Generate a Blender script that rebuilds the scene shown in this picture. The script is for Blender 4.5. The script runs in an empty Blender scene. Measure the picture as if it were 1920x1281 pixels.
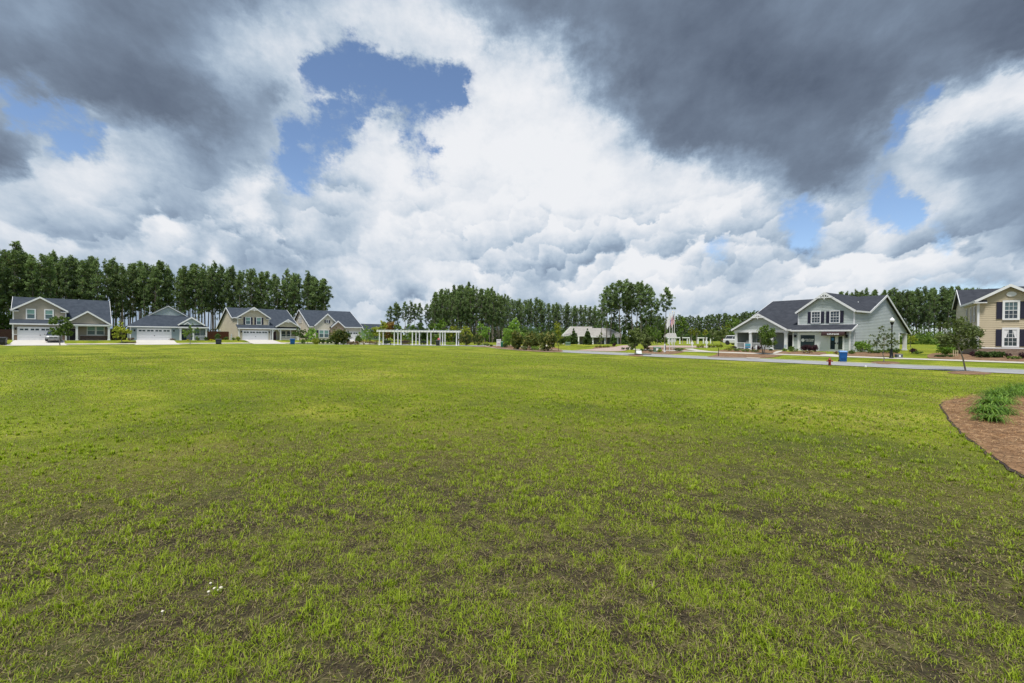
import bpy, math, random
import numpy as np
from mathutils import Vector, Matrix
R = math.radians
random.seed(7)
SC = bpy.context.scene
COL = SC.collection

# ------------------------------------------------------------------ camera
FPX = 853.0
CAMH = 1.65
cam_d = bpy.data.cameras.new('camera')
cam_d.lens = 16.0; cam_d.sensor_width = 36.0
cam_d.clip_start = 0.05; cam_d.clip_end = 6000
cam = bpy.data.objects.new('camera', cam_d); COL.objects.link(cam)
PITCH = math.atan(11.5 / FPX); ROLL = math.atan(0.0083)
CAMR = Matrix.Rotation(R(90) - PITCH, 3, 'X') @ Matrix.Rotation(ROLL, 3, 'Z')
cam.matrix_world = Matrix.Translation((0, 0, CAMH)) @ CAMR.to_4x4()
SC.camera = cam

# ------------------------------------------------------------------ exposure
SC.view_settings.view_transform = 'Standard'
SC.view_settings.look = 'None'
SC.view_settings.gamma = 1
SC.view_settings.use_curve_mapping = False
EXPO = 1.72
SC.view_settings.exposure = EXPO

# ------------------------------------------------------------------ sun
SUN_EL, SUN_AZ = 67.0, 195.0      # azimuth clockwise from +Y : behind the camera, a little left
sd = bpy.data.lights.new('sun', 'SUN'); sd.energy = 1.5; sd.angle = R(12); sd.color = (1.0, 0.955, 0.88)
sun = bpy.data.objects.new('sun', sd); COL.objects.link(sun)
_a = R(SUN_AZ)
_sv = Vector((math.sin(_a) * math.cos(R(SUN_EL)), math.cos(_a) * math.cos(R(SUN_EL)), math.sin(R(SUN_EL))))
sun.rotation_euler = _sv.to_track_quat('Z', 'Y').to_euler()
sun.location = (0, -20, 60)

# ------------------------------------------------------------------ world : Nishita sky behind procedural clouds
world = bpy.data.worlds.new('World'); SC.world = world; world.use_nodes = True
NT = world.node_tree; NT.nodes.clear()
def nd(t, **k):
    n = NT.nodes.new(t)
    for a, b in k.items(): setattr(n, a, b)
    return n
def setin(n, i, v):
    if v is None: return
    if hasattr(v, 'is_linked') or isinstance(v, bpy.types.NodeSocket): NT.links.new(v, n.inputs[i])
    else: n.inputs[i].default_value = v
def M(op, a, b=None, c=None, clamp=False):
    n = nd('ShaderNodeMath', operation=op, use_clamp=clamp)
    setin(n, 0, a); setin(n, 1, b); setin(n, 2, c)
    return n.outputs[0]
def SST(v, lo, hi, a=0.0, b=1.0):
    n = nd('ShaderNodeMapRange', interpolation_type='SMOOTHSTEP')
    setin(n, 0, v); setin(n, 1, lo); setin(n, 2, hi); setin(n, 3, a); setin(n, 4, b)
    return n.outputs[0]
def LIN(v, lo, hi, a=0.0, b=1.0):
    n = nd('ShaderNodeMapRange', interpolation_type='LINEAR')
    setin(n, 0, v); setin(n, 1, lo); setin(n, 2, hi); setin(n, 3, a); setin(n, 4, b)
    return n.outputs[0]
def MIXC(f, a, b):
    n = nd('ShaderNodeMix', data_type='RGBA'); n.clamp_factor = True
    setin(n, 0, f); setin(n, 6, a); setin(n, 7, b)
    return n.outputs[2]
def MIXF(f, a, b):
    n = nd('ShaderNodeMix', data_type='FLOAT'); n.clamp_factor = True
    setin(n, 0, f); setin(n, 2, a); setin(n, 3, b)
    return n.outputs[0]
def XYZ(x, y, z):
    n = nd('ShaderNodeCombineXYZ'); setin(n, 0, x); setin(n, 1, y); setin(n, 2, z)
    return n.outputs[0]
def NOISE(vec, scale, detail=6.0, rough=0.55, lac=2.0, dist=0.0, dim='2D', out=0):
    n = nd('ShaderNodeTexNoise', noise_dimensions=dim)
    n.inputs['Scale'].default_value = scale; n.inputs['Detail'].default_value = detail
    n.inputs['Roughness'].default_value = rough; n.inputs['Lacunarity'].default_value = lac
    n.inputs['Distortion'].default_value = dist
    setin(n, 0, vec)
    return n.outputs[out]
def VADD(a, b):
    n = nd('ShaderNodeVectorMath', operation='ADD'); setin(n, 0, a); setin(n, 1, b); return n.outputs[0]
def s2l(c):
    return tuple((x / 255 / 12.92) if x / 255 <= 0.04045 else ((x / 255 + 0.055) / 1.055) ** 2.4 for x in c)

tc = nd('ShaderNodeTexCoord')
sep = nd('ShaderNodeSeparateXYZ'); NT.links.new(tc.outputs['Generated'], sep.inputs[0])
dx, dy, dz = sep.outputs
ys = M('MAXIMUM', dy, 0.12)
az = M('ARCTAN2', dx, dy)
U0 = M('DIVIDE', dx, ys)                         # tangent-plane azimuth of the direction
V0 = M('DIVIDE', M('MAXIMUM', dz, 0.0), ys)      # tangent-plane height
# perspective cloud coordinates: clouds are finer and flatter towards the horizon
azs = M('MULTIPLY', M('SINE', M('MULTIPLY', az, 0.5)), 2.0)
el = M('MAXIMUM', dz, 0.0)
qx = M('DIVIDE', azs, M('ADD', el, 0.34))
qy = M('MULTIPLY', M('LOGARITHM', M('ADD', el, 0.34), math.e), 1.1)
Q = XYZ(qx, qy, 0.0)
PE = M('ARCSINE', el)
P = XYZ(M('MULTIPLY', azs, M('SUBTRACT', 1.12, M('MULTIPLY', el, 0.55))), M('SUBTRACT', M('MULTIPLY', PE, 1.2), M('MULTIPLY', M('MULTIPLY', PE, PE), 0.05)), 0.0)
# warp
w1 = nd('ShaderNodeSeparateColor'); NT.links.new(NOISE(P, 3.5, 6, 0.62, out=1), w1.inputs[0])
w2 = nd('ShaderNodeSeparateColor'); NT.links.new(NOISE(P, 16.0, 8, 0.68, out=1), w2.inputs[0])
wamp = LIN(V0, 0.0, 0.5, 0.5, 1.0)
def warped(base, ch, a1, a2):
    t = M('ADD', M('MULTIPLY', M('SUBTRACT', w1.outputs[ch], 0.5), a1), M('MULTIPLY', M('SUBTRACT', w2.outputs[ch], 0.5), a2))
    return M('ADD', base, M('MULTIPLY', t, wamp))
U = warped(U0, 0, 0.22, 0.11)
V = warped(V0, 1, 0.15, 0.10)

# cloud masses by direction: rows of (pixel column, brightness 0-9, cloud cover 0-9)
ROWS = [
 (0,   [(0,4,9),(120,3.4,9),(320,3,9),(440,3.5,9),(520,5,9),(640,6.5,9),(760,7.5,9),(860,6,9),(930,3,9),(1040,1,9),(1240,.6,9),(1480,1.6,9),(1640,1.8,9),(1760,2,9),(1860,1,9),(1920,.6,9)]),
 (45,  [(0,3.5,9),(160,3,9),(320,3,9),(420,5.2,9),(500,7,9),(540,6.5,6),(580,7,9),(720,7.5,9),(820,8,9),(910,7.5,9),(960,4,9),(1040,1.5,9),(1200,.6,9),(1400,1,9),(1560,1.6,9),(1700,2.4,9),(1800,2,9),(1860,1,9),(1920,1.2,9)]),
 (90,  [(0,3,9),(60,2.2,9),(240,2.2,9),(340,3.4,9),(420,6,9),(500,7.4,9),(570,7.6,9),(605,6,2),(650,6,2),(690,7.5,8),(770,7.5,7),(830,8.2,9),(900,9,9),(980,7,9),(1060,3,9),(1160,1,9),(1300,1.2,9),(1400,.8,9),(1600,1,9),(1700,2.6,9),(1800,3.2,9),(1860,2,9),(1920,2,8)]),
 (135, [(0,2.4,9),(80,1.6,9),(280,1.5,9),(360,3,9),(430,5.6,9),(500,6.5,9),(560,7.6,8),(605,6,2),(660,5,0),(720,5,0),(770,6,2),(850,5,1),(885,8,7),(930,9,9),(1010,8,9),(1090,4,9),(1180,1.4,9),(1280,2,9),(1380,1,9),(1500,1,9),(1620,.8,9),(1700,2,9),(1770,3.5,9),(1840,5,8),(1880,8.5,9),(1920,8.6,9)]),
 (180, [(0,5,2),(40,4,5),(90,2.4,9),(160,1.2,9),(340,1.1,9),(400,3.2,9),(470,5,9),(510,4,9),(545,6.5,7),(600,7.4,7),(640,7.6,8),(690,5,1),(780,5,0),(850,6,1),(885,8.5,8),(960,9.2,9),(1040,8.6,9),(1120,5,9),(1190,2.2,9),(1300,1.6,9),(1440,1.6,9),(1560,.7,9),(1660,1.4,9),(1720,4,8),(1750,5,2),(1785,8,8),(1840,9.2,9),(1920,9,9)]),
 (225, [(0,5,8),(28,5,1),(80,5,0),(130,5,2),(170,6,9),(230,3,9),(300,1.2,9),(390,1.3,9),(440,3.6,9),(500,5,9),(530,6,5),(565,6,2),(610,6,0),(665,6,1),(700,7.8,8),(740,6,3),(790,7,1),(835,8,5),(880,9,9),(1040,9.4,9),(1130,8,9),(1190,3.6,9),(1260,1.8,9),(1400,2.2,9),(1520,1.2,9),(1620,1.4,9),(1690,3.8,9),(1712,5,1),(1745,8.2,8),(1800,9,9),(1870,8,9),(1920,7,9)]),
 (270, [(0,2.6,9),(30,3.6,9),(70,6,8),(110,5,1),(180,5,1),(215,7,6),(270,6,9),(350,4.6,9),(410,2.4,9),(450,3.6,9),(510,5.2,9),(545,6,3),(575,6,1),(640,6,3),(680,8.2,7),(720,8.4,7),(760,6,1),(800,7,1),(835,8.6,7),(900,9.2,9),(1060,9.4,9),(1180,7.5,9),(1240,4,9),(1320,1.8,9),(1480,1.2,9),(1580,1.6,9),(1650,4.5,9),(1690,6,3),(1720,7,7),(1770,7.8,9),(1840,5,9),(1920,4.4,9)]),
 (315, [(0,1.6,9),(40,2.6,9),(70,7,9),(150,8.4,9),(220,8,9),(290,6.6,9),(360,5.6,9),(450,5,9),(505,5.4,9),(535,6,6),(570,6,2),(620,6.5,4),(655,8.8,8),(710,9,9),(760,7.5,5),(795,7.5,4),(835,8.8,9),(1000,9.4,9),(1200,9.2,9),(1290,7.6,9),(1350,5,9),(1430,4,9),(1480,1.6,9),(1560,1.6,9),(1620,3.4,9),(1670,6,8),(1720,6.6,8),(1780,5.6,9),(1850,3.8,9),(1920,3.6,9)]),
 (360, [(0,7,9),(100,8,9),(180,8.2,9),(260,7,9),(330,5.6,9),(400,5.6,9),(450,7.6,9),(505,9.4,9),(540,7,7),(580,6.4,4),(630,8,7),(720,9,9),(860,9,9),(1100,9.4,9),(1300,9.4,9),(1400,8.4,9),(1450,5,9),(1500,2.2,9),(1550,2.4,9),(1590,4.6,9),(1640,6,5),(1690,6,1),(1730,7.4,7),(1780,7,9),(1840,5,9),(1920,4,9)]),
 (405, [(0,7,9),(100,7.4,9),(200,8,9),(260,7,9),(330,5.4,9),(380,7,9),(430,8.8,9),(500,8.8,9),(540,6.6,9),(600,7.6,8),(680,8,9),(800,8.2,9),(870,9,9),(950,8.4,9),(1060,8.8,9),(1200,9,9),(1340,8.8,9),(1410,8.2,7),(1460,7,3),(1510,7,3),(1560,8.4,8),(1620,7.4,6),(1655,6,1),(1700,6,1),(1730,7.6,8),(1800,6.8,9),(1860,5,9),(1920,4,9)]),
 (450, [(0,6.4,9),(100,6.6,9),(180,7.6,9),(250,7,9),(290,8,9),(330,6,9),(400,5.8,9),(450,5.2,9),(510,6,9),(570,7.6,9),(650,8,9),(715,8.8,9),(780,7.6,9),(880,8.4,9),(980,8.8,9),(1060,8.6,9),(1130,7.8,9),(1200,8.4,9),(1300,8.4,9),(1350,7.6,6),(1400,8.8,9),(1460,8.4,8),(1510,7,4),(1560,8,8),(1640,8.8,9),(1720,8,9),(1755,7,4),(1790,7.6,9),(1850,5.6,9),(1920,4.6,9)]),
 (495, [(0,6,9),(120,6.6,9),(230,7,9),(300,7.6,9),(350,6.6,9),(385,8.6,9),(420,6.4,9),(470,4.6,9),(540,4.8,9),(600,6.8,9),(690,8.4,9),(750,7.2,9),(820,8,9),(900,7.4,9),(980,8.8,9),(1040,8,9),(1090,7.2,9),(1140,7.4,9),(1190,9,9),(1260,8.4,9),(1310,7.2,9),(1345,6.6,6),(1400,7.6,9),(1460,7.6,9),(1540,8.4,9),(1640,8.8,9),(1740,8,9),(1800,6.6,9),(1860,6.6,9),(1920,8.2,9)]),
 (540, [(0,6,9),(200,6,9),(400,6.2,9),(600,6.6,9),(700,8,9),(760,6.6,9),(820,8.2,9),(880,6.6,9),(960,7.4,9),(1030,6.6,9),(1075,8,9),(1130,6.8,9),(1240,8,9),(1320,8,9),(1380,7.2,9),(1460,7.8,9),(1560,8.2,9),(1650,7.4,9),(1720,6,5),(1800,5.4,4),(1870,6,5),(1920,7.6,9)]),
 (590, [(0,6,9),(500,6.2,9),(640,6.8,9),(700,7.2,9),(800,6.4,9),(1000,6.4,9),(1200,7,9),(1300,6.4,9),(1420,6.8,9),(1600,6.8,8),(1760,6,5),(1920,6.5,6)]),
]
res = None; prevV = None
for ypx, stops in ROWS:
    v = (629.0 - ypx) / FPX
    fac = LIN(U, -1.13, 1.13)
    cr = nd('ShaderNodeValToRGB'); cr.color_ramp.interpolation = 'LINEAR'; cr.color_ramp.color_mode = 'RGB'
    els = cr.color_ramp.elements
    for i, (px, b, c) in enumerate(stops):
        pos = ((px - 960) / FPX + 1.13) / 2.26
        if i == 0: e = els[0]; e.position = pos
        elif i == 1: e = els[1]; e.position = pos
        else: e = els.new(pos)
        e.color = (b / 10.0, c / 10.0, 0, 1)
    NT.links.new(fac, cr.inputs[0])
    if res is None: res = cr.outputs[0]
    else: res = MIXC(LIN(V, prevV, v), res, cr.outputs[0])
    prevV = v
sr = nd('ShaderNodeSeparateColor'); NT.links.new(res, sr.inputs[0])
# the sky outside the frame goes on with clouds of the same kind
g1 = NOISE(Q, 1.3, 3, 0.5); g2 = NOISE(VADD(Q, (7.3, 2.1, 4.0)), 1.0, 4, 0.5)
genB = LIN(g1, 0.3, 0.7, 0.3, 0.92); genC = LIN(g2, 0.28, 0.5, 0.2, 0.95)
side = SST(M('ABSOLUTE', az), 0.86, 1.02)
up = SST(dz, 0.56, 0.68)
out = M('MAXIMUM', side, up)
B = MIXF(out, sr.outputs[0], genB)
C = MIXF(out, sr.outputs[1], genC)

# relief: puffs lit from above (the upper side of each billow is brighter than its lower side)
def puffs(vec, sc, wob, seed):
    n_ = nd('ShaderNodeVectorMath', operation='SCALE'); NT.links.new(NOISE(VADD(vec, (seed, 0, 0)), sc * 0.9, 6, 0.58, out=1, dim='2D'), n_.inputs[0]); n_.inputs[3].default_value = wob / sc
    p_ = VADD(vec, n_.outputs[0])
    v_ = nd('ShaderNodeTexVoronoi', feature='SMOOTH_F1', voronoi_dimensions='2D'); v_.inputs['Scale'].default_value = sc; v_.inputs['Smoothness'].default_value = 0.22
    NT.links.new(p_, v_.inputs['Vector'])
    d_ = nd('ShaderNodeVectorMath', operation='SUBTRACT'); NT.links.new(p_, d_.inputs[0]); NT.links.new(v_.outputs['Position'], d_.inputs[1])
    s_ = nd('ShaderNodeSeparateXYZ'); NT.links.new(d_.outputs[0], s_.inputs[0])
    t = M('MULTIPLY', M('ADD', s_.outputs[1], M('MULTIPLY', s_.outputs[0], -0.25)), sc)
    return t
rel = M('ADD', M('MULTIPLY', puffs(P, 6.5, 1.35, 0.0), 0.66), M('MULTIPLY', puffs(P, 18.0, 1.4, 3.0), 0.40))
rel = M('MULTIPLY', rel, SST(NOISE(VADD(P, (5.0, 1.0, 0.0)), 4.5, 4, 0.6), 0.38, 0.62, 0.25, 1.25))
soft = NOISE(VADD(Q, (3.1, 8.2, 1.0)), 2.6, 8, 0.58)
fine = NOISE(VADD(P, (1.1, 0.2, 5.0)), 13.0, 9, 0.66)
# cumulus relief is strong in bright low clouds, faint in the slate ones and the smooth white sheet
lowband = SST(V0, 0.40, 0.24)
bright = SST(B, 0.3, 0.75)
sheet = SST(B, 0.86, 0.93)
relamp = M('MULTIPLY', M('ADD', 0.10, M('MULTIPLY', lowband, 1.0)), M('ADD', 0.15, M('MULTIPLY', bright, 0.85)))
relamp = M('MULTIPLY', relamp, M('SUBTRACT', 1.0, M('MULTIPLY', sheet, 0.6)))
relamp = M('MULTIPLY', relamp, SST(V0, 0.02, 0.14, 0.45, 1.0))
Bf = M('ADD', B, M('MULTIPLY', rel, M('MULTIPLY', relamp, 0.32)))
soft2 = NOISE(VADD(P, (9.1, 3.2, 1.0)), 4.2, 9, 0.6)
Bf = M('ADD', Bf, M('ADD', M('MULTIPLY', M('SUBTRACT', soft, 0.47), 0.05), M('MULTIPLY', M('SUBTRACT', soft2, 0.47), M('SUBTRACT', 0.75, M('MULTIPLY', bright, 0.35)))))
Bf = M('ADD', Bf, M('MULTIPLY', M('SUBTRACT', fine, 0.5), M('ADD', 0.12, M('MULTIPLY', bright, 0.14))))
Cn = M('SUBTRACT', NOISE(VADD(P, (2.0, 4.0, 3.0)), 7.5, 14, 0.70), 0.5)
Cf = M('ADD', M('ADD', M('MULTIPLY', C, 0.98), 0.0), M('MULTIPLY', Cn, M('SUBTRACT', 2.5, M('MULTIPLY', C, 1.9))))
cover = SST(Cf, 0.24, 0.74, 0.0, 1.0)
cc = nd('ShaderNodeValToRGB'); cc.color_ramp.interpolation = 'B_SPLINE'
K = 2.0 ** -EXPO
pts = [(0.0, (78, 89, 107)), (0.15, (97, 109, 128)), (0.35, (118, 132, 151)), (0.52, (142, 161, 184)), (0.68, (180, 197, 214)), (0.82, (213, 221, 231)), (1.0, (243, 244, 247))]
els = cc.color_ramp.elements
for i, (p, c) in enumerate(pts):
    e = els[i] if i < 2 else els.new(p)
    e.position = p; l = s2l(c); e.color = (l[0] * K, l[1] * K, l[2] * K, 1)
Bc = M('ADD', Bf, M('MULTIPLY', M('MULTIPLY', M('SUBTRACT', Bf, 0.70), 0.28), bright))
NT.links.new(M('ADD', M('MULTIPLY', Bc, 0.88), 0.09, clamp=True), cc.inputs[0])
sky = nd('ShaderNodeTexSky', sky_type='NISHITA'); sky.sun_disc = False
sky.sun_elevation = R(SUN_EL); sky.sun_rotation = R(SUN_AZ); sky.air_density = 0.8; sky.dust_density = 0.3; sky.ozone_density = 1.6
SKYK = 0.05
bg1 = nd('ShaderNodeBackground'); NT.links.new(sky.outputs[0], bg1.inputs[0]); bg1.inputs[1].default_value = SKYK
bg2 = nd('ShaderNodeBackground'); NT.links.new(cc.outputs[0], bg2.inputs[0]); bg2.inputs[1].default_value = 1.0
mx = nd('ShaderNodeMixShader'); NT.links.new(cover, mx.inputs[0]); NT.links.new(bg1.outputs[0], mx.inputs[1]); NT.links.new(bg2.outputs[0], mx.inputs[2])
wo = nd('ShaderNodeOutputWorld'); NT.links.new(mx.outputs[0], wo.inputs[0])
world.cycles.sampling_method = 'MANUAL'; world.cycles.sample_map_resolution = 512

# ================================================================== helpers
def ss(x, a, b):
    t = np.clip((np.asarray(x, float) - a) / (b - a), 0, 1); return t * t * (3 - 2 * t)
RD = (0.637, -0.772); RN = (0.772, 0.637); RP = (28.3, 35.3)      # near edge of the road on the right
LS = (0.698, 0.716); LM = (0.716, -0.698); LO = (-80.6, 73.5)     # the row of houses on the left
def gz(x, y):
    x = np.asarray(x, float); y = np.asarray(y, float)
    p = (x - RP[0]) * RN[0] + (y - RP[1]) * RN[1]; t = (x - RP[0]) * RD[0] + (y - RP[1]) * RD[1]
    zr = -0.6 * ss(p, -28, -4) * (1 - ss(p, 7, 22)) * ss(t, -110, -50)
    zf = -1.1 * ss(p, 2, 50) * ss(-t, 45, 85)
    e = (x - LO[0]) * LM[0] + (y - LO[1]) * LM[1]; s = (x - LO[0]) * LS[0] + (y - LO[1]) * LS[1]
    zl = 0.15 - 0.65 * ss(e, 1, 9) + 0.25 * ss(e, 17.5, 21) + 0.25 * ss(e, 21, 45)
    zl = zl * (1 - ss(s, 60, 90)) 
    bump = 0.012 * np.sin(x * 1.3 + 0.7 * y) * np.sin(y * 1.1 - 0.4 * x) * ss(np.hypot(x, y), 1, 6) * (1 - ss(np.hypot(x, y), 25, 40))
    dip = 0.05 * np.sin(x * .13 + 1.0 + .05 * y) * np.sin(y * .17 - .04 * x) * ss(np.hypot(x, y), 9, 20) * (1 - ss(p, -16, -7)) * (1 - ss(y, 50, 62))
    return zr + zf + zl + bump + dip
def gzf(x, y): return float(gz(x, y))
def ray(u, v):
    d = CAMR @ Vector(((u - 960) / FPX, -(v - 640.5) / FPX, -1.0)); return d / d.y
def at(u, v, dz=0.0):
    """the ground point seen at photo pixel u, v"""
    d = ray(u, v); y0 = 1.5
    while y0 < 400:
        y1 = y0 * 1.01 + 0.02
        if CAMH + d.z * y1 < gzf(d.x * y1, y1) + dz: break
        y0 = y1
    for _ in range(30):
        m = (y0 + y1) / 2
        if CAMH + d.z * m < gzf(d.x * m, m) + dz: y1 = m
        else: y0 = m
    return Vector((d.x * y1, y1, gzf(d.x * y1, y1)))
def far(u, Y, z=None):
    """the ground point in photo column u at depth Y"""
    x = (u - 960) / FPX * Y
    return Vector((x, Y, gzf(x, Y) if z is None else z))
def hm(px, Y): return px * Y / FPX

# ---- value noise in numpy
def vnoise(x, y, seed=0):
    xi = np.floor(x).astype(np.int64); yi = np.floor(y).astype(np.int64); fx = x - xi; fy = y - yi
    fx = fx * fx * (3 - 2 * fx); fy = fy * fy * (3 - 2 * fy)
    def h(a, b):
        n = (a * 374761393 + b * 668265263 + seed * 982451653) & 0x7fffffff
        n = ((n ^ (n >> 13)) * 1274126177) & 0x7fffffff
        return ((n ^ (n >> 16)) & 0xffff) / 65535.0
    return (h(xi, yi) * (1 - fx) + h(xi + 1, yi) * fx) * (1 - fy) + (h(xi, yi + 1) * (1 - fx) + h(xi + 1, yi + 1) * fx) * fy
def fbm(x, y, sc, oct=4, seed=0):
    a = 0; amp = 0.5; tot = 0
    for i in range(oct):
        a = a + amp * vnoise(x * sc * 2 ** i + 17.3 * i, y * sc * 2 ** i - 9.1 * i, seed + i); tot += amp; amp *= 0.55
    return a / tot

# ---- materials
MATS = {}
def mat(name, rgb, rough=0.75, nz=0.0, nscale=8.0, bump=0.0, bscale=20.0, metal=0.0, spec=0.35, rgb2=None, stretch=None, coat=0.0):
    if name in MATS: return MATS[name]
    m = bpy.data.materials.new(name); m.use_nodes = True
    nt = m.node_tree; b = nt.nodes['Principled BSDF']
    b.inputs['Roughness'].default_value = rough; b.inputs['Metallic'].default_value = metal
    b.inputs['Specular IOR Level'].default_value = spec; b.inputs['Coat Weight'].default_value = coat
    b.inputs['Base Color'].default_value = (*rgb, 1)
    tcn = nt.nodes.new('ShaderNodeTexCoord'); src = tcn.outputs['Object']
    if stretch:
        mp = nt.nodes.new('ShaderNodeMapping'); mp.inputs['Scale'].default_value = stretch; nt.links.new(src, mp.inputs[0]); src = mp.outputs[0]
    if nz > 0 or rgb2:
        n = nt.nodes.new('ShaderNodeTexNoise'); n.inputs['Scale'].default_value = nscale; n.inputs['Detail'].default_value = 6; n.inputs['Roughness'].default_value = 0.62
        nt.links.new(src, n.inputs[0])
        cr = nt.nodes.new('ShaderNodeValToRGB')
        c2 = rgb2 or tuple(min(1, c * (1 + nz)) for c in rgb); c1 = rgb if rgb2 else tuple(c * (1 - nz) for c in rgb)
        cr.color_ramp.elements[0].position = 0.32; cr.color_ramp.elements[1].position = 0.68
        cr.color_ramp.elements[0].color = (*c1, 1); cr.color_ramp.elements[1].color = (*c2, 1)
        nt.links.new(n.outputs[0], cr.inputs[0]); nt.links.new(cr.outputs[0], b.inputs['Base Color'])
    if bump > 0:
        n2 = nt.nodes.new('ShaderNodeTexNoise'); n2.inputs['Scale'].default_value = bscale; n2.inputs['Detail'].default_value = 4
        nt.links.new(src, n2.inputs[0])
        bp = nt.nodes.new('ShaderNodeBump'); bp.inputs['Strength'].default_value = bump; bp.inputs['Distance'].default_value = 0.02
        nt.links.new(n2.outputs[0], bp.inputs['Height']); nt.links.new(bp.outputs[0], b.inputs['Normal'])
    MATS[name] = m; return m
def leafmat(name, tint=(1, 1, 1), trans=0.35, rough=0.6):
    """leaves coloured by a per-leaf attribute, a little different on every plant"""
    if name in MATS: return MATS[name]
    m = bpy.data.materials.new(name); m.use_nodes = True; nt = m.node_tree; nt.nodes.clear()
    A = nt.nodes.new('ShaderNodeAttribute'); A.attribute_name = 'Col'
    oi = nt.nodes.new('ShaderNodeObjectInfo')
    mr = nt.nodes.new('ShaderNodeMapRange'); mr.inputs[3].default_value = 0.8; mr.inputs[4].default_value = 1.25; nt.links.new(oi.outputs['Random'], mr.inputs[0])
    vm = nt.nodes.new('ShaderNodeVectorMath'); vm.operation = 'SCALE'; nt.links.new(A.outputs['Color'], vm.inputs[0]); nt.links.new(mr.outputs[0], vm.inputs[3])
    vt = nt.nodes.new('ShaderNodeVectorMath'); vt.operation = 'MULTIPLY'; nt.links.new(vm.outputs[0], vt.inputs[0]); vt.inputs[1].default_value = tint
    d = nt.nodes.new('ShaderNodeBsdfPrincipled'); d.inputs['Roughness'].default_value = rough; d.inputs['Specular IOR Level'].default_value = 0.25
    nt.links.new(vt.outputs[0], d.inputs['Base Color'])
    t = nt.nodes.new('ShaderNodeBsdfTranslucent')
    v2 = nt.nodes.new('ShaderNodeVectorMath'); v2.operation = 'MULTIPLY'; nt.links.new(vt.outputs[0], v2.inputs[0]); v2.inputs[1].default_value = (1.25, 1.3, 0.7)
    nt.links.new(v2.outputs[0], t.inputs[0])
    mx = nt.nodes.new('ShaderNodeMixShader'); mx.inputs[0].default_value = trans
    nt.links.new(d.outputs[0], mx.inputs[1]); nt.links.new(t.outputs[0], mx.inputs[2])
    o = nt.nodes.new('ShaderNodeOutputMaterial'); nt.links.new(mx.outputs[0], o.inputs[0])
    MATS[name] = m; return m

WHITE = mat('white_paint', (0.70, 0.71, 0.735), 0.5, nz=0.03, nscale=3)
TRIMSH = mat('soffit_white', (0.66, 0.67, 0.68), 0.6)
def shingle(name, a, b):
    m = mat(name, a, 0.92, rgb2=b, nscale=1.6, bump=0.5, bscale=14, spec=0.2); 
    return m
ROOF = shingle('dark_slate_shingles', (0.032, 0.042, 0.058), (0.054, 0.066, 0.086))
ROOFK = shingle('charcoal_shingles', (0.028, 0.032, 0.042), (0.048, 0.053, 0.066))
TANROOF = shingle('grey_beige_shingles', (0.25, 0.24, 0.23), (0.34, 0.33, 0.315))
SID_TAN = mat('taupe_siding', (0.351, 0.313, 0.264), 0.6, nz=0.06, nscale=0.7)
SID_BLUE = mat('blue_grey_siding', (0.279, 0.342, 0.368), 0.6, nz=0.05, nscale=0.7)
SID_CREAM = mat('cream_siding', (0.508, 0.454, 0.356), 0.6, nz=0.05, nscale=0.7)
SID_IVORY = mat('ivory_siding', (0.605, 0.560, 0.478), 0.6, nz=0.05, nscale=0.7)
SID_SAGE = mat('sage_grey_siding', (0.45, 0.495, 0.49), 0.6, nz=0.05, nscale=0.7)
SID_GREEN = mat('green_siding', (0.16, 0.26, 0.15), 0.6, nz=0.05, nscale=0.7)
SID_BEIGE = mat('beige_siding', (0.50, 0.425, 0.305), 0.6, nz=0.05, nscale=0.7)
SHUT = mat('navy_shutter', (0.022, 0.022, 0.045), 0.55)
GLASS = mat('window_glass', (0.025, 0.04, 0.055), 0.08, spec=0.7)
BLIND = mat('glass_over_blind', (0.17, 0.30, 0.28), 0.25, spec=0.5)
BLINDLO = mat('glass_lower', (0.075, 0.12, 0.135), 0.15, spec=0.6)
DOORDK = mat('dark_door', (0.02, 0.018, 0.022), 0.4)
INT = mat('shaded_opening', (0.05, 0.05, 0.055), 0.8)
STONE = mat('ledge_stone', (0.10, 0.07, 0.055), 0.9, rgb2=(0.24, 0.17, 0.125), nscale=2.2, bump=0.8, bscale=8, stretch=(1, 1, 2.5))
STONEL = mat('tan_stone', (0.26, 0.19, 0.14), 0.9, rgb2=(0.42, 0.33, 0.25), nscale=2.2, bump=0.8, bscale=8, stretch=(1, 1, 2.5))
BRICK = mat('red_brown_brick', (0.20, 0.135, 0.105), 0.9, rgb2=(0.34, 0.27, 0.21), nscale=5, bump=0.6, bscale=12, stretch=(1, 1, 3))
CONC = mat('pale_concrete', (0.44, 0.415, 0.37), 0.85, nz=0.10, nscale=0.6, bump=0.2, bscale=9)
ASPH = mat('pale_worn_asphalt', (0.27, 0.275, 0.285), 0.9, nz=0.16, nscale=0.8, bump=0.3, bscale=30)
BLACK = mat('black_metal', (0.012, 0.013, 0.014), 0.4, metal=0.3)
RUBBER = mat('tyre_rubber', (0.015, 0.015, 0.015), 0.85)
WOODF = mat('stained_fence', (0.12, 0.045, 0.028), 0.85, nz=0.25, nscale=3, stretch=(3, 3, 0.6))
WOODF2 = mat('dark_fence', (0.035, 0.016, 0.012), 0.85, nz=0.25, nscale=3)
MULCH = mat('pine_mulch', (0.095, 0.053, 0.028), 0.95, rgb2=(0.26, 0.16, 0.088), nscale=3.2, bump=0.8, bscale=20)
BARK = mat('pine_bark', (0.10, 0.085, 0.075), 0.9, rgb2=(0.20, 0.17, 0.15), nscale=2.5, stretch=(1, 1, 0.25))
BARKG = mat('grey_bark', (0.16, 0.14, 0.12), 0.9, rgb2=(0.30, 0.27, 0.24), nscale=3.5, stretch=(1, 1, 0.3), bump=0.5, bscale=9)
NEEDLE = leafmat('pine_needles', (1, 1, 1), 0.25)
LEAF = leafmat('leaves', (1, 1, 1), 0.35)
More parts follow.
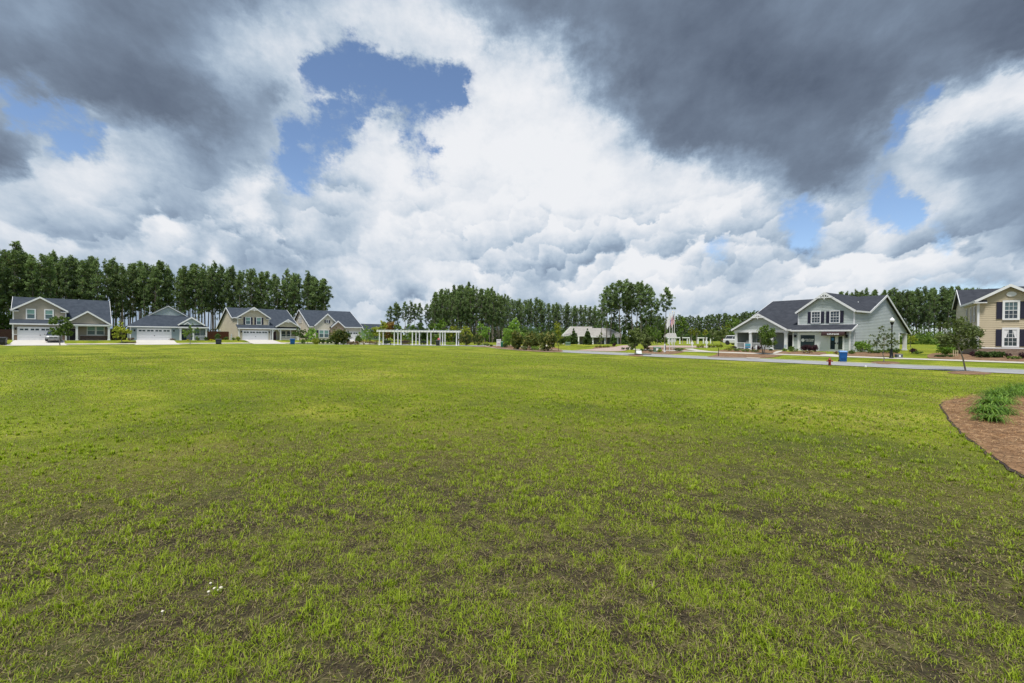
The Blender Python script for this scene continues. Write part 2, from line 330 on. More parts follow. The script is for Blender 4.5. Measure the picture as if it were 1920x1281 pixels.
GRASSM = leafmat('grass_blades', (1, 1, 1), 0.42, 0.55)

# ---- object tagging and mesh building
def tag(o, label=None, cat=None, group=None, kind=None):
    if label: o['label'] = label
    if cat: o['category'] = cat
    if group: o['group'] = group
    if kind: o['kind'] = kind
    return o
def empty(name, loc, rz=0.0, label=None, cat=None, group=None, scale=1.0):
    o = bpy.data.objects.new(name, None); COL.objects.link(o); o.location = loc; o.rotation_euler = (0, 0, rz); o.scale = (scale,) * 3
    o.empty_display_size = 0.2
    return tag(o, label, cat, group)
def link(name, me, parent=None):
    o = bpy.data.objects.new(name, me); COL.objects.link(o)
    if parent is not None: o.parent = parent
    return o
def npmesh(name, V, F, m, cols=None, smooth=False):
    """V (n,3), F (k,3) or (k,4)"""
    me = bpy.data.meshes.new(name); V = np.asarray(V, np.float32); F = np.asarray(F, np.int32); k, w = F.shape
    me.vertices.add(len(V)); me.vertices.foreach_set('co', V.ravel())
    me.loops.add(k * w); me.loops.foreach_set('vertex_index', F.ravel())
    me.polygons.add(k); me.polygons.foreach_set('loop_start', np.arange(0, k * w, w, dtype=np.int32))
    me.polygons.foreach_set('loop_total', np.full(k, w, np.int32))
    if smooth: me.polygons.foreach_set('use_smooth', np.ones(k, bool))
    if cols is not None:
        c4 = np.ones((len(V), 4), np.float32); c4[:, :3] = cols
        at_ = me.color_attributes.new('Col', 'FLOAT_COLOR', 'POINT'); at_.data.foreach_set('color', c4.ravel())
    me.update(calc_edges=True)
    if m: me.materials.append(m)
    return me

class MB:
    def __init__(s): s.v = []; s.f = []
    def poly(s, pts):
        n = len(s.v); s.v += [tuple(p) for p in pts]; s.f.append(tuple(range(n, n + len(pts)))); return s
    def hexa(s, b, t):
        """b, t: four bottom and four top points in the same order"""
        n = len(s.v); s.v += [tuple(p) for p in b] + [tuple(p) for p in t]
        s.f += [(n + 3, n + 2, n + 1, n), (n + 4, n + 5, n + 6, n + 7)]
        for i in range(4): s.f.append((n + i, n + (i + 1) % 4, n + 4 + (i + 1) % 4, n + 4 + i))
        return s
    def box(s, x0, x1, y0, y1, z0, z1, T=None):
        b = [(x0, y0, z0), (x1, y0, z0), (x1, y1, z0), (x0, y1, z0)]; t = [(x, y, z1) for x, y, _ in b]
        if T: b = [T(*p) for p in b]; t = [T(*p) for p in t]
        return s.hexa(b, t)
    def beam(s, p, q, w, h, up=(0, 0, 1), drop=0.5):
        """bar from p to q, w across, h along up, its axis at 'drop' of h below its top"""
        p = Vector(p); q = Vector(q); d = (q - p).normalized(); u = Vector(up); a = d.cross(u).normalized(); u = a.cross(d).normalized()
        o1 = [a * (-w / 2) + u * (-h * (1 - drop)), a * (w / 2) + u * (-h * (1 - drop)), a * (w / 2) + u * (h * drop), a * (-w / 2) + u * (h * drop)]
        return s.hexa([p + o for o in o1], [q + o for o in o1])
    def slab(s, quad, th):
        q = [Vector(p) for p in quad]; n = (q[1] - q[0]).cross(q[-1] - q[0]).normalized()
        if n.z < 0: n = -n
        if len(q) == 4: return s.hexa([p - n * th for p in q], q)
        k = len(s.v); m_ = len(q); s.v += [tuple(p - n * th) for p in q] + [tuple(p) for p in q]
        s.f.append(tuple(range(k + m_ - 1, k - 1, -1))); s.f.append(tuple(range(k + m_, k + 2 * m_)))
        for i in range(m_): s.f.append((k + i, k + (i + 1) % m_, k + m_ + (i + 1) % m_, k + m_ + i))
        return s
    def tube(s, pts, rad, n=8, cap=True):
        pts = [Vector(p) for p in pts]; k0 = len(s.v)
        for i, p in enumerate(pts):
            d = (pts[min(i + 1, len(pts) - 1)] - pts[max(i - 1, 0)]).normalized()
            a = d.cross(Vector((0.13, 0.97, 0.2))).normalized(); b = d.cross(a)
            r = rad[i] if isinstance(rad, (list, tuple)) else rad
            for j in range(n):
                t = 2 * math.pi * j / n; s.v.append(tuple(p + (a * math.cos(t) + b * math.sin(t)) * r))
        for i in range(len(pts) - 1):
            for j in range(n):
                s.f.append((k0 + i * n + j, k0 + i * n + (j + 1) % n, k0 + (i + 1) * n + (j + 1) % n, k0 + (i + 1) * n + j))
        if cap: s.f.append(tuple(k0 + j for j in range(n))); s.f.append(tuple(k0 + (len(pts) - 1) * n + j for j in reversed(range(n))))
        return s
    def lathe(s, c, prof, n=16):
        """prof: (radius, z)"""
        k0 = len(s.v)
        for r, z in prof:
            for j in range(n):
                t = 2 * math.pi * j / n; s.v.append((c[0] + r * math.cos(t), c[1] + r * math.sin(t), c[2] + z))
        for i in range(len(prof) - 1):
            for j in range(n): s.f.append((k0 + i * n + j, k0 + i * n + (j + 1) % n, k0 + (i + 1) * n + (j + 1) % n, k0 + (i + 1) * n + j))
        s.f.append(tuple(k0 + j for j in reversed(range(n)))); s.f.append(tuple(k0 + (len(prof) - 1) * n + j for j in range(n)))
        return s
    def build(s, name, m, parent=None, smooth=False, bevel=0):
        me = bpy.data.meshes.new(name); me.from_pydata(s.v, [], s.f); me.materials.append(m)
        if smooth: me.polygons.foreach_set('use_smooth', [True] * len(me.polygons))
        me.update(); o = link(name, me, parent)
        if bevel:
            b = o.modifiers.new('bevel', 'BEVEL'); b.width = bevel; b.segments = 2; b.limit_method = 'ANGLE'
        return o

# ================================================================== ground
def spread(a, b, mid, first, grow):
    out = [mid]; s_ = first
    while out[-1] < b: out.append(out[-1] + s_); s_ *= grow
    lo = [mid]; s_ = first
    while lo[-1] > a: lo.append(lo[-1] - s_); s_ *= grow
    return np.array(sorted(set(lo[1:] + out)))
def axis(near, farv, step, growth):
    xs = list(np.arange(0, near, step)); s_ = step
    while xs[-1] < farv: s_ *= growth; xs.append(xs[-1] + s_)
    return xs
xa = axis(130, 3500, 1.0, 1.25); xs_ = np.array([-v for v in reversed(xa[1:])] + xa)
ya = axis(190, 4500, 1.0, 1.25); ys_ = np.array([-v for v in reversed(axis(8, 600, 2.0, 1.5)[1:])] + ya)
GX, GY = np.meshgrid(xs_, ys_)
Vg = np.stack([GX.ravel(), GY.ravel(), gz(GX, GY).ravel()], 1)
nx, ny = len(xs_), len(ys_)
ii, jj = np.meshgrid(np.arange(nx - 1), np.arange(ny - 1)); k = (jj * nx + ii).ravel()
Fg = np.stack([k, k + 1, k + 1 + nx, k + nx], 1)
def ground_mat():
    m = bpy.data.materials.new('lawn_ground'); m.use_nodes = True; nt = m.node_tree
    b = nt.nodes['Principled BSDF']; b.inputs['Roughness'].default_value = 0.95; b.inputs['Specular IOR Level'].default_value = 0.1
    g = nt.nodes.new('ShaderNodeNewGeometry')
    def noise(sc, det=6, rough=0.6, stretch=None, off=(0, 0, 0)):
        mp = nt.nodes.new('ShaderNodeMapping'); mp.inputs['Location'].default_value = off
        if stretch: mp.inputs['Scale'].default_value = stretch
        nt.links.new(g.outputs['Position'], mp.inputs[0])
        n = nt.nodes.new('ShaderNodeTexNoise'); n.inputs['Scale'].default_value = sc; n.inputs['Detail'].default_value = det; n.inputs['Roughness'].default_value = rough
        nt.links.new(mp.outputs[0], n.inputs[0]); return n.outputs[0]
    def ramp(v, *st):
        r = nt.nodes.new('ShaderNodeValToRGB'); e = r.color_ramp.elements
        for i, (p, c) in enumerate(st):
            x = e[i] if i < 2 else e.new(p); x.position = p; x.color = (*c, 1)
        nt.links.new(v, r.inputs[0]); return r.outputs[0]
    def mix(f, a, c, mode='MIX'):
        n = nt.nodes.new('ShaderNodeMix'); n.data_type = 'RGBA'; n.blend_type = mode
        for i, v in ((0, f), (6, a), (7, c)):
            if isinstance(v, (int, float)): n.inputs[i].default_value = v
            elif isinstance(v, tuple): n.inputs[i].default_value = (*v, 1)
            else: nt.links.new(v, n.inputs[i])
        return n.outputs[2]
    def sstep(v, lo, hi):
        n = nt.nodes.new('ShaderNodeMapRange'); n.interpolation_type = 'SMOOTHSTEP'; nt.links.new(v, n.inputs[0]); n.inputs[1].default_value = lo; n.inputs[2].default_value = hi; return n.outputs[0]
    # turf seen from afar : yellow-green with darker green and straw patches
    big = noise(0.045, 4, 0.55); medn = noise(0.22, 6, 0.65, off=(31, 5, 0)); fin = noise(1.3, 6, 0.7, off=(3, 15, 0)); gr = noise(9.0, 4, 0.75, off=(3, 15, 0))
    turf = ramp(medn, (0.36, TURF[0]), (0.47, TURF[1]), (0.57, TURF[2]), (0.70, TURF[3]))
    turf = mix(sstep(big, 0.42, 0.62), turf, mix(0.6, turf, (0.15, 0.21, 0.022)))
    turf = mix(0.75, turf, ramp(fin, (0.3, (0.62, 0.66, 0.6)), (0.7, (1.35, 1.32, 1.2))), 'MULTIPLY')
    turf = mix(0.65, turf, ramp(gr, (0.3, (0.6, 0.62, 0.6)), (0.7, (1.4, 1.36, 1.3))), 'MULTIPLY')
    turf = mix(0.8, turf, ramp(noise(38, 3, 0.8, off=(5, 1, 0)), (0.34, (0.35, 0.38, 0.35)), (0.62, (1.45, 1.40, 1.35))), 'MULTIPLY')
    mw = nt.nodes.new('ShaderNodeMapping'); mw.inputs['Rotation'].default_value = (0, 0, -math.atan2(LS[1], LS[0])); nt.links.new(g.outputs['Position'], mw.inputs[0])
    wv = nt.nodes.new('ShaderNodeTexWave'); wv.inputs['Scale'].default_value = 0.11; wv.inputs['Distortion'].default_value = 1.2; wv.inputs['Detail'].default_value = 2; nt.links.new(mw.outputs[0], wv.inputs[0])
    turf = mix(0.5, turf, ramp(wv.outputs['Fac'], (0.35, (0.80, 0.86, 0.8)), (0.65, (1.16, 1.12, 1.1))), 'MULTIPLY')      # mowing lines
    # bare soil and thatch close by, darkened to stand for shade between blades
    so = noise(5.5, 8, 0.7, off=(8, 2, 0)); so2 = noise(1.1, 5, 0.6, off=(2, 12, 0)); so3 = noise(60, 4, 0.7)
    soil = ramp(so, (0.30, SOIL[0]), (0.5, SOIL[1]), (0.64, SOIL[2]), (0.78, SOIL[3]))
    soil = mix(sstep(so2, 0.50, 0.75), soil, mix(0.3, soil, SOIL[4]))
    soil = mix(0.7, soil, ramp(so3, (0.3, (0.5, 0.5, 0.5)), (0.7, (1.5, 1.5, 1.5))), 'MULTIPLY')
    sx = nt.nodes.new('ShaderNodeSeparateXYZ'); nt.links.new(g.outputs['Position'], sx.inputs[0])
    ln = nt.nodes.new('ShaderNodeVectorMath'); ln.operation = 'LENGTH'; nt.links.new(g.outputs['Position'], ln.inputs[0])
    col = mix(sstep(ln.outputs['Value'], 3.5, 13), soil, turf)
    nt.links.new(col, b.inputs['Base Color'])
    bp = nt.nodes.new('ShaderNodeBump'); bp.inputs['Strength'].default_value = 0.9; bp.inputs['Distance'].default_value = 0.04
    nt.links.new(gr, bp.inputs['Height']); nt.links.new(bp.outputs[0], b.inputs['Normal'])
    return m
TURF = [(0.092, 0.125, 0.014), (0.160, 0.193, 0.018), (0.228, 0.250, 0.030), (0.29, 0.275, 0.070)]
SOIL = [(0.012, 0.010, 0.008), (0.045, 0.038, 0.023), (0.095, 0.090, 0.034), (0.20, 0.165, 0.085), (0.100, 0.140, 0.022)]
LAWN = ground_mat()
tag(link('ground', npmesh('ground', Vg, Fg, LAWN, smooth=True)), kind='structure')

def strip(name, pts, w0, w1, m, dz=0.03, n=60, th=0.0, parent=None, kind='structure'):
    """ribbon draped on the ground along a polyline of (x, y); w0..w1 offsets to its right-hand side"""
    P_ = [Vector((p[0], p[1], 0)) for p in pts]; L = [0]
    for a, b in zip(P_, P_[1:]): L.append(L[-1] + (b - a).length)
    v = []; nrm = []
    for i in range(n + 1):
        s_ = L[-1] * i / n; j = max(q for q in range(len(L) - 1) if L[q] <= s_ + 1e-9); t = (s_ - L[j]) / (L[j + 1] - L[j])
        p = P_[j].lerp(P_[j + 1], t); a = P_[j].lerp(P_[j + 1], max(0, t)); d = (P_[j + 1] - P_[j]).normalized()
        v.append(p); nrm.append(Vector((d.y, -d.x, 0)))
    for _ in range(6):
        nrm = [nrm[0]] + [(nrm[i - 1] + nrm[i] + nrm[i + 1]).normalized() for i in range(1, n)] + [nrm[n]]
    K_ = 5; V_ = []
    for p, q in zip(v, nrm):
        for c in range(K_):
            x = p + q * (w0 + (w1 - w0) * c / (K_ - 1)); V_.append((x.x, x.y, gzf(x.x, x.y) + dz))
    F_ = []
    for i in range(n):
        for c in range(K_ - 1): k = i * K_ + c; F_.append((k, k + 1, k + K_ + 1, k + K_))
    o = link(name, npmesh(name, V_, F_, m, smooth=True), parent)
    if th:
        s_ = o.modifiers.new('solid', 'SOLIDIFY'); s_.thickness = th; s_.offset = 0
    if kind: tag(o, kind=kind)
    return o
def patch(name, pts, m, dz=0.03, kind='structure', dome=0.0, parent=None, wob=0.018):
    """filled outline draped on the ground, domed a little towards its middle"""
    n = len(pts); cx = sum(p[0] for p in pts) / n; cy = sum(p[1] for p in pts) / n
    # close smooth outline
    P2 = []
    for i in range(n):
        a, b, c, d = (Vector(pts[(i + k_) % n][:2]) for k_ in (-1, 0, 1, 2))
        for t in (0, 0.25, 0.5, 0.75):
            P2.append(0.5 * ((2 * b) + (c - a) * t + (2 * a - 5 * b + 4 * c - d) * t * t + (3 * b - a - 3 * c + d) * t ** 3))
    rings = [1.0, 0.97, 0.85, 0.6, 0.3]; V_ = []; m_ = len(P2)
    for r in rings:
        for i, p in enumerate(P2):
            w = 1 + wob * math.sin(i * 2.3) * math.sin(i * 0.9)
            x = cx + (p.x - cx) * r * w; y = cy + (p.y - cy) * r * w
            V_.append((x, y, gzf(x, y) + dz + dome * (0 if r == 1 else 1 - r ** 6)))
    V_.append((cx, cy, gzf(cx, cy) + dz + dome)); F_ = []
    for k_ in range(len(rings) - 1):
        for i in range(m_): F_.append((k_ * m_ + i, k_ * m_ + (i + 1) % m_, (k_ + 1) * m_ + (i + 1) % m_, (k_ + 1) * m_ + i))
    q = (len(rings) - 1) * m_
    mb = MB(); mb.v = V_; mb.f = F_ + [(q + i, q + (i + 1) % m_, len(V_) - 1) for i in range(m_)]
    o = mb.build(name, m, parent, smooth=True)
    if kind: tag(o, kind=kind)
    return o
def onroad(t, p): return (RP[0] + RD[0] * t + RN[0] * p, RP[1] + RD[1] * t + RN[1] * p)
# the road on the right, with its kerb lines, bending away on the left behind the magnolias
road_line = [onroad(60, 0), onroad(30, 0), onroad(0, 0), onroad(-30, 0), onroad(-42, 0.3), onroad(-52, 3), onroad(-62, 8), (-6, 88), (-16, 90), (-30, 96), (-60, 122)]
strip('road', list(reversed(road_line)), -6.0, 0.0, ASPH, 0.03, 160)
strip('kerb', list(reversed(road_line)), -6.45, -6.0, CONC, 0.06, 160)
strip('kerb.001', list(reversed(road_line)), 0.0, 0.3, CONC, 0.045, 160)
strip('sidewalk', [onroad(-36, 13.2), onroad(60, 13.2)], -1.3, 0.0, CONC, 0.04, 60)
def onleft(s, e): return (LO[0] + LS[0] * s + LM[0] * e, LO[1] + LS[1] * s + LM[1] * e)
strip('street', [onleft(-60, 10.5), onleft(62, 10.5)], 0, 6.5, ASPH, 0.03, 60)
strip('sidewalk.001', [onleft(-60, 6.2), onleft(62, 6.2)], 0, 1.3, CONC, 0.05, 60)

# ================================================================== houses
def zrange(out, z):
    xs = []
    n = len(out)
    for i in range(n):
        (x0, z0), (x1, z1) = out[i], out[(i + 1) % n]
        if (z0 - z) * (z1 - z) <= 0 and abs(z1 - z0) > 1e-9: xs.append(x0 + (x1 - x0) * (z - z0) / (z1 - z0))
    return (min(xs), max(xs)) if len(xs) > 1 else None
class Wall:
    """a vertical wall plane in house coordinates: s along it, d outwards, z up"""
    def __init__(s, p0, p1):
        s.p = Vector((p0[0], p0[1], 0)); q = Vector((p1[0], p1[1], 0)); s.L = (q - s.p).length; s.a = (q - s.p).normalized(); s.n = Vector((s.a.y, -s.a.x, 0))
    def T(s, x, d, z): return tuple(s.p + s.a * x + s.n * d + Vector((0, 0, z)))
    def box(s, mb, x0, x1, d0, d1, z0, z1):
        b = [s.T(x0, d0, z0), s.T(x1, d0, z0), s.T(x1, d1, z0), s.T(x0, d1, z0)]; t = [(x, y, z1) for x, y, _ in b]; return mb.hexa(b, t)
def siding(root, w, outline, m, course=0.19, name='wall', th=0.15):
    mb = MB(); zs = sorted(set([p[1] for p in outline])); lo, hi = zs[0], zs[-1]
    lv = list(np.arange(lo, hi, course)) + [hi]
    for z in zs: 
        if min(abs(z - q) for q in lv) > 1e-6: lv.append(z)
    lv = sorted(lv)
    for z0, z1 in zip(lv, lv[1:]):
        if z1 - z0 < 1e-4: continue
        a = zrange(outline, z0 + 1e-5); b = zrange(outline, z1 - 1e-5)
        if not a or not b: continue
        ph0 = ((z0 - lo) / course) % 1; 
        if ph0 > 0.999: ph0 = 0
        d0 = 0.034 * (1 - ph0); d1 = max(0.0, 0.034 * (1 - ph0 - (z1 - z0) / course))
        mb.poly([w.T(a[0], d0, z0), w.T(a[1], d0, z0), w.T(b[1], d1, z1), w.T(b[0], d1, z1)])
        if ph0 == 0: mb.poly([w.T(a[0], -0.002, z0), w.T(a[1], -0.002, z0), w.T(a[1], d0, z0), w.T(a[0], d0, z0)])
    mb.poly([w.T(x, -th, z) for x, z in reversed(outline)])
    return mb.build(name, m, root)
def window(root, w, x, z, ww, hh, cols=1, rows=0, shut=0, fr=0.11, up=BLIND, lo=BLINDLO, single=False, curtain=False):
    """double hung window, lower left corner of its opening at x, z"""
    w = Wall(w.T(0, 0.028, 0), w.T(w.L, 0.028, 0))
    f = MB()
    w.box(f, x - fr, x + ww + fr, 0.02, 0.075, z + hh, z + hh + fr * 1.2); w.box(f, x - fr, x + ww + fr, 0.02, 0.095, z - fr, z)
    w.box(f, x - fr, x, 0.02, 0.073, z, z + hh); w.box(f, x + ww, x + ww + fr, 0.02, 0.073, z, z + hh)
    mid = z + hh * 0.5
    if not single: w.box(f, x, x + ww, 0.02, 0.062, mid - 0.03, mid + 0.03)
    o = f.build('window', WHITE, root)
    g = MB(); w.box(g, x, x + ww, 0.018, 0.036, mid + (0 if single else 0.03), z + hh); g.build('pane', up, o)
    if not single: g = MB(); w.box(g, x, x + ww, 0.018, 0.036, z, mid - 0.03); g.build('pane', lo, o)
    else: g = MB(); w.box(g, x, x + ww, 0.018, 0.036, z, mid); g.build('pane', lo, o)
    if cols > 1 or rows:
        g = MB()
        for c in range(1, cols): q = x + ww * c / cols; w.box(g, q - 0.014, q + 0.014, 0.036, 0.05, z, z + hh)
        for r in range(1, rows * 2):
            if r == rows: continue
            q = z + hh * r / (rows * 2); w.box(g, x, x + ww, 0.036, 0.048, q - 0.013, q + 0.013)
        g.build('muntin', WHITE, o)
    if curtain:
        g = MB()
        for sx, sg in ((x, 1), (x + ww, -1)):
            g.poly([w.T(sx, 0.038, mid), w.T(sx + sg * 0.12, 0.038, mid), w.T(sx + sg * 0.3, 0.038, z + hh), w.T(sx, 0.038, z + hh)])
        g.build('curtain', WHITE, o)
    for sd_ in ((-1, 1) if shut else ()):
        s_ = MB(); x0 = x - fr - 0.02 - shut if sd_ < 0 else x + ww + fr + 0.02
        w.box(s_, x0, x0 + shut, 0.02, 0.06, z - 0.05, z + hh + 0.05)
        for k_ in range(10):
            q = z + 0.05 + (hh - 0.1) * k_ / 10; w.box(s_, x0 + 0.05, x0 + shut - 0.05, 0.06, 0.07, q, q + hh * 0.06)
        s_.build('shutter', SHUT, root)
    return o
def garage_door(root, w, x, ww=4.88, hh=2.13, wins=8, base=0.0):
    f = MB(); fr = 0.14
    w.box(f, x - fr, x, 0.02, 0.09, base, base + hh + fr); w.box(f, x + ww, x + ww + fr, 0.02, 0.09, base, base + hh + fr); w.box(f, x, x + ww, 0.02, 0.088, base + hh, base + hh + fr)
    f.build('door_trim', WHITE, root)
    d = MB(); w.box(d, x, x + ww, -0.02, 0.012, base, base + hh)
    o = d.build('garage_door', WHITE, root)
    for r in range(4):
        q = MB(); z0 = base + hh * r / 4; w.box(q, x + 0.01, x + ww - 0.01, 0.012, 0.045, z0 + 0.012, z0 + hh / 4 - 0.012)
        nn = wins // 2 * 2
        for c in range(wins):
            if r < 3: c0 = x + ww * (c + 0.5) / wins; w.box(q, c0 - ww / wins * 0.38, c0 + ww / wins * 0.38, 0.045, 0.062, z0 + 0.09, z0 + hh / 4 - 0.09)
        q.build('panel', WHITE, o)
    for c in range(wins):
        g = MB(); off = (0.07 if c % 2 == 0 else -0.07); c0 = x + ww * (c + 0.5) / wins + off * ww / wins; hw = ww / wins * 0.34
        w.box(g, c0 - hw, c0 + hw, 0.045, 0.058, base + hh * 0.80, base + hh * 0.93); g.build('pane', GLASS, o)
    h = MB(); w.box(h, x + ww / 2 - 0.06, x + ww / 2 + 0.06, 0.05, 0.09, base + 0.86, base + 0.98); h.build('handle', BLACK, o)
def lantern(root, w, x, z):
    b = MB(); w.box(b, x - 0.05, x + 0.05, 0.03, 0.09, z, z + 0.3); w.box(b, x - 0.09, x + 0.09, 0.07, 0.24, z + 0.02, z + 0.28); w.box(b, x - 0.12, x + 0.12, 0.05, 0.27, z + 0.28, z + 0.34)
    b.build('wall_lantern', BLACK, root)
def rake(root, p, q, name='rake_board', w=0.05, h=0.24):
    MB().beam(p, q, w, h, drop=0.15).build(name, WHITE, root)
def roofp(root, quad, m, name='roof_slope', th=0.14):
    return MB().slab(quad, th).build(name, m, root)
def gable_y(root, x0, x1, yf, yb, ez, pz, m, ov=0.3, wall=None, ornament=False, sid=None, fascia=True, wallz=None, course=0.19, ecut=None, eavebox=False):
    """front gable: ridge runs back along y from yf to yb; eaves at x0-ov and x1+ov at height ez"""
    xm = (x0 + x1) / 2; l = x0 - ov; r = x1 + ov; F_ = yf - ov
    ye = ecut or yb
    roofp(root, [(l, F_, ez), (xm, F_, pz), (xm, yb, pz), (l, ye, ez)], m)
    roofp(root, [(r, F_, ez), (r, ye, ez), (xm, yb, pz), (xm, F_, pz)], m)
    rake(root, (l, F_ - 0.03, ez), (xm, F_ - 0.03, pz)); rake(root, (xm, F_ - 0.034, pz), (r, F_ - 0.034, ez))
    if fascia:
        for X in (l, r): MB().beam((X, F_, ez - 0.06), (X, ye, ez - 0.06), 0.05, 0.2).build('fascia', WHITE, root)
    if eavebox:
        for X, s_ in ((l, 1), (r, -1)):
            b = MB(); a = sorted((X - 0.02 * s_, X + s_ * 0.95)); b.box(a[0], a[1], F_ - 0.06, yf, ez - 0.24, ez - 0.1); b.build('eave_return', WHITE, root)
            b = MB(); b.slab([(a[0], F_ - 0.08, ez - 0.1), (a[1], F_ - 0.08, ez - 0.1), (a[1], yf, ez + 0.12), (a[0], yf, ez + 0.12)], 0.04); b.build('return_roof', m, root)
    if sid:
        w = Wall((x0, yf), (x1, yf)); wz = wallz if wallz is not None else ez
        k_ = (pz - ez) / (xm - l); zt = ez + k_ * (x0 - l) - 0.1
        siding(root, w, [(0, wz), (x1 - x0, wz), (x1 - x0, zt), (xm - x0, pz - 0.12), (0, zt)], sid, course)
    if ornament:
        b = MB(); k_ = (pz - ez) / (xm - l); z1 = pz - 0.95 * k_
        b.beam((xm - 0.95, F_ - 0.05, z1), (xm + 0.95, F_ - 0.05, z1), 0.06, 0.11); b.beam((xm, F_ - 0.055, z1 - 0.22), (xm, F_ - 0.055, pz - 0.1), 0.06, 0.11, up=(1, 0, 0))
        for s_ in (-1, 1): b.beam((xm + s_ * 0.12, F_ - 0.052, z1), (xm + s_ * 0.42, F_ - 0.052, z1 + 0.36), 0.05, 0.09)
        b.build('gable_bracket', WHITE, root)
def gable_x(root, x0, x1, yf, yr, yb, ef, pz, eb, m, ovx=0.35, cut=None):
    """side gable: ridge runs along x; front eave at yf, ridge at yr, rear eave at yb"""
    l = x0 - ovx; r = x1 + ovx
    starts = {l: (yf, ef), r: (yf, ef)}
    if cut:       # over the two-storey wing the front slope starts at the higher eave
        ca, cb, cz = cut; cyy = yf + (yr - yf) * (cz - ef) / (pz - ef); A = l if ca <= x0 else ca; B_ = r if cb >= x1 else cb
        roofp(root, [(A, cyy, cz), (B_, cyy, cz), (B_, yr, pz), (A, yr, pz)], m)
        if A == l: roofp(root, [(B_, yf, ef), (r, yf, ef), (r, yr, pz), (B_, yr, pz)], m); starts[l] = (cyy, cz)
        else: roofp(root, [(l, yf, ef), (A, yf, ef), (A, yr, pz), (l, yr, pz)], m); starts[r] = (cyy, cz)
    else: roofp(root, [(l, yf, ef), (r, yf, ef), (r, yr, pz), (l, yr, pz)], m)
    roofp(root, [(l, yb, eb), (l, yr, pz), (r, yr, pz), (r, yb, eb)], m)
    for X, k_ in ((l - 0.03, l), (r + 0.03, r)):
        rake(root, (X, *starts[k_]), (X, yr, pz)); rake(root, (X, yr, pz), (X, yb, eb))
    MB().beam((l, yf - 0.03, ef - 0.06), (r, yf - 0.03, ef - 0.06), 0.05, 0.2).build('fascia', WHITE, root)
    MB().beam((l, yb + 0.03, eb - 0.06), (r, yb + 0.03, eb - 0.06), 0.05, 0.2).build('fascia', WHITE, root)
def corner(root, x, y, z0, z1, s=0.14, name='corner_board'):
    MB().box(x - s / 2, x + s / 2, y - s / 2, y + s / 2, z0, z1).build(name, WHITE, root)
def post(root, x, y, z0, z1, s=0.28, m=None):
    b = MB(); b.box(x - s / 2, x + s / 2, y - s / 2, y + s / 2, z0 + 0.2, z1 - 0.14); b.box(x - s * .66, x + s * .66, y - s * .66, y + s * .66, z0, z0 + 0.2); b.box(x - s * .64, x + s * .64, y - s * .64, y + s * .64, z1 - 0.14, z1)
    b.build('porch_post', m or WHITE, root)
def railing(root, x0, x1, y, z0, z1=None):
    z1 = z1 or z0 + 0.85; b = MB(); b.box(x0, x1, y - 0.04, y + 0.04, z1 - 0.08, z1); b.box(x0, x1, y - 0.03, y + 0.03, z0 + 0.1, z0 + 0.16)
    r = b.build('railing', WHITE, root); n = max(3, int((x1 - x0) / 0.14)); b = MB()
    for i in range(n + 1):
        x = x0 + (x1 - x0) * i / n; b.box(x - 0.018, x + 0.018, y - 0.018, y + 0.018, z0 + 0.16, z1 - 0.08)
    tag(b.build('baluster', WHITE, r), kind='stuff')
def vent_pipe(root, x, y, z, h=0.5):
    MB().tube([(x, y, z - 0.3), (x, y, z + h)], 0.05).build('vent_pipe', WHITE, root)
def frontdoor(root, w, x, ww=0.95, hh=2.1, m=DOORDK, base=0.0):
    w = Wall(w.T(0, 0.03, 0), w.T(w.L, 0.03, 0))
    f = MB(); w.box(f, x - 0.1, x, 0.02, 0.08, base, base + hh + 0.1); w.box(f, x + ww, x + ww + 0.1, 0.02, 0.08, base, base + hh + 0.1); w.box(f, x, x + ww, 0.02, 0.078, base + hh, base + hh + 0.1)
    f.build('door_frame', WHITE, root)
    d = MB(); w.box(d, x, x + ww, 0.0, 0.03, base, base + hh)
    for r, c in ((0, 0), (0, 1), (1, 0), (1, 1)): w.box(d, x + 0.1 + c * ww * .45, x + ww * .45 + c * ww * .45, 0.03, 0.045, base + 0.15 + r * 0.95, base + 0.95 + r * 0.95)
    o = d.build('front_door', m, root)
    h = MB(); w.box(h, x + ww - 0.12, x + ww - 0.06, 0.045, 0.1, base + 0.95, base + 1.05); h.build('handle', BLACK, o)

def floor_slab(root, x0, x1, y0, y1, z0, z1, m=CONC, name='porch_slab'):
    MB().box(x0, x1, y0, y1, z0, z1).build(name, m, root)

# ---- house 1 : taupe, two-storey garage gable and porch gable
h1 = empty('house', (LO[0], LO[1], 0.12), R(44), 'taupe two-storey house with silver car on its drive, at the left end of the row', 'house', 'houses in a row beyond the lawn')
G1 = 6.1; W1 = 11.6; E1 = 2.78
wf = Wall((0, 0), (G1, 0)); siding(h1, wf, [(0, 0), (0.56, 0), (0.56, E1), (0, E1)], SID_TAN); 
siding(h1, Wall((0.56, 0), (5.56, 0)), [(0, 2.13), (5.0, 2.13), (5.0, E1), (0, E1)], SID_TAN); siding(h1, Wall((5.56, 0), (G1, 0)), [(0, 0), (0.54, 0), (0.54, E1), (0, E1)], SID_TAN)
siding(h1, Wall((0, 12.4), (0, 0)), [(0, 0), (12.4, 0), (12.4, E1), (11.7, 3.45), (11.7, 4.98), (9.6, 4.98), (6.4, 7.2), (0, E1)], SID_TAN)
siding(h1, Wall((W1, 0.9), (W1, 12.4)), [(0, 0), (11.5, 0), (11.5, E1), (5.1, 7.1), (0, E1)], SID_TAN)
siding(h1, Wall((G1, 0), (G1, 1.8)), [(0, 0), (1.8, 0), (1.8, E1), (0, E1)], SID_TAN)
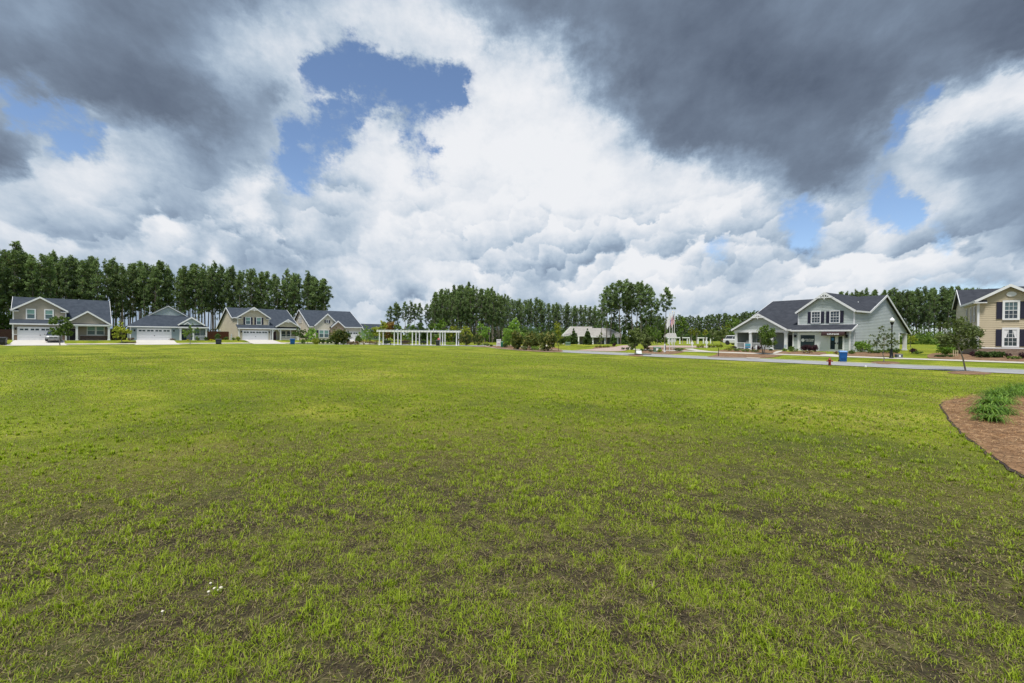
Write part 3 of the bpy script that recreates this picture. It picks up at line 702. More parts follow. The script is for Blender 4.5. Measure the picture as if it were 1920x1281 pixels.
for xa_, xb_ in ((0.0, 0.56), (5.56, G1)): MB().box(xa_, xb_, -0.06, 0, 0, 0.95).build('stone_base', STONE, h1); MB().box(xa_ - .02, xb_ + .02, -0.09, 0.01, 0.95, 1.02).build('base_cap', WHITE, h1)
garage_door(h1, Wall((0, 0), (G1, 0)), 0.62)
lantern(h1, wf, 0.3, 1.75); lantern(h1, wf, 5.83, 1.75)
gable_x(h1, 0, W1, -0.35, 6.0, 12.8, E1, 7.42, E1, ROOF, cut=(0, G1, 5.02))
gable_y(h1, 0, G1, 0.7, 6.0, 5.02, 7.30, ROOF, 0.32, ecut=2.8, sid=SID_TAN, wallz=3.45, eavebox=True)
siding(h1, Wall((G1, 0.7), (G1, 3.6)), [(0, 3.3), (2.4, 4.98), (0, 4.98)], SID_TAN)
roofp(h1, [(-0.35, -0.4, E1 + 0.02), (G1 + .3, -0.4, E1 + 0.02), (G1 + .3, 0.7, 3.52), (-0.35, 0.7, 3.52)], ROOF, 'skirt_roof')
MB().beam((-0.35, -0.43, E1 - 0.05), (G1 + .3, -0.43, E1 - 0.05), 0.05, 0.2).build('gutter', WHITE, h1)
wu = Wall((0, 0.7), (G1, 0.7)); window(h1, wu, 1.55, 3.68, 0.85, 1.42, fr=0.15); window(h1, wu, 3.65, 3.68, 0.85, 1.42, fr=0.15)
corner(h1, 0, 0.7, 3.4, 5.0); corner(h1, G1, 0.7, 3.4, 5.0); corner(h1, 0, 0, 0, E1, 0.18); corner(h1, G1, 0, 0, E1, 0.2)
gable_y(h1, 5.9, W1 + .15, -0.1, 4.5, E1, 5.15, ROOF, 0.3, sid=SID_TAN, wallz=E1 + .02, eavebox=False)
MB().box(5.7, W1 + .35, -0.28, -0.02, E1 - 0.3, E1).build('porch_beam', WHITE, h1)
for x in (7.45, W1): post(h1, x, -0.1, 0.0, E1 - 0.28, 0.3)
wp = Wall((G1, 1.8), (W1, 1.8)); siding(h1, wp, [(0, 0), (W1 - G1, 0), (W1 - G1, E1), (0, E1)], SID_TAN)
b = MB(); b.box(7.9, W1 - 0.1, 1.7, 1.79, 0, 0.86); b.build('stone_wainscot', STONE, h1)
MB().box(7.88, W1 - 0.1, 1.66, 1.8, 0.86, 0.93).build('wainscot_cap', WHITE, h1)
window(h1, wp, 2.75, 1.05, 0.95, 1.4, fr=0.12); window(h1, wp, 3.95, 1.05, 0.95, 1.4, fr=0.12)
frontdoor(h1, wp, 0.45); floor_slab(h1, G1, W1 + 0.2, -0.3, 1.8, -0.15, 0.06)
vent_pipe(h1, 7.8, 8.0, 6.2, 1.4); vent_pipe(h1, 8.3, 8.2, 6.2, 1.3)
floor_slab(h1, -0.1, W1 + 0.05, 0.0, 12.5, -0.6, 0.0, CONC, 'foundation')

# ---- house 2 : blue grey, one storey with a clipped front gable
h2 = empty('house', (-70.2, 83.7, 0.12), R(42), 'blue-grey one-storey house with a clipped gable, second in the row', 'house', 'houses in a row beyond the lawn')
E2 = 2.62; W2 = 11.7
wf = Wall((0, 0), (7.4, 0))
siding(h2, Wall((0, 0), (1.05, 0)), [(0, 0), (1.05, 0), (1.05, E2), (0, E2)], SID_BLUE); siding(h2, Wall((1.05, 0), (5.95, 0)), [(0, 2.13), (4.9, 2.13), (4.9, E2), (0, E2)], SID_BLUE)
siding(h2, Wall((5.95, 0), (7.4, 0)), [(0, 0), (1.45, 0), (1.45, E2), (0, E2)], SID_BLUE)
siding(h2, Wall((0, 13), (0, 0)), [(0, 0), (13, 0), (13, E2), (0, E2)], SID_BLUE); siding(h2, Wall((W2, 1.9), (W2, 13)), [(0, 0), (11.1, 0), (11.1, E2), (0, E2)], SID_BLUE)
siding(h2, Wall((7.4, 0), (7.4, 1.9)), [(0, 0), (1.9, 0), (1.9, E2), (0, E2)], SID_BLUE)
garage_door(h2, wf, 1.06); lantern(h2, wf, 0.6, 1.7); lantern(h2, wf, 6.45, 1.7)
xm = 5.85; AP = 6.85
roofp(h2, [(-0.4, -0.4, E2), (12.1, -0.4, E2), (8.95, 3.0, 4.95), (2.75, 3.0, 4.95)], ROOF, 'front_roof_slope')
for s_, X in ((1, -0.4), (-1, 12.1)):
    Xg = 2.75 if s_ > 0 else 8.95
    roofp(h2, [(X, -0.4, E2), (Xg, 3.0, 4.95), (xm, 3.0, AP), (xm, 13.4, AP), (X, 13.4, E2)], ROOF)
w3 = Wall((2.75, 3.0), (8.95, 3.0)); siding(h2, w3, [(0.15, 4.95), (6.05, 4.95), (3.1, AP - 0.12)], mat('pale_blue_siding', (0.36, 0.42, 0.44), 0.6))
rake(h2, (2.55, 2.75, 4.80), (xm, 2.75, AP + .04)); rake(h2, (xm, 2.746, AP + .04), (9.15, 2.746, 4.80))
roofp(h2, [(2.55, 2.7, 4.84), (xm, 2.7, AP + .07), (xm, 3.3, AP + .07), (2.55, 3.3, 4.84)], ROOF, 'gable_overhang', 0.08); roofp(h2, [(9.15, 2.7, 4.84), (9.15, 3.3, 4.84), (xm, 3.3, AP + .07), (xm, 2.7, AP + .07)], ROOF, 'gable_overhang', 0.08)
MB().beam((-0.42, -0.44, E2 - 0.05), (12.12, -0.44, E2 - 0.05), 0.05, 0.2).build('fascia', WHITE, h2)
gable_y(h2, 7.2, 11.3, -0.15, 4.2, 3.05, 4.62, ROOF, 0.2, sid=mat('pale_blue_siding', (0.36, 0.42, 0.44), 0.6), wallz=3.05, fascia=False)
b = MB(); b.beam((8.0, -0.42, 3.1), (8.6, -0.42, 3.55), 0.05, 0.14); b.beam((8.6, -0.42, 3.55), (9.1, -0.42, 3.1), 0.05, 0.14); b.build('dormer_trim', WHITE, h2)
MB().box(7.2, W2 + 0.1, -0.2, 0.0, E2 - 0.3, E2 - 0.02).build('porch_beam', WHITE, h2)
for x in (7.5, 9.55, W2 - 0.02): post(h2, x, -0.1, 0, E2 - 0.3, 0.26)
wp = Wall((7.4, 1.9), (W2, 1.9)); siding(h2, wp, [(0, 0), (4.3, 0), (4.3, E2), (0, E2)], SID_BLUE)
frontdoor(h2, wp, 0.35, m=mat('teal_door', (0.02, 0.05, 0.06), 0.4)); window(h2, wp, 2.55, 0.75, 0.9, 1.5)
railing(h2, 9.7, W2 - 0.15, -0.1, 0.1); floor_slab(h2, 7.3, W2 + 0.1, -0.25, 1.9, -0.15, 0.06)
vent_pipe(h2, 3.2, 6.0, 5.6, 1.0); corner(h2, 0, 0, 0, E2, 0.18); corner(h2, 7.4, 0, 0, E2, 0.16)
floor_slab(h2, 0, W2, 0, 13, -0.6, 0.0, CONC, 'foundation')

# ---- house 3 and the sales house share a plan
def plan_c(root, Wt, G, dep, yr, ef, pz, E5, P2, yu, sid, roof, ornament=True, ridge_front=True):
    pass
h3 = empty('house', (-58.0, 96.7, 0.0), R(47), 'cream two-storey house with navy shutters and white garage, third in the row', 'house', 'houses in a row beyond the lawn')
E3 = 2.72; W3 = 12.3; G3 = 6.2
wf = Wall((0, 0), (G3, 0))
siding(h3, Wall((0, 0), (0.74, 0)), [(0, 0), (.74, 0), (.74, E3), (0, E3)], SID_CREAM); siding(h3, Wall((.74, 0), (5.66, 0)), [(0, 2.13), (4.92, 2.13), (4.92, E3), (0, E3)], SID_CREAM); siding(h3, Wall((5.66, 0), (G3, 0)), [(0, 0), (.54, 0), (.54, E3), (0, E3)], SID_CREAM)
garage_door(h3, wf, 0.76); lantern(h3, wf, 0.4, 1.75); lantern(h3, wf, 5.95, 1.75)
siding(h3, Wall((0, 15.2), (0, 0)), [(0, 0), (15.2, 0), (15.2, E3), (14.3, 3.4), (14.3, 4.98), (11.6, 4.98), (7.3, 7.26), (0, E3)], SID_CREAM)
siding(h3, Wall((W3, 1.2), (W3, 15.2)), [(0, 0), (14, 0), (14, E3), (6.7, 7.28), (0, E3)], SID_CREAM)
gable_x(h3, 0, W3, -0.35, 7.9, 15.6, E3, 7.40, E3, ROOF, cut=(0, G3, 5.0))
gable_y(h3, 0, G3, 0.9, 7.9, 5.0, 7.34, ROOF, 0.34, ecut=3.75, sid=SID_CREAM, wallz=3.4, ornament=True, eavebox=True)
siding(h3, Wall((G3, 0.9), (G3, 4.0)), [(0, 3.3), (3.1, 5.0), (0, 5.0)], SID_CREAM)
roofp(h3, [(-0.35, -0.4, E3 + .02), (W3 + .3, -0.4, E3 + .02), (W3 + .3, 0.95, 3.52), (-0.35, 0.95, 3.52)], ROOF, 'skirt_roof')
wu = Wall((0, 0.9), (G3, 0.9))
for x in (1.55, 3.7): window(h3, wu, x, 3.62, 0.85, 1.42, shut=0.34)
corner(h3, 0, 0.9, 3.4, 5.0); corner(h3, G3, 0.9, 3.4, 5.0); corner(h3, 0, 0, 0, E3, 0.18); corner(h3, G3, 0, 0, E3, 0.16)
gable_y(h3, 7.3, W3 + 0.1, -0.25, 4.0, 3.15, 4.85, ROOF, 0.2, sid=SID_CREAM, wallz=3.15, ornament=True, fascia=False)
MB().box(G3, W3 + 0.1, -0.25, -0.02, E3 - 0.3, E3 - 0.02).build('porch_beam', WHITE, h3)
for x in (6.6, 8.3, W3 - 0.1): post(h3, x, -0.12, 0, E3 - 0.3, 0.24)
b = MB(); b.beam((6.72, -0.12, 1.9), (7.1, -0.12, 2.4), 0.1, 0.14); b.beam((8.18, -0.12, 1.9), (7.8, -0.12, 2.4), 0.1, 0.14); b.build('arch_bracket', WHITE, h3)
wp = Wall((G3, 1.8), (W3, 1.8)); siding(h3, wp, [(0, 0), (W3 - G3, 0), (W3 - G3, E3), (0, E3)], SID_CREAM); siding(h3, Wall((G3, 0), (G3, 1.8)), [(0, 0), (1.8, 0), (1.8, E3), (0, E3)], SID_CREAM)
frontdoor(h3, wp, 0.9, m=mat('plum_door', (0.10, 0.055, 0.07), 0.4)); window(h3, wp, 3.0, 0.7, 0.85, 1.5, up=GLASS, lo=BLINDLO); window(h3, wp, 4.2, 0.7, 0.85, 1.5, up=GLASS, lo=BLINDLO)
railing(h3, 8.45, W3 - 0.25, -0.12, 0.1); floor_slab(h3, G3, W3 + 0.1, -0.25, 1.8, -0.15, 0.06); vent_pipe(h3, 3.0, 8.6, 6.9, 0.6)
floor_slab(h3, -0.02, W3, 0, 15.2, -0.6, 0.0, CONC, 'foundation')
window(h3, Wall((0, 15.2), (0, 0)), 1.2, 0.9, 0.8, 1.4)

# ---- house 4 : ivory, steep front gable and stone entry gable
h4 = empty('house', (-46.96, 106, -0.1), R(40), 'ivory house with a stone entry gable and steep roof, nearest the pergola', 'house', 'houses in a row beyond the lawn')
E4 = 3.42; W4 = 12.0; dp = 16.0; yr4 = 8.3; P4 = 7.66
siding(h4, Wall((0, dp), (0, 0)), [(0, 0), (dp, 0), (dp, E4), (dp - yr4, P4 - .12), (0, E4)], SID_IVORY)
siding(h4, Wall((W4, 0), (W4, dp)), [(0, 0), (dp, 0), (dp, E4), (yr4, P4 - .12), (0, E4)], SID_IVORY)
siding(h4, Wall((0, 0), (8.6, 0)), [(0, 0), (8.6, 0), (8.6, E4), (0, E4)], SID_IVORY)
siding(h4, Wall((8.6, 0), (11.3, 0)), [(0, 2.3), (2.7, 2.3), (2.7, E4), (0, E4)], SID_IVORY); siding(h4, Wall((11.3, 0), (W4, 0)), [(0, 0), (.7, 0), (.7, E4), (0, E4)], SID_IVORY)
garage_door(h4, Wall((0, 0), (W4, 0)), 8.62, 2.64, 2.25, 4); lantern(h4, Wall((0, 0), (W4, 0)), 11.65, 1.8)
MB().box(11.3, W4 + 0.02, -0.06, 0, 0, 0.9).build('stone_base', STONEL, h4)
gable_x(h4, 0, W4, -0.4, yr4, dp + .4, E4, P4, E4 - .3, ROOF)
gable_y(h4, 0.75, 6.35, -0.9, 5.0, 3.6, 6.5, ROOF, 0.25, sid=SID_IVORY, wallz=0, fascia=False)
siding(h4, Wall((.75, 0), (.75, -.9)), [(0, 0), (.9, 0), (.9, 3.8), (0, 3.8)], SID_IVORY)
w4 = Wall((.75, -.9), (6.35, -.9)); window(h4, w4, 0.95, 0.95, 0.95, 1.6, shut=0); window(h4, w4, 2.1, 0.95, 0.95, 1.6)
b = MB(); w4.box(b, 0.3, 0.78, 0.03, 0.07, 0.9, 2.6); b.build('shutter', SHUT, h4); b = MB(); w4.box(b, 3.2, 3.68, 0.03, 0.07, 0.9, 2.6); b.build('shutter', SHUT, h4)
window(h4, w4, 2.52, 4.35, 0.5, 0.62, cols=2, shut=0.3, fr=0.07, up=GLASS, lo=GLASS, single=True)
gable_y(h4, 4.25, 7.15, -1.7, 4.0, 3.35, 4.85, ROOF, 0.28, sid=None, fascia=False)
ws = Wall((4.25, -1.7), (7.15, -1.7))
siding(h4, ws, [(0, 0), (0.85, 0), (0.85, 3.45), (0, 3.45)], STONEL, 0.3, 'stone_wall'); siding(h4, ws, [(2.05, 0), (2.9, 0), (2.9, 3.45), (2.05, 3.45)], STONEL, 0.3, 'stone_wall')
siding(h4, ws, [(0.85, 2.5), (2.05, 2.5), (2.9, 3.45), (1.45, 4.75), (0, 3.45)], STONEL, 0.3, 'stone_wall')
siding(h4, Wall((4.25, -.9), (4.25, -1.7)), [(0, 0), (.8, 0), (.8, 3.45), (0, 3.45)], STONEL, 0.3, 'stone_wall'); siding(h4, Wall((7.15, -1.7), (7.15, 0)), [(0, 0), (1.7, 0), (1.7, 3.45), (0, 3.45)], STONEL, 0.3, 'stone_wall')
MB().box(5.1, 6.3, -1.2, -1.1, 0, 2.5).build('front_door', DOORDK, h4)
wl = Wall((0, dp), (0, 0))
for x in (6.6, 7.6, 8.5): window(h4, wl, x, 4.4, 0.42, 1.3, fr=0.08, up=GLASS, lo=GLASS)
floor_slab(h4, 0, W4, 0, dp, -0.8, 0, CONC, 'foundation'); corner(h4, 0, 0, 0, E4); corner(h4, W4, 0, 0, E4)
MB().box(0, W4, -0.03, 0.0, E4 - 0.25, E4 - 0.02).build('frieze_board', WHITE, h4)

# ---- far green house and another roof beyond
def small_house(loc, rz, W_, D_, E_, P_, sid, roof, label):
    r = empty('house', loc, rz, label, 'house')
    siding(r, Wall((0, 0), (W_, 0)), [(0, 0), (W_, 0), (W_, E_), (0, E_)], sid); siding(r, Wall((0, D_), (0, 0)), [(0, 0), (D_, 0), (D_, E_), (D_ / 2, P_ - .1), (0, E_)], sid)
    siding(r, Wall((W_, 0), (W_, D_)), [(0, 0), (D_, 0), (D_, E_), (D_ / 2, P_ - .1), (0, E_)], sid)
    gable_x(r, 0, W_, -0.4, D_ / 2, D_ + .4, E_, P_, E_, roof)
    w = Wall((0, 0), (W_, 0))
    for x in np.arange(1.0, W_ - 1.4, 2.4): window(r, w, float(x), 1.0, 0.95, 1.4)
    wl_ = Wall((0, D_), (0, 0)); window(r, wl_, D_ * .45, 1.0, 0.9, 1.4, fr=.14)
    corner(r, 0, 0, 0, E_); corner(r, W_, 0, 0, E_)
    return r
p = far(686, 165); small_house((p.x, p.y, -0.4), R(48), 8.5, 8, 3.0, 5.9, SID_GREEN, ROOF, 'green house with a dark roof far behind the ivory house')
p = far(762, 215); small_house((p.x, p.y, -0.9), R(20), 8, 8, 3.6, 6.6, SID_BLUE, ROOF, 'distant blue-grey house roof seen over the white pergola')
p = far(1232, 230); small_house((p.x, p.y, -1.1), R(-10), 9, 7, 2.6, 4.6, mat('white_siding', (0.5, 0.51, 0.53), .6), TANROOF, 'distant low white house with a pale roof behind the flagpoles')

# ---- clubhouse with the pale roof
cb = empty('clubhouse', (*far(1056, 150).xy, -1.1), R(-8), 'low clubhouse with a pale grey-beige roof and white columns among pines', 'clubhouse')
siding(cb, Wall((1.5, 2.5), (19, 2.5)), [(0, 0), (17.5, 0), (17.5, 2.7), (0, 2.7)], mat('clubhouse_wall', (0.20, 0.21, 0.18), 0.7))
roofp(cb, [(-0.5, -0.4, 2.8), (9.5, -0.4, 2.8), (9.5, 3.6, 5.9), (2.3, 3.6, 5.9)], TANROOF); roofp(cb, [(-0.5, -0.4, 2.8), (2.3, 3.6, 5.9), (2.3, 4.2, 5.9), (-0.5, 8.5, 2.8)], TANROOF)
roofp(cb, [(9.5, 8.5, 2.8), (-0.5, 8.5, 2.8), (2.3, 3.8, 5.9), (9.5, 3.6, 5.9)], TANROOF)
roofp(cb, [(8.6, -0.8, 2.5), (20.5, -0.8, 2.5), (15.0, 3.6, 5.4), (9.4, 3.6, 5.4)], TANROOF); roofp(cb, [(20.5, -0.8, 2.5), (20.5, 8.5, 2.5), (15.0, 3.7, 5.4)], TANROOF); roofp(cb, [(20.5, 8.5, 2.5), (9.4, 8.5, 2.5), (9.4, 3.6, 5.4), (15.0, 3.6, 5.4)], TANROOF)
rake(cb, (-0.6, -0.5, 2.75), (2.25, -0.45, 5.85), h=0.35); rake(cb, (15.0, 3.5, 5.45), (20.6, -0.85, 2.5), h=0.22)
MB().beam((8.5, -0.85, 2.45), (20.5, -0.85, 2.45), 0.05, 0.25).build('fascia', WHITE, cb); MB().beam((-0.5, -0.45, 2.75), (9.5, -0.45, 2.75), 0.05, 0.25).build('fascia', WHITE, cb)
for x in (0.1, 5.0, 9.6, 13.5, 17.5, 20.0): post(cb, x, -0.2, 0, 2.6, 0.42)

# ---- sales house : sage grey, with awning and lettering
Ov = (40.38, 54.4, -0.05); TH = R(-57)
sh = empty('sales_house', Ov, TH, 'sage-grey two-storey house with a brown shop awning and porch', 'house')
ES = 2.66; GS = 6.35; WS = 14.0
siding(sh, Wall((-GS, 0), (0, 0)), [(0, 0), (0.62, 0), (0.62, ES), (0, ES)], SID_SAGE); siding(sh, Wall((-GS + .62, 0), (-0.62, 0)), [(0, 2.28), (GS - 1.24, 2.28), (GS - 1.24, ES), (0, ES)], SID_SAGE); siding(sh, Wall((-.62, 0), (0, 0)), [(0, 0), (.62, 0), (.62, ES), (0, ES)], SID_SAGE)
wg = Wall((-GS, 0), (0, 0))
f = MB(); wg.box(f, 0.55, 0.72, -0.02, 0.1, 0, 2.4); wg.box(f, GS - .72, GS - .55, -0.02, 0.1, 0, 2.4); wg.box(f, 0.72, GS - .72, -0.02, 0.098, 2.2, 2.4); f.build('shopfront_frame', WHITE, sh)
pan = MB(); wg.box(pan, 2.62, 4.05, -0.06, 0.0, 0.0, 2.2)
for k_ in range(12): pan_x = 2.62 + 1.43 * k_ / 12; wg.box(pan, pan_x + .01, pan_x + .105, 0.0, 0.012, 0.02, 2.18)
pan.build('white_panel', WHITE, sh)
gl = MB(); wg.box(gl, 0.86, 2.55, -0.06, -0.02, 0.35, 2.06); go = gl.build('shop_window', GLASS, sh)
f = MB(); wg.box(f, 0.72, 0.86, -0.06, 0.02, 0.2, 2.2); wg.box(f, 2.55, 2.62, -0.06, 0.02, 0.2, 2.2); wg.box(f, 0.86, 2.55, -0.06, 0.018, 2.06, 2.2); wg.box(f, 0.72, 2.62, -0.06, 0.02, 0.0, 0.35); f.build('window_frame', WHITE, go)
def text(s_, size, loc, rot, m, parent, name='lettering', ext=0.008, sx=1.0):
    c = bpy.data.curves.new(name, 'FONT'); c.body = s_; c.size = size; c.extrude = ext; c.align_x = 'CENTER'; c.align_y = 'CENTER'; c.offset = 0.006
    c.materials.append(m); o = bpy.data.objects.new(name, c); COL.objects.link(o); bpy.context.view_layer.update()
    me = bpy.data.meshes.new_from_object(o); bpy.data.objects.remove(o); o = link(name, me, parent)
    o.location = loc; o.rotation_euler = rot; o.scale = (sx, 1, 1); return o
LETW = mat('white_vinyl_lettering', (0.75, 0.76, 0.78), 0.6)
text('WELCOME', 0.22, wg.T(1.94, 0.0, 1.47), (R(90), 0, 0), LETW, go, sx=1.0); text('HOME CENTER', 0.13, wg.T(1.94, 0.0, 1.29), (R(90), 0, 0), LETW, go)
lg = MB(); cpt = wg.T(1.15, 0, 1.4); n_ = 20
lg.poly([(cpt[0] + 0.21 * math.cos(2 * math.pi * i / n_), cpt[1] + 0.0, cpt[2] + 0.21 * math.sin(2 * math.pi * i / n_)) for i in range(n_)]); lo_ = lg.build('round_logo', LETW, go)
for k_, x in enumerate((4.15, 5.0)):
    d = MB(); wg.box(d, x, x + 0.14, -0.05, 0.03, 0.05, 2.1); wg.box(d, x + 0.66, x + 0.8, -0.05, 0.03, 0.05, 2.1); wg.box(d, x + .14, x + .66, -0.05, 0.028, 0.05, 0.32); wg.box(d, x + .14, x + .66, -0.05, 0.028, 1.92, 2.1)
    do = d.build('glass_door', WHITE, sh); g = MB(); wg.box(g, x + .14, x + .66, -0.04, 0.0, .32, 1.92); g.build('pane', GLASS, do)
    if k_ == 0:
        g = MB(); wg.box(g, x + .27, x + .53, 0.0, 0.008, 1.4, 1.72); g.build('blue_notice', mat('blue_print', (0.05, 0.22, 0.5), .5), do)
    h = MB(); wg.box(h, x + (.68 if k_ == 0 else .06), x + (.74 if k_ == 0 else .12), 0.03, 0.09, .95, 1.15); h.build('handle', BLACK, do)
f = MB(); wg.box(f, 4.05, 4.15, -0.05, 0.05, 0, 2.2); wg.box(f, 4.95, 5.0, -0.05, 0.04, 0, 2.2); wg.box(f, 4.15, GS - .72, -0.05, 0.038, 2.1, 2.2); f.build('door_frame', WHITE, sh)
# awning
AW = mat('brown_awning_canvas', (0.035, 0.016, 0.016), 0.8)
a0, a1 = 3.55, GS - 0.35
aw = MB(); prof = [(0.03, 2.56), (0.35, 2.52), (0.62, 2.38), (0.72, 2.12)]
for (d0_, z0_), (d1_, z1_) in zip(prof, prof[1:]): aw.poly([wg.T(a0, d0_, z0_), wg.T(a1, d0_, z0_), wg.T(a1, d1_, z1_), wg.T(a0, d1_, z1_)])
for X in (a0, a1): aw.poly([wg.T(X, d_, z_) for d_, z_ in prof] + [wg.T(X, 0.03, 2.12)])
wg.box(aw, a0, a1, 0.715, 0.735, 1.98, 2.14)
awo = aw.build('awning', AW, sh)
text('LENNAR', 0.27, wg.T(4.86, 0.742, 2.17), (R(90), 0, 0), LETW, awo, ext=0.006, sx=1.25)
lantern(sh, wg, 0.28, 1.75); lantern(sh, wg, GS - 0.28, 1.75)
# roofs and upper storey
gable_x(sh, -WS, 0, -0.4, 10.2, 19.2, ES, 7.41, 2.45, ROOFK, 0.3, cut=(-GS + .1, 0, 5.0))
gable_y(sh, -GS + .1, 0, 1.1, 10.2, 5.0, 7.46, ROOFK, 0.32, ecut=4.9, sid=SID_SAGE, wallz=3.3, ornament=True)
roofp(sh, [(-GS - .3, -0.42, ES + .02), (0.32, -0.42, ES + .02), (0.32, 1.1, 3.38), (-GS - .3, 1.1, 3.38)], ROOFK, 'skirt_roof')
rake(sh, (0.36, -0.45, ES), (0.36, 1.1, 3.36), h=0.2); MB().beam((-GS - .3, -0.45, ES - 0.06), (0.36, -0.45, ES - 0.06), 0.06, 0.16).build('gutter', WHITE, sh)
wu = Wall((-GS + .1, 1.1), (0, 1.1))
for x in (1.62, 3.75): window(sh, wu, x, 3.66, 0.92, 1.36, cols=3, rows=2, shut=0.36, up=GLASS, lo=GLASS)
MB().box(-GS + .1, 0, 1.05, 1.09, 3.38, 3.46).build('frieze_board', WHITE, sh)
corner(sh, -GS + .1, 1.1, 3.4, 5.0); corner(sh, 0, 1.1, 3.36, 5.0); corner(sh, 0, 0, 0, ES, .16); corner(sh, -GS, 0, 0, ES, .16); corner(sh, 0.02, 1.1, 0, 2.5, 0.1)
siding(sh, Wall((0, 0), (0, 15.5)), [(0, 0), (15.5, 0), (15.5, 2.45), (0, 2.45)], mat('sage_siding_shade_tint', (0.45, 0.495, 0.515), 0.6, nz=0.05, nscale=0.7))  # same siding tinted bluer: the side wall's cooler shade put into its colour
siding(sh, Wall((0, 0), (0, 18.4)), [(1.1, 2.45), (18.4, 2.45), (18.4, 2.75), (10.2, 7.28), (5.5, 5.0), (1.1, 5.0)], MATS['sage_siding_shade_tint'])
siding(sh, Wall((0, 0), (0, 1.1)), [(0, 2.45), (1.1, 2.45), (1.1, 3.3), (0, 2.66)], MATS['sage_siding_shade_tint'])
siding(sh, Wall((-WS, 18), (-WS, 0)), [(0, 0), (18, 0), (18, ES), (7.8, 7.2), (0, 2.5)], SID_SAGE); siding(sh, Wall((0, 15.5), (-WS, 15.5)), [(0, 0), (WS, 0), (WS, 2.5), (0, 2.5)], SID_SAGE)
post(sh, -0.1, 18.1, 0, 2.45, 0.4); corner(sh, 0, 15.5, 0, 2.45, .16)
vent_pipe(sh, -1.6, 6.6, 6.0, 0.5)
MB().box(0.03, 0.15, 7.6, 8.1, 0.9, 1.7).build('meter_box', mat('grey_box', (.25, .28, .30), .5), sh); MB().tube([(0.09, 7.85, 0.1), (0.09, 7.85, 0.9)], 0.03).build('conduit', mat('grey_box', (.25, .28, .30), .5), sh)
# porch on the left part
gable_y(sh, -WS + .1, -GS - .5, -0.9, 8.0, 2.75, 4.95, ROOFK, 0.35, sid=SID_SAGE, wallz=2.75, ornament=True)
MB().box(-WS, -GS - .3, -0.95, -0.7, 2.38, 2.74).build('porch_beam', WHITE, sh)
for x in (-WS + .3, -11.6, -8.7, -GS - .55): post(sh, x, -0.8, 0, 2.4, 0.3)
siding(sh, Wall((-WS, 2.4), (-GS, 2.4)), [(0, 0), (WS - GS, 0), (WS - GS, ES), (0, ES)], SID_SAGE); siding(sh, Wall((-GS, 2.4), (-GS, 0)), [(0, 0), (2.4, 0), (2.4, ES), (0, ES)], SID_SAGE)
wq = Wall((-WS, 2.4), (-GS, 2.4)); frontdoor(sh, wq, 5.9, m=mat('green_black_door', (.012, .02, .02), .4)); window(sh, wq, 1.6, .8, .9, 1.5); window(sh, wq, 2.9, .8, .9, 1.5)
railing(sh, -11.4, -8.9, -0.8, 0.1); railing(sh, -WS + .4, -11.8, -.8, .1); floor_slab(sh, -WS, -GS, -1.1, 2.4, -.2, .06); floor_slab(sh, -WS + .05, -.02, .02, 15.4, -0.6, -0.02, CONC, 'foundation')
floor_slab(sh, -.4, .15, 15.6, 18.4, -.2, .05)

# ---- beige house at the right edge
bh = empty('house', (48.4, 47.3, 0.16), R(-38), 'beige two-storey house with brick base at the right edge', 'house')
EB = 5.42
W5 = 9.5
siding(bh, Wall((0, 0), (W5, 0)), [(0, 0.62), (W5, 0.62), (W5, EB), (0, EB)], SID_BEIGE)
MB().box(-0.04, W5, -0.08, 8.7, -0.5, 0.56).build('brick_base', BRICK, bh)
MB().box(-0.07, W5, -0.11, 0.02, 0.56, 0.66).build('water_table', WHITE, bh)
for row in range(8):
    off = 0.12 if row % 2 else 0
    bb = MB()
    for c_ in range(int(W5 / 0.24)): bb.box(off + c_ * .24, off + c_ * .24 + .215, -0.095, -0.08, -0.02 + row * .072, -0.02 + row * .072 + .058)
    tag(bb.build('brick_course', BRICK, bh), kind='stuff')
siding(bh, Wall((0, 15), (0, 0)), [(0, 0.3), (15, 0.3), (15, EB), (0, EB)], mat('cream_side_siding', (.52, .47, .36), .6)); 
siding(bh, Wall((0, 15), (0, 8.7)), [(0, EB), (6.3, EB), (3.15, 7.42)], MATS['cream_side_siding'])
gable_x(bh, 0, W5, 8.3, 11.8, 15.4, EB, 7.6, EB, ROOFK, .35)
gable_y(bh, 0, 4.35, -0.05, 11.6, EB + .02, 7.02, ROOFK, .38, sid=SID_BEIGE, wallz=EB - .1, ecut=8.6, eavebox=True)
roofp(bh, [(4.3, -.35, EB), (W5 + .3, -.35, EB), (W5 + .3, 8.8, 7.5), (4.3, 8.8, 7.5)], ROOFK)
MB().beam((4.7, -.4, EB - .08), (W5 + .3, -.4, EB - .08), .06, .2).build('fascia', WHITE, bh); MB().box(-.33, 0, -.33, 8.3, EB - .2, EB - .17).build('soffit', TRIMSH, bh)
siding(bh, Wall((W5, 0), (W5, 15)), [(0, .3), (15, .3), (15, EB), (11.8, 7.4), (0, EB)], SID_BEIGE)
corner(bh, 0, 0, .6, EB, .16)
wb = Wall((0, 0), (W5, 0))
for z_, cu in ((3.62, False), (.86, True)):
    window(bh, wb, 1.88, z_, .86, 1.62, cols=3, rows=2, shut=.4, fr=.17, up=BLINDLO if not cu else GLASS, lo=GLASS, curtain=cu)
    window(bh, wb, 5.6, z_, .86, 1.62, cols=3, rows=2, shut=.4, fr=.17, up=GLASS, lo=GLASS)
ov = MB(); cx_, cz_ = wb.T(2.3, 0, 0)[0], 6.05
ring = [(cx_ + .36 * math.cos(2 * math.pi * i / 24), -0.1, cz_ + .25 * math.sin(2 * math.pi * i / 24)) for i in range(24)]; ring2 = [(x, -0.15, z) for x, y, z in ring]
ov.poly(list(reversed(ring2))) if False else ov.poly(ring2)
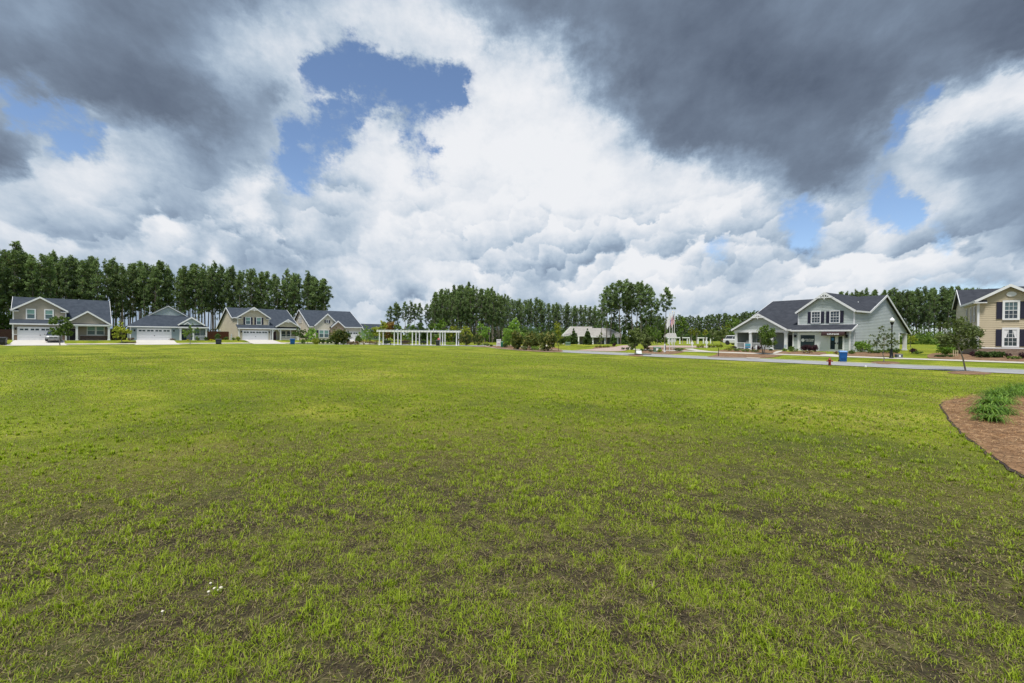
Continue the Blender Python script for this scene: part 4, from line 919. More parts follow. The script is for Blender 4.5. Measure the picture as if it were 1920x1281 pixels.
for i in range(24): ov.poly([ring[i], ring[(i + 1) % 24], ring2[(i + 1) % 24], ring2[i]])
ov.build('oval_vent', WHITE, bh)
wl2 = Wall((0, 15), (0, 0))
for x_ in (8.2, 11.0, 13.0): window(bh, wl2, x_, 3.4, .55, 1.5, fr=.08, up=GLASS, lo=GLASS)
floor_slab(bh, 0, W5, 0, 15, -0.5, 0, CONC, 'foundation')

# ================================================================== plants
def quads(P_, U_, W_, cols):
    """rhombic leaves: centre, half length vector, half width vector"""
    n = len(P_); V = np.empty((n, 4, 3)); V[:, 0] = P_ - U_; V[:, 1] = P_ + W_; V[:, 2] = P_ + U_; V[:, 3] = P_ - W_
    F = np.arange(n * 4).reshape(n, 4); return V.reshape(-1, 3), F, np.repeat(cols, 4, 0)
def unit(a): return a / np.maximum(np.linalg.norm(a, axis=1, keepdims=True), 1e-9)
G_DARK = [(0.046, 0.085, 0.025), (0.07, 0.124, 0.031), (0.109, 0.171, 0.043)]
G_MID = [(0.083, 0.143, 0.03), (0.128, 0.203, 0.042), (0.195, 0.285, 0.06)]
G_LITE = [(0.13, 0.234, 0.039), (0.195, 0.325, 0.058), (0.273, 0.403, 0.078)]
G_YEL = [(0.163, 0.2, 0.025), (0.25, 0.288, 0.037), (0.375, 0.4, 0.062)]
G_OAK = [(0.075, 0.105, 0.038), (0.125, 0.165, 0.055), (0.19, 0.225, 0.085)]
G_MAG = [(0.05, 0.085, 0.026), (0.11, 0.15, 0.04), (0.28, 0.25, 0.08)]
PURP = [(0.039, 0.018, 0.026), (0.065, 0.029, 0.039), (0.091, 0.039, 0.052)]
RUST = [(0.14, 0.098, 0.049), (0.224, 0.14, 0.084), (0.28, 0.21, 0.126)]
ORNG = [(0.20, 0.13, 0.04), (0.32, 0.20, 0.06), (0.40, 0.22, 0.08)]
def foliage(seed, blobs, n, ls, pal, clump=0.28, flat=0.0, spiky=False, flowers=0, fcol=(0.8, 0.78, 0.7)):
    rg = np.random.RandomState(seed); vol = np.array([b[3] * b[4] * b[5] for b in blobs]) ** 0.75; pr = vol / vol.sum()
    nc = max(6, n // 14); bi = rg.choice(len(blobs), nc, p=pr); B_ = np.array(blobs)[bi]
    d = unit(rg.normal(size=(nc, 3))); r = rg.uniform(0.35, 1.0, nc) ** 0.6
    C_ = B_[:, :3] + d * B_[:, 3:] * r[:, None]
    k = rg.randint(0, nc, n); sz = np.minimum(B_[k, 3], B_[k, 5])[:, None]
    off = rg.normal(size=(n, 3)) * clump * 0.55 * sz; off[:, 2] *= (1 - flat)
    P_ = C_[k] + off; P_[:, 2] = np.maximum(P_[:, 2], 0.03)
    U_ = unit(rg.normal(size=(n, 3)) + (d[k] * 1.0 if not spiky else d[k] * 2.2)) ; U_ *= (ls * rg.uniform(0.6, 1.25, n))[:, None]
    W_ = unit(np.cross(U_, rg.normal(size=(n, 3)))) * (ls * (0.2 if spiky else 0.55) * rg.uniform(0.7, 1.2, n))[:, None]
    pal = np.array(pal); t = np.clip(rg.beta(2, 2, nc)[k] + rg.normal(size=n) * 0.16, 0, 1) * 2; i0 = np.minimum(t.astype(int), 1); f = (t - i0)[:, None]
    cols = pal[i0] * (1 - f) + pal[i0 + 1] * f
    if flowers:
        q = rg.choice(n, flowers, replace=False); cols[q] = fcol; P_[q] += d[k][q] * ls; U_[q] *= 1.1; W_[q] *= 1.6
    return quads(P_, U_, W_, cols)
def wood(seed, H, r0, z1, spread_, nb, forks=1, lean=(0, 0), n=6):
    rg = random.Random(seed); mb = MB()
    base = [(0, 0, -0.1)]
    for q in range(1, 5):
        t = q / 4; base.append((lean[0] * t + rg.uniform(-.02, .02) * H, lean[1] * t + rg.uniform(-.02, .02) * H * .6, z1 * t))
    if forks == 1: mb.tube(base + [(lean[0] * 1.25, lean[1] * 1.25, H * 0.85)], [r0, r0 * .85, r0 * .8, r0 * .72, r0 * .65, r0 * .2], n)
    else:
        for f in range(forks):
            a = 2 * math.pi * f / forks + rg.uniform(-.3, .3); s_ = spread_ * .45
            mb.tube([(0.04 * math.cos(a), 0.04 * math.sin(a), -.1), (s_ * .25 * math.cos(a), s_ * .25 * math.sin(a), z1 * .5), (s_ * .6 * math.cos(a), s_ * .6 * math.sin(a), z1), (s_ * math.cos(a), s_ * math.sin(a), H * .8)], [r0, r0 * .8, r0 * .6, r0 * .2], n)
    for b in range(nb):
        a = rg.uniform(0, 6.283); t = rg.uniform(0.75, 1.5); z = min(H * 0.8, z1 * t); l = spread_ * rg.uniform(.5, .95)
        x0, y0 = lean[0] * min(1, z / z1), lean[1] * min(1, z / z1)
        mb.tube([(x0, y0, z), (x0 + l * .5 * math.cos(a), y0 + l * .5 * math.sin(a), z + l * .35), (x0 + l * math.cos(a), y0 + l * math.sin(a), z + l * .55)], [r0 * .4, r0 * .25, r0 * .08], 5)
    return mb
def plant(name, loc, V_F_C, label, cat, group=None, wmb=None, m=None, wm=None, part='crown', rz=0):
    r = empty(name, loc, rz, label, cat, group)
    V, F, C_ = V_F_C
    link(part, npmesh(part, V, F, m or LEAF, C_), r)
    if wmb: wmb.build('trunk', wm or BARKG, r, smooth=True)
    return r
def shrub(loc, w, h, pal, label, seed, ls=None, n=None, group=None, name='shrub', cat='shrub', spiky=False, flowers=0, fcol=(.8, .78, .7), depth=None, stem=True):
    d = depth or w; rg = random.Random(seed)
    bl = [(0, 0, h * .5, w * .42, d * .42, h * .46)] + [(rg.uniform(-.28, .28) * w, rg.uniform(-.28, .28) * d, h * rg.uniform(.35, .72), w * .24, d * .24, h * .27) for _ in range(5)]
    ls = ls or max(.05, min(w, h) * .07); n = n or int(min(2600, 500 + 260 * w * h / (ls * 10) ** .5 * 2))
    wm_ = wood(seed, h * .7, .03 + h * .012, h * .25, w * .3, 4, forks=3) if stem else None
    return plant(name, loc, foliage(seed, bl, n, ls, pal, spiky=spiky, flowers=flowers, fcol=fcol), label, cat, group, wm_, part='foliage')
def tree(loc, H, cw, z0, pal, label, seed, ls=.12, n=1800, cat='tree', group=None, name='tree', forks=1, lean=(0, 0), clump=.46, squash=1.0, r0=None, layers=7):
    rg = random.Random(seed); bl = []
    for q in range(layers):
        t = (q + .5) / layers; z = z0 + (H - z0) * t; rr = cw / 2 * math.sin(math.pi * min(1, .22 + .72 * t)) ** .8 * rg.uniform(.75, 1.1)
        for j in range(3):
            a = rg.uniform(0, 6.283); o = rr * rg.uniform(.35, .75); w = max(.2, rr * rg.uniform(.35, .55))
            bl.append((lean[0] + o * math.cos(a), lean[1] + o * math.sin(a), z, w, w, (H - z0) / layers * rg.uniform(.55, .95) * squash))
    r0 = r0 or .03 + H * .011
    return plant(name, loc, foliage(seed, bl, n, ls, pal, clump=clump), label, cat, group, wood(seed, H, r0, z0 * 1.15, cw * .45, 9, forks, lean))
def cone(loc, H, w, pal, label, seed, n=900, ls=.14):
    bl = [(0, 0, H * (.08 + .86 * q / 7), w / 2 * (1 - (q / 7) ** 1.5 * .85), w / 2 * (1 - (q / 7) ** 1.5 * .85), H / 9) for q in range(8)]; ls = H * .07; n = 1500
    return plant('conical_evergreen', loc, foliage(seed, bl, n, ls, pal, clump=.5), label, 'evergreen', 'conical evergreens by the clubhouse' if 'clubhouse' in label else None, wood(seed, H, .07, H * .3, .1, 0))

# ---- pines
def pine(seed, H=20.0, low=.42, wide=3.2, fine_=1.0, sides=7, wk=1.0):
    rg = np.random.RandomState(seed); P_ = []; U_ = []; C_ = []; K_ = []; wd = MB()
    bend = rg.uniform(-.35, .35, 2)
    def ax(z): return np.array([bend[0] * math.sin(z / H * 2.4), bend[1] * math.sin(z / H * 2.0), z])
    wd.tube([ax(z) - np.array([0, 0, .3]) * (z == 0) for z in (0, H * .25, H * .5, H * .75, H * .98)], [.17, .14, .115, .075, .02], sides)
    nb = int(50 * fine_)
    for b in range(nb):
        t = (b + rg.rand()) / nb; z = H * (low + (1 - low) * t ** .85); prof = (math.sin(math.pi * min(1, .24 + .70 * t)) ** .9) * (1.08 - .35 * t) * wide * (.45 + .55 * rg.rand())
        if t < .2: prof *= .55 + .6 * rg.rand()
        if t > .85: prof *= .6
        a = rg.uniform(0, 6.283); o = ax(z); tip = o + np.array([math.cos(a) * prof, math.sin(a) * prof, prof * rg.uniform(.05, .6)])
        wd.tube([o, (o + tip) / 2 - np.array([0, 0, prof * .06]), tip], [.045, .03, .01], 3, cap=False)
        for q in range(max(2, int(round((3 + prof) * fine_)))):
            s_ = rg.uniform(.35, 1.02); c = o + (tip - o) * s_ + rg.normal(size=3) * np.array([.28, .28, .2]) * (1.1 - .3 * s_)
            rad = rg.uniform(.26, .56); m_ = int(14 * fine_) + 5; d = unit(rg.normal(size=(m_, 3)) + np.array([0, 0, .25]))
            P_.append(c + d * rad * .62); U_.append(d * rad * .62)
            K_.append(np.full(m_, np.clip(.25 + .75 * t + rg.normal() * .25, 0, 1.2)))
    P_ = np.concatenate(P_); U_ = np.concatenate(U_); K_ = np.concatenate(K_)
    W_ = unit(np.cross(U_, rg.normal(size=U_.shape))) * rg.uniform(.05, .10, len(U_))[:, None] * (1.5 if fine_ < 1 else 1.0) * wk
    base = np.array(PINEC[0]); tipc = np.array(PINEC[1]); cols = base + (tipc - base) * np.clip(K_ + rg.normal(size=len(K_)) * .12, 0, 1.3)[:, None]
    dead = rg.rand(len(K_)) < .03; cols[dead] = (.14, .10, .05)
    V, F, Cc = quads(P_, U_, W_, cols)
    return V, F, Cc, wd
PINEC = [(0.052, 0.090, 0.042), (0.180, 0.255, 0.100)]
PROTO = []
for i in range(9):
    H_ = 20.0; lo_, wi_ = [(.36, 2.9), (.30, 2.6), (.42, 3.1), (.26, 2.5), (.38, 2.7), (.50, 3.2), (.32, 3.0), (.58, 3.1), (.28, 2.8)][i]
    V, F, Cc, wd = pine(100 + i, H_, lo_, wi_); tm = bpy.data.meshes.new('trunk'); tm.from_pydata(wd.v, [], wd.f); tm.materials.append(BARK); tm.update()
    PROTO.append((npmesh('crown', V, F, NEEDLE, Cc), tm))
def put_pine(p, H, i, label, group, rz, wide=1.0):
    r = bpy.data.objects.new('pine_tree', None); COL.objects.link(r); r.location = p; r.rotation_euler = (.02 * math.sin(rz * 7), .025 * math.cos(rz * 5), rz); r.scale = (H / 20 * wide, H / 20 * wide, H / 20)
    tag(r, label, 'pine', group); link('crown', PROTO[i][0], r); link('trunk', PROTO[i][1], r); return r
def interp(u, tab):
    for (a, x), (b, y) in zip(tab, tab[1:]):
        if u <= b: return x + (y - x) * max(0, (u - a)) / (b - a)
    return tab[-1][1]
def hor(u): return 629 + .0083 * (u - 960)
rp = random.Random(11)
LEFT_TOP = [(-400, 455), (-40, 452), (10, 462), (38, 456), (60, 476), (110, 478), (200, 484), (300, 492), (400, 495), (470, 500), (520, 507), (580, 510), (615, 530)]
LEFT_Z = [(-400, 92), (0, 106), (250, 124), (400, 136), (620, 156)]
MASS = []
def where(u):
    for b_, w_ in ((35, 'left of the taupe house roof'), (75, 'behind the left half of the taupe house'), (125, 'behind the middle of the taupe house'), (205, 'behind the right half of the taupe house'), (243, 'behind the gap after the taupe house'), (310, 'behind the left of the blue-grey house'), (390, 'behind the right of the blue-grey house'), (425, 'behind the red-brown fence'), (480, 'behind the left of the cream house'), (540, 'behind the right of the cream house'), (640, 'behind the ivory house')):
        if u < b_: return w_
    for b_, w_ in ((865, 'above the right end of the pergola'), (905, 'above the bright round tree'), (950, 'above the green bin'), (990, 'above the left magnolia'), (1035, 'above the right magnolia'), (1090, 'behind the clubhouse left half'), (1140, 'behind the clubhouse right half')):
        if u < b_: return w_
    for b_, w_ in ((1650, 'behind the sales house ridge'), (1703, 'behind the street lamp'), (1745, 'right of the sales house'), (1790, 'in the gap left of the beige house')):
        if u < b_: return w_
    return 'behind the beige house'
def row(u0, u1, step, top, Zt, dZ, label, group, ids, jit=7, shrink=0.0):
    u = u0
    while u < u1:
        uu = u + rp.uniform(-step * .4, step * .4); Z = interp(uu, Zt) + dZ + rp.uniform(-2.5, 2.5); p = far(uu, Z)
        H = hm(hor(uu) - interp(uu, top) - rp.uniform(-2, jit), Z) + CAMH - p.z; H *= 1 - shrink
        H *= rp.uniform(.89, .98) if not group else rp.uniform(.93, 1.03)
        if group: put_pine(p, H, rp.choice(ids), label + ' ' + where(uu), group, rp.uniform(0, 6.28), rp.uniform(.74, 1.06))
        else: MASS.append((p, H, 1.25 if Z > 300 else 1.0))
        u += step
row(-130, 606, 15, LEFT_TOP, LEFT_Z, 0, 'tall pine in the front rank', 'front pines of the wood behind the row of houses', [0, 1, 3, 4, 6, 8], 13)
row(-130, 612, 15, LEFT_TOP, LEFT_Z, 7, 'tall pine in the second rank', 'second rank of pines behind the row of houses', [1, 2, 3, 4, 6, 8], 14)
for q in (15, 23, 31): row(-330, 606, 17, LEFT_TOP, LEFT_Z, q, '', None, [], 12)
for u, t, i, lb in ((592, 524, 5, 'pine second from the open right end of the left pine wood'), (609, 525, 7, 'airy pine standing out at the right end of the left wood, above the ivory house')):
    p = far(u, 150); put_pine(p, hm(hor(u) - t, 150) + CAMH - p.z, i, lb, None, u, 1.05)
# middle wood
for k_, (u, t) in enumerate([(731, 575), (741, 568), (747, 571), (760, 567), (768, 566), (778, 571), (787, 569), (799, 571), (806, 574)]):
    p = far(u, 195); put_pine(p, hm(hor(u) - t, 195) + CAMH - p.z, [5, 2, 7, 5, 2, 7, 0, 5, 2][k_], 'slender pine in the open stand above the left half of the white pergola', 'open stand of pines above the pergola', k_ * 1.3, .95)
MID_TOP = [(812, 552), (830, 541), (880, 534), (925, 541), (950, 556), (980, 560), (1000, 560), (1040, 567), (1100, 573), (1135, 577)]
MID_Z = [(812, 168), (945, 172), (960, 225), (1135, 240)]
row(814, 948, 8.5, MID_TOP, MID_Z, 0, 'pine in the near rank', 'near pines of the middle wood', [1, 3, 8, 1], 9)
row(816, 948, 8.5, MID_TOP, MID_Z, 8, 'pine in the second rank', 'second rank pines of the middle wood', [0, 1, 3, 6, 8], 6)
row(953, 1132, 7.5, MID_TOP, MID_Z, 0, 'pine of the distant wood', 'distant pines behind the clubhouse', [1, 3, 8, 3], 6)
for q in (9, 17, 27, 38, 50): row(812, 1134, 8, MID_TOP, MID_Z, q, '', None, [], 7)
for k_, (u, t, z_, i, w_) in enumerate([(1127, 553, 138, 0, .9), (1137, 539, 141, 5, 1.1), (1144, 533, 146, 5, 1), (1152, 560, 150, 3, 1), (1164, 528, 139, 7, 1.1), (1172, 526, 143, 5, 1), (1178, 540, 152, 4, 1), (1187, 532, 140, 5, 1), (1194, 531, 146, 7, 1.05), (1202, 530, 139, 2, 1), (1211, 534, 144, 5, 1), (1219, 540, 149, 2, .9)]):
    p = far(u, z_); put_pine(p, hm(hor(u) - t, z_) + CAMH - p.z, i, 'tall pine in the close clump right of the clubhouse', 'clump of tall pines by the clubhouse', k_ * 1.7, w_)
for u, t, z_, i, lb in ((1232, 561, 141, 3, 'shorter pine just left of the lone round-topped pine'), (1246, 541, 137, 7, 'lone round-topped pine beside the flagpoles')):
    p = far(u, z_); put_pine(p, hm(hor(u) - t, z_) + CAMH - p.z, i, lb, None, u, 1.0)
RT_TOP = [(1572, 546), (1600, 545), (1650, 540), (1680, 543), (1704, 540), (1729, 539), (1761, 541), (1785, 535), (1805, 536), (1900, 540), (2200, 540)]
row(1574, 1830, 10.5, RT_TOP, [(1572, 150), (2200, 150)], 0, 'pine in the near rank', 'near pines of the right wood', [0, 1, 3, 6, 8], 5)
row(1574, 1930, 11, RT_TOP, [(1572, 150), (2200, 150)], 7, 'pine in the second rank', 'second rank pines of the right wood', [1, 3, 4, 6, 8], 7)
for q in (14, 21): row(1574, 2250, 14, RT_TOP, [(1572, 150), (2200, 150)], q, '', None, [], 9)
FAR_TOP = [(640, 600), (720, 602), (800, 600), (1000, 596), (1210, 592), (1300, 591), (1360, 587), (1410, 582), (1460, 577), (1600, 574), (1900, 574)]
for q in (0, 10, 20, 30): row(1205, 1620, 6.5, FAR_TOP, [(640, 330), (1900, 330)], q, '', None, [], 5)
# the rest of the woods, one joined mass of simpler pines
LOW = []
for i in range(4):
    V, F, Cc, wd = pine(300 + i, 20.0, [.30, .38, .25, .42][i], 3.2, .40, 4)
    wv = np.array(wd.v); wf_ = [f for f in wd.f if len(f) == 4]; LOW.append((V, F, Cc, wv, np.array(wf_)))
LOWF = []
for i in range(3):
    V, F, Cc, wd = pine(320 + i, 20.0, [.28, .22, .34][i], 3.4, .40, 4, 3.2); LOWF.append((V, F, Cc, np.array(wd.v), np.array([f for f in wd.f if len(f) == 4])))
VV, FF, CC, WV, WF = [], [], [], [], []; o1 = o2 = 0
for p, H, wx_ in MASS:
    V, F, Cc, wv, wf_ = rp.choice(LOW if wx_ < 1.2 else LOWF); a = rp.uniform(0, 6.28); s_ = H / 20; c, s2 = math.cos(a) * s_ * wx_, math.sin(a) * s_ * wx_
    M_ = np.array([[c, -s2, 0], [s2, c, 0], [0, 0, s_]]); sel = slice(None)
    VV.append(V @ M_.T + np.array(p)); FF.append(F + o1); o1 += len(V); CC.append(Cc * rp.uniform(.75, 1.1))
    WV.append(wv @ M_.T + np.array(p)); WF.append(wf_ + o2); o2 += len(wv)
wd_ = empty('pine_wood', (-40, 130, 0)); wd_['kind'] = 'stuff'; tag(wd_, 'dense mass of pines deeper in the woods behind the houses', 'woods')
for nm, a_, b_, m_, c_ in (('crowns', VV, FF, NEEDLE, CC), ('trunks', WV, WF, BARK, None)):
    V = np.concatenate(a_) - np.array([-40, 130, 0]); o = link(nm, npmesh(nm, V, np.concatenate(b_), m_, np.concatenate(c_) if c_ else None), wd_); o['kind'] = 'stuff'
print('MASS pines', len(MASS), 'tris', 2 * sum(len(f) for f in FF))
# dark undergrowth at the foot of the woods
UV, UF, UC = [], [], []; o1 = 0
for (u0, u1, z0, z1, h, n_, pal) in ((-150, 70, 100, 110, 8.5, 30, G_DARK), (-150, 640, 112, 165, 3.2, 80, G_DARK), (812, 1140, 172, 182, 3.4, 40, G_DARK), (812, 1140, 205, 235, 7.5, 70, G_DARK), (700, 830, 190, 200, 3.0, 12, G_MID), (1570, 1850, 128, 146, 4.2, 46, G_MID), (1570, 1850, 140, 150, 6.5, 26, G_DARK), (1205, 1620, 300, 322, 6.5, 70, G_DARK), (1205, 1620, 330, 350, 11, 60, G_DARK), (940, 1140, 240, 262, 9, 40, G_DARK)):
    for q in range(n_):
        u = u0 + (u1 - u0) * (q + rp.random()) / n_; Z = (interp(u, LEFT_Z) + 3 if u < 640 else rp.uniform(z0, z1)); p = far(u, Z); hh = h * rp.uniform(.5, 1.15)
        V, F, Cc = foliage(4000 + q, [(0, 0, hh * .5, hh * .7, hh * .5, hh * .5), (hh * .4, 0, hh * .3, hh * .5, hh * .4, hh * .35)], 260, .30 if Z < 200 else (.5 if Z < 290 else .8), pal)
        UV.append(V + np.array(p)); UF.append(F + o1); o1 += len(V); UC.append(Cc)
tag(link('undergrowth', npmesh('undergrowth', np.concatenate(UV), np.concatenate(UF), LEAF, np.concatenate(UC))), 'dark undergrowth along the foot of the pine woods', 'undergrowth', kind='stuff')

# ================================================================== garden trees and shrubs
def T_(u, v, top, cw, z0px, pal, label, seed, **k):
    """tree standing at pixel u, v; top, crown width and crown base in pixels"""
    p = at(u, v) if 'Y' not in k else far(u, k['Y']); k.pop('Y', None); s_ = p.y / FPX; vb = 640.5 + 0
    H = (v - top) * s_; return tree(p, H, cw * s_, (v - z0px) * s_, pal, label, seed, **k)
def S_(u, v, w, h, pal, label, seed, Y=None, **k):
    p = at(u, v) if Y is None else far(u, Y); s_ = p.y / FPX
    if Y is not None: h = h + (hor(u) + (CAMH - p.z) / s_ - v)
    return shrub(p, w * s_, h * s_, pal, label, seed, **k)
def up(u, v, Y):
    """a point at depth Y, on the ground of column u; used where the ground there is hidden"""
    return far(u, Y)
# --- left row of houses
T_(112.5, 647.5, 592, 56, 627, G_MID, 'spreading green young tree in front of the taupe house, its crown above the silver car', 1, Y=67, ls=.15, n=2600, layers=5, squash=.8, clump=.35)
T_(228, 641, 602, 30, 631, G_YEL, 'small yellow-green tree between the taupe and the blue-grey house', 2, Y=79, ls=.14, n=1500)
T_(357, 645, 606, 34, 632, G_MID, 'thin young tree in front of the blue-grey house porch', 3, Y=83, ls=.14, n=650, r0=.05)
T_(218, 639, 606, 16, 634, G_DARK, 'narrow dark shrub tree behind the small yellow-green tree', 4, Y=84, n=700)
S_(245, 640, 12, 7, RUST, 'low reddish shrub at the left corner of the blue-grey house', 5, Y=83)
S_(323, 640, 11, 6, RUST, 'low reddish shrub right of the blue-grey house garage', 6, Y=87)
S_(353, 640, 6, 3.5, G_YEL, 'small yellow flowering plant under the blue-grey house porch', 7, Y=89, fcol=(.7, .55, .02), flowers=60)
S_(371, 640, 9, 7, G_MID, 'round green shrub before the blue-grey house railing', 8, Y=90)
S_(386, 640, 9, 9, G_DARK, 'dark shrub at the right end of the blue-grey house porch', 9, Y=90.5)
S_(397, 640, 7, 3.5, G_YEL, 'clump of yellow flowers at the foot of the red-brown fence', 10, Y=91, fcol=(.75, .55, .02), flowers=80)
S_(409, 637, 12, 12, G_DARK, 'dark shrub standing behind the dark bin by the fence', 11, Y=90)
S_(424, 637, 8, 6, G_DARK, 'small dark round shrub beside the cream house side wall', 12, Y=98)
S_(439, 638, 9, 6, G_MID, 'low green shrub at the cream house corner, left one', 13, Y=95)
S_(447, 638, 9, 7, G_YEL, 'low yellow-green shrub at the cream house garage corner', 14, Y=94)
T_(562, 640, 611, 30, 628, G_DARK, 'dark green tree between the cream and the ivory house', 15, Y=97, n=1800, ls=.15)
T_(577, 640, 615, 15, 634, G_OAK, 'narrow dull green tree left of the bright feathery tree', 16, Y=99, n=900)
T_(585, 642, 611, 28, 636, G_LITE, 'bright feathery tree before the ivory house side wall', 17, Y=93, n=1700, ls=.13)
S_(592, 643, 14, 9, G_YEL, 'yellow-green shrub under the bright feathery tree', 18, Y=92)
S_(569, 643, 9, 8, G_MID, 'green shrub left of the yellow-green one by the ivory house', 19, Y=93)
for k_, u in enumerate((598, 606, 614, 621)): S_(u, 641, 9, 6, G_DARK, 'dark low foundation shrub under the ivory house windows', 20 + k_, Y=101, group='foundation shrubs of the ivory house')
S_(634, 644, 34, 27, G_MAG, 'big bronze-green magnolia shrub before the stone entry of the ivory house', 26, Y=90, n=2600, name='magnolia', cat='magnolia')
S_(651, 643, 16, 23, G_DARK, 'dark shrub right of the big magnolia, half hiding the white garage', 27, Y=92, n=1300)
for k_, (u, pl, lb) in enumerate(((645, G_MID, 'low green hedge plant under the dark shrub by the ivory garage'), (658, RUST, 'low russet grass clump before the ivory garage'), (667, RUST, 'russet shrub at the right of the ivory garage'))): S_(u, 645, 16, 6, pl, lb, 30 + k_, Y=90)
S_(672, 641, 14, 13, G_MID, 'green shrub at the corner of the ivory garage', 34, Y=99)
T_(686, 642, 611, 32, 638, G_LITE, 'light green tree before the far green house', 35, Y=110, n=1500)
T_(699, 642, 615, 22, 638, G_DARK, 'dark small tree right of the far green house', 36, Y=118, n=1000)
for k_, (u, w) in enumerate(((682, 18), (694, 16), (704, 14))): S_(u, 645.5, w, 7, RUST, ['russet ornamental grass, widest, left of the pergola', 'russet ornamental grass, middle of three left of the pergola', 'russet ornamental grass touching the pergola'][k_], 37 + k_, Y=93, spiky=True)
# --- behind and around the white pergola
for k_, (u, top, w, pl, lb) in enumerate(((716, 608, 34, G_YEL, 'yellow-green tree behind the left end of the pergola'), (731, 606, 22, ORNG, 'orange-leaved tree behind the pergola'), (744, 612, 24, G_MID, 'green tree behind the pergola, right of the orange one'), (771, 610, 30, G_MID, 'rounded green tree behind the pergola centre, left one'), (790, 609, 28, G_DARK, 'dark rounded tree behind the pergola centre, right one'), (809, 607, 22, G_MID, 'green tree behind the pergola between its two pointed finials'), (828, 600, 26, G_LITE, 'tall light green tree behind the right part of the pergola'), (850, 612, 30, G_YEL, 'yellowish tree behind the right end of the pergola'))):
    T_(u, 644, top, w * 1.15, 638, pl, lb, 50 + k_, Y=118, n=2400, ls=.22)
for k_, (u, w) in enumerate(((724, 18), (760, 22), (795, 18), (812, 14))): S_(u, 645, w, 8, [G_DARK, RUST, G_DARK, G_OAK][k_], ['dark shrub inside the left bay of the pergola', 'long russet shrub inside the pergola', 'dark shrub in the centre bay of the pergola', 'grey-green shrub in the right bay of the pergola'][k_], 60 + k_, Y=99)
S_(707, 646, 5, 6, G_LITE, 'tiny lime-green plant at the foot of the first pergola post', 65, Y=94)
S_(858, 647, 18, 23, G_DARK, 'dark vine-like shrub climbing the last pergola post', 66, n=1500)
S_(846, 647, 26, 6, G_LITE, 'low bright green groundcover by the last pergola post', 67)
S_(873, 648, 30, 22, G_MAG, 'magnolia shrub right of the pergola', 68, n=1800, name='magnolia', cat='magnolia', flowers=6)
S_(896, 648, 22, 22, G_MAG, 'narrow magnolia shrub in front of the bright round tree', 69, n=1400, name='magnolia', cat='magnolia')
T_(904, 644, 604, 34, 634, G_LITE, 'bright round tree between pergola and white sign', 70, Y=98, n=1900, ls=.16)
T_(874, 644, 611, 30, 634, G_YEL, 'olive-yellow tree behind the magnolia right of the pergola', 71, Y=105, n=1300, ls=.16)
S_(912, 649, 16, 6, G_OAK, 'low grey-green shrub before the bright round tree', 72); S_(921, 650, 10, 4, G_DARK, 'small dark low shrub left of the white sign', 73)
T_(962, 650, 597, 44, 644, G_LITE, 'largest light green tree behind the magnolias', 74, Y=84, n=3000, ls=.16)
S_(947, 652, 13, 9, G_DARK, 'dark ball shrub right of the green bin', 75)
S_(969, 656, 24, 38, G_MAG, 'tall magnolia with cream flowers, left of the three', 76, n=2600, ls=.16, name='magnolia', cat='magnolia', flowers=9)
S_(997, 656.5, 40, 37, G_MAG, 'widest magnolia, middle of the three, with cream flowers', 77, n=3400, ls=.16, name='magnolia', cat='magnolia', flowers=10)
S_(1027, 658.5, 38, 38, G_MAG, 'magnolia nearest the road, right of the three', 78, n=3200, ls=.16, name='magnolia', cat='magnolia', flowers=12)
T_(998, 650, 610, 26, 646, [(.05, .10, .05), (.08, .14, .08), (.12, .2, .11)], 'blue-green conifer rising behind the middle magnolia', 79, Y=88, n=1200)
for k_, u in enumerate((1000, 1008, 1016)): S_(u, 657.5, 11, 9, G_LITE, 'bright green grass clump between the magnolias', 80 + k_, spiky=True, name='grass_clump', cat='grass clump', group='bright grass clumps between the magnolias')
S_(984, 657, 14, 9, G_OAK, 'low grey-green shrub under the middle magnolia', 84)
T_(1046, 655, 611, 22, 648, G_YEL, 'yellow-green tree left of the clubhouse column', 85, Y=86, n=1200); S_(1052, 652, 24, 22, G_DARK, 'dark green shrub before the left end of the clubhouse', 86, Y=90, n=1500)
for k_, (u, top, w, z_, pl, lb) in enumerate(((1141, 592, 30, 155, G_MID, 'broad understory tree under the left of the tall pine clump'), (1160, 586, 34, 158, G_DARK, 'dark understory tree under the tall pine clump, left of its middle'), (1181, 590, 34, 152, G_DARK, 'dark understory tree under the middle of the tall pine clump'), (1203, 584, 36, 156, G_DARK, 'dark understory tree behind the kerb oak'), (1224, 588, 32, 154, G_MID, 'understory tree under the right of the tall pine clump'), (1240, 600, 22, 150, G_MID, 'small understory tree at the foot of the lone round-topped pine'), (1216, 604, 30, 140, G_MID, 'green tree above the large green utility box'))):
    T_(u, 641, top, w, 636, pl, lb, 700 + k_, Y=z_, n=2200, ls=.3, r0=.12)
# --- clubhouse garden
cone(at(1101, 646.5), hm(29, at(1101, 646.5).y), hm(17, at(1101, 646.5).y), G_DARK, 'broad conical evergreen before the middle of the clubhouse', 90)
cone(far(1076, 95), hm(28, 95), hm(16, 95), G_DARK, 'conical evergreen before the left half of the clubhouse', 91)
cone(far(1150, 98), hm(20, 98), hm(13, 98), G_DARK, 'short conical evergreen before the right end of the clubhouse', 92)
cone(far(1171, 96), hm(30, 96), hm(11, 96), G_DARK, 'narrow conical evergreen right of the clubhouse', 93)
S_(1066, 646, 18, 17, G_MID, 'green shrub beside the clubhouse column', 94, Y=97)
T_(1126, 648, 625, 15, 646, G_OAK, 'small open conifer between two conical evergreens', 95, Y=88, n=500)
for k_, u in enumerate((1119, 1126, 1133, 1139)): S_(u, 652, 8, 4.5, G_YEL, 'low yellow-green shrub in the island before the clubhouse', 96 + k_, group='low shrubs in the clubhouse island')
S_(1151, 650, 8, 7, PURP, 'small dark reddish bush right of the clubhouse lawn', 101)
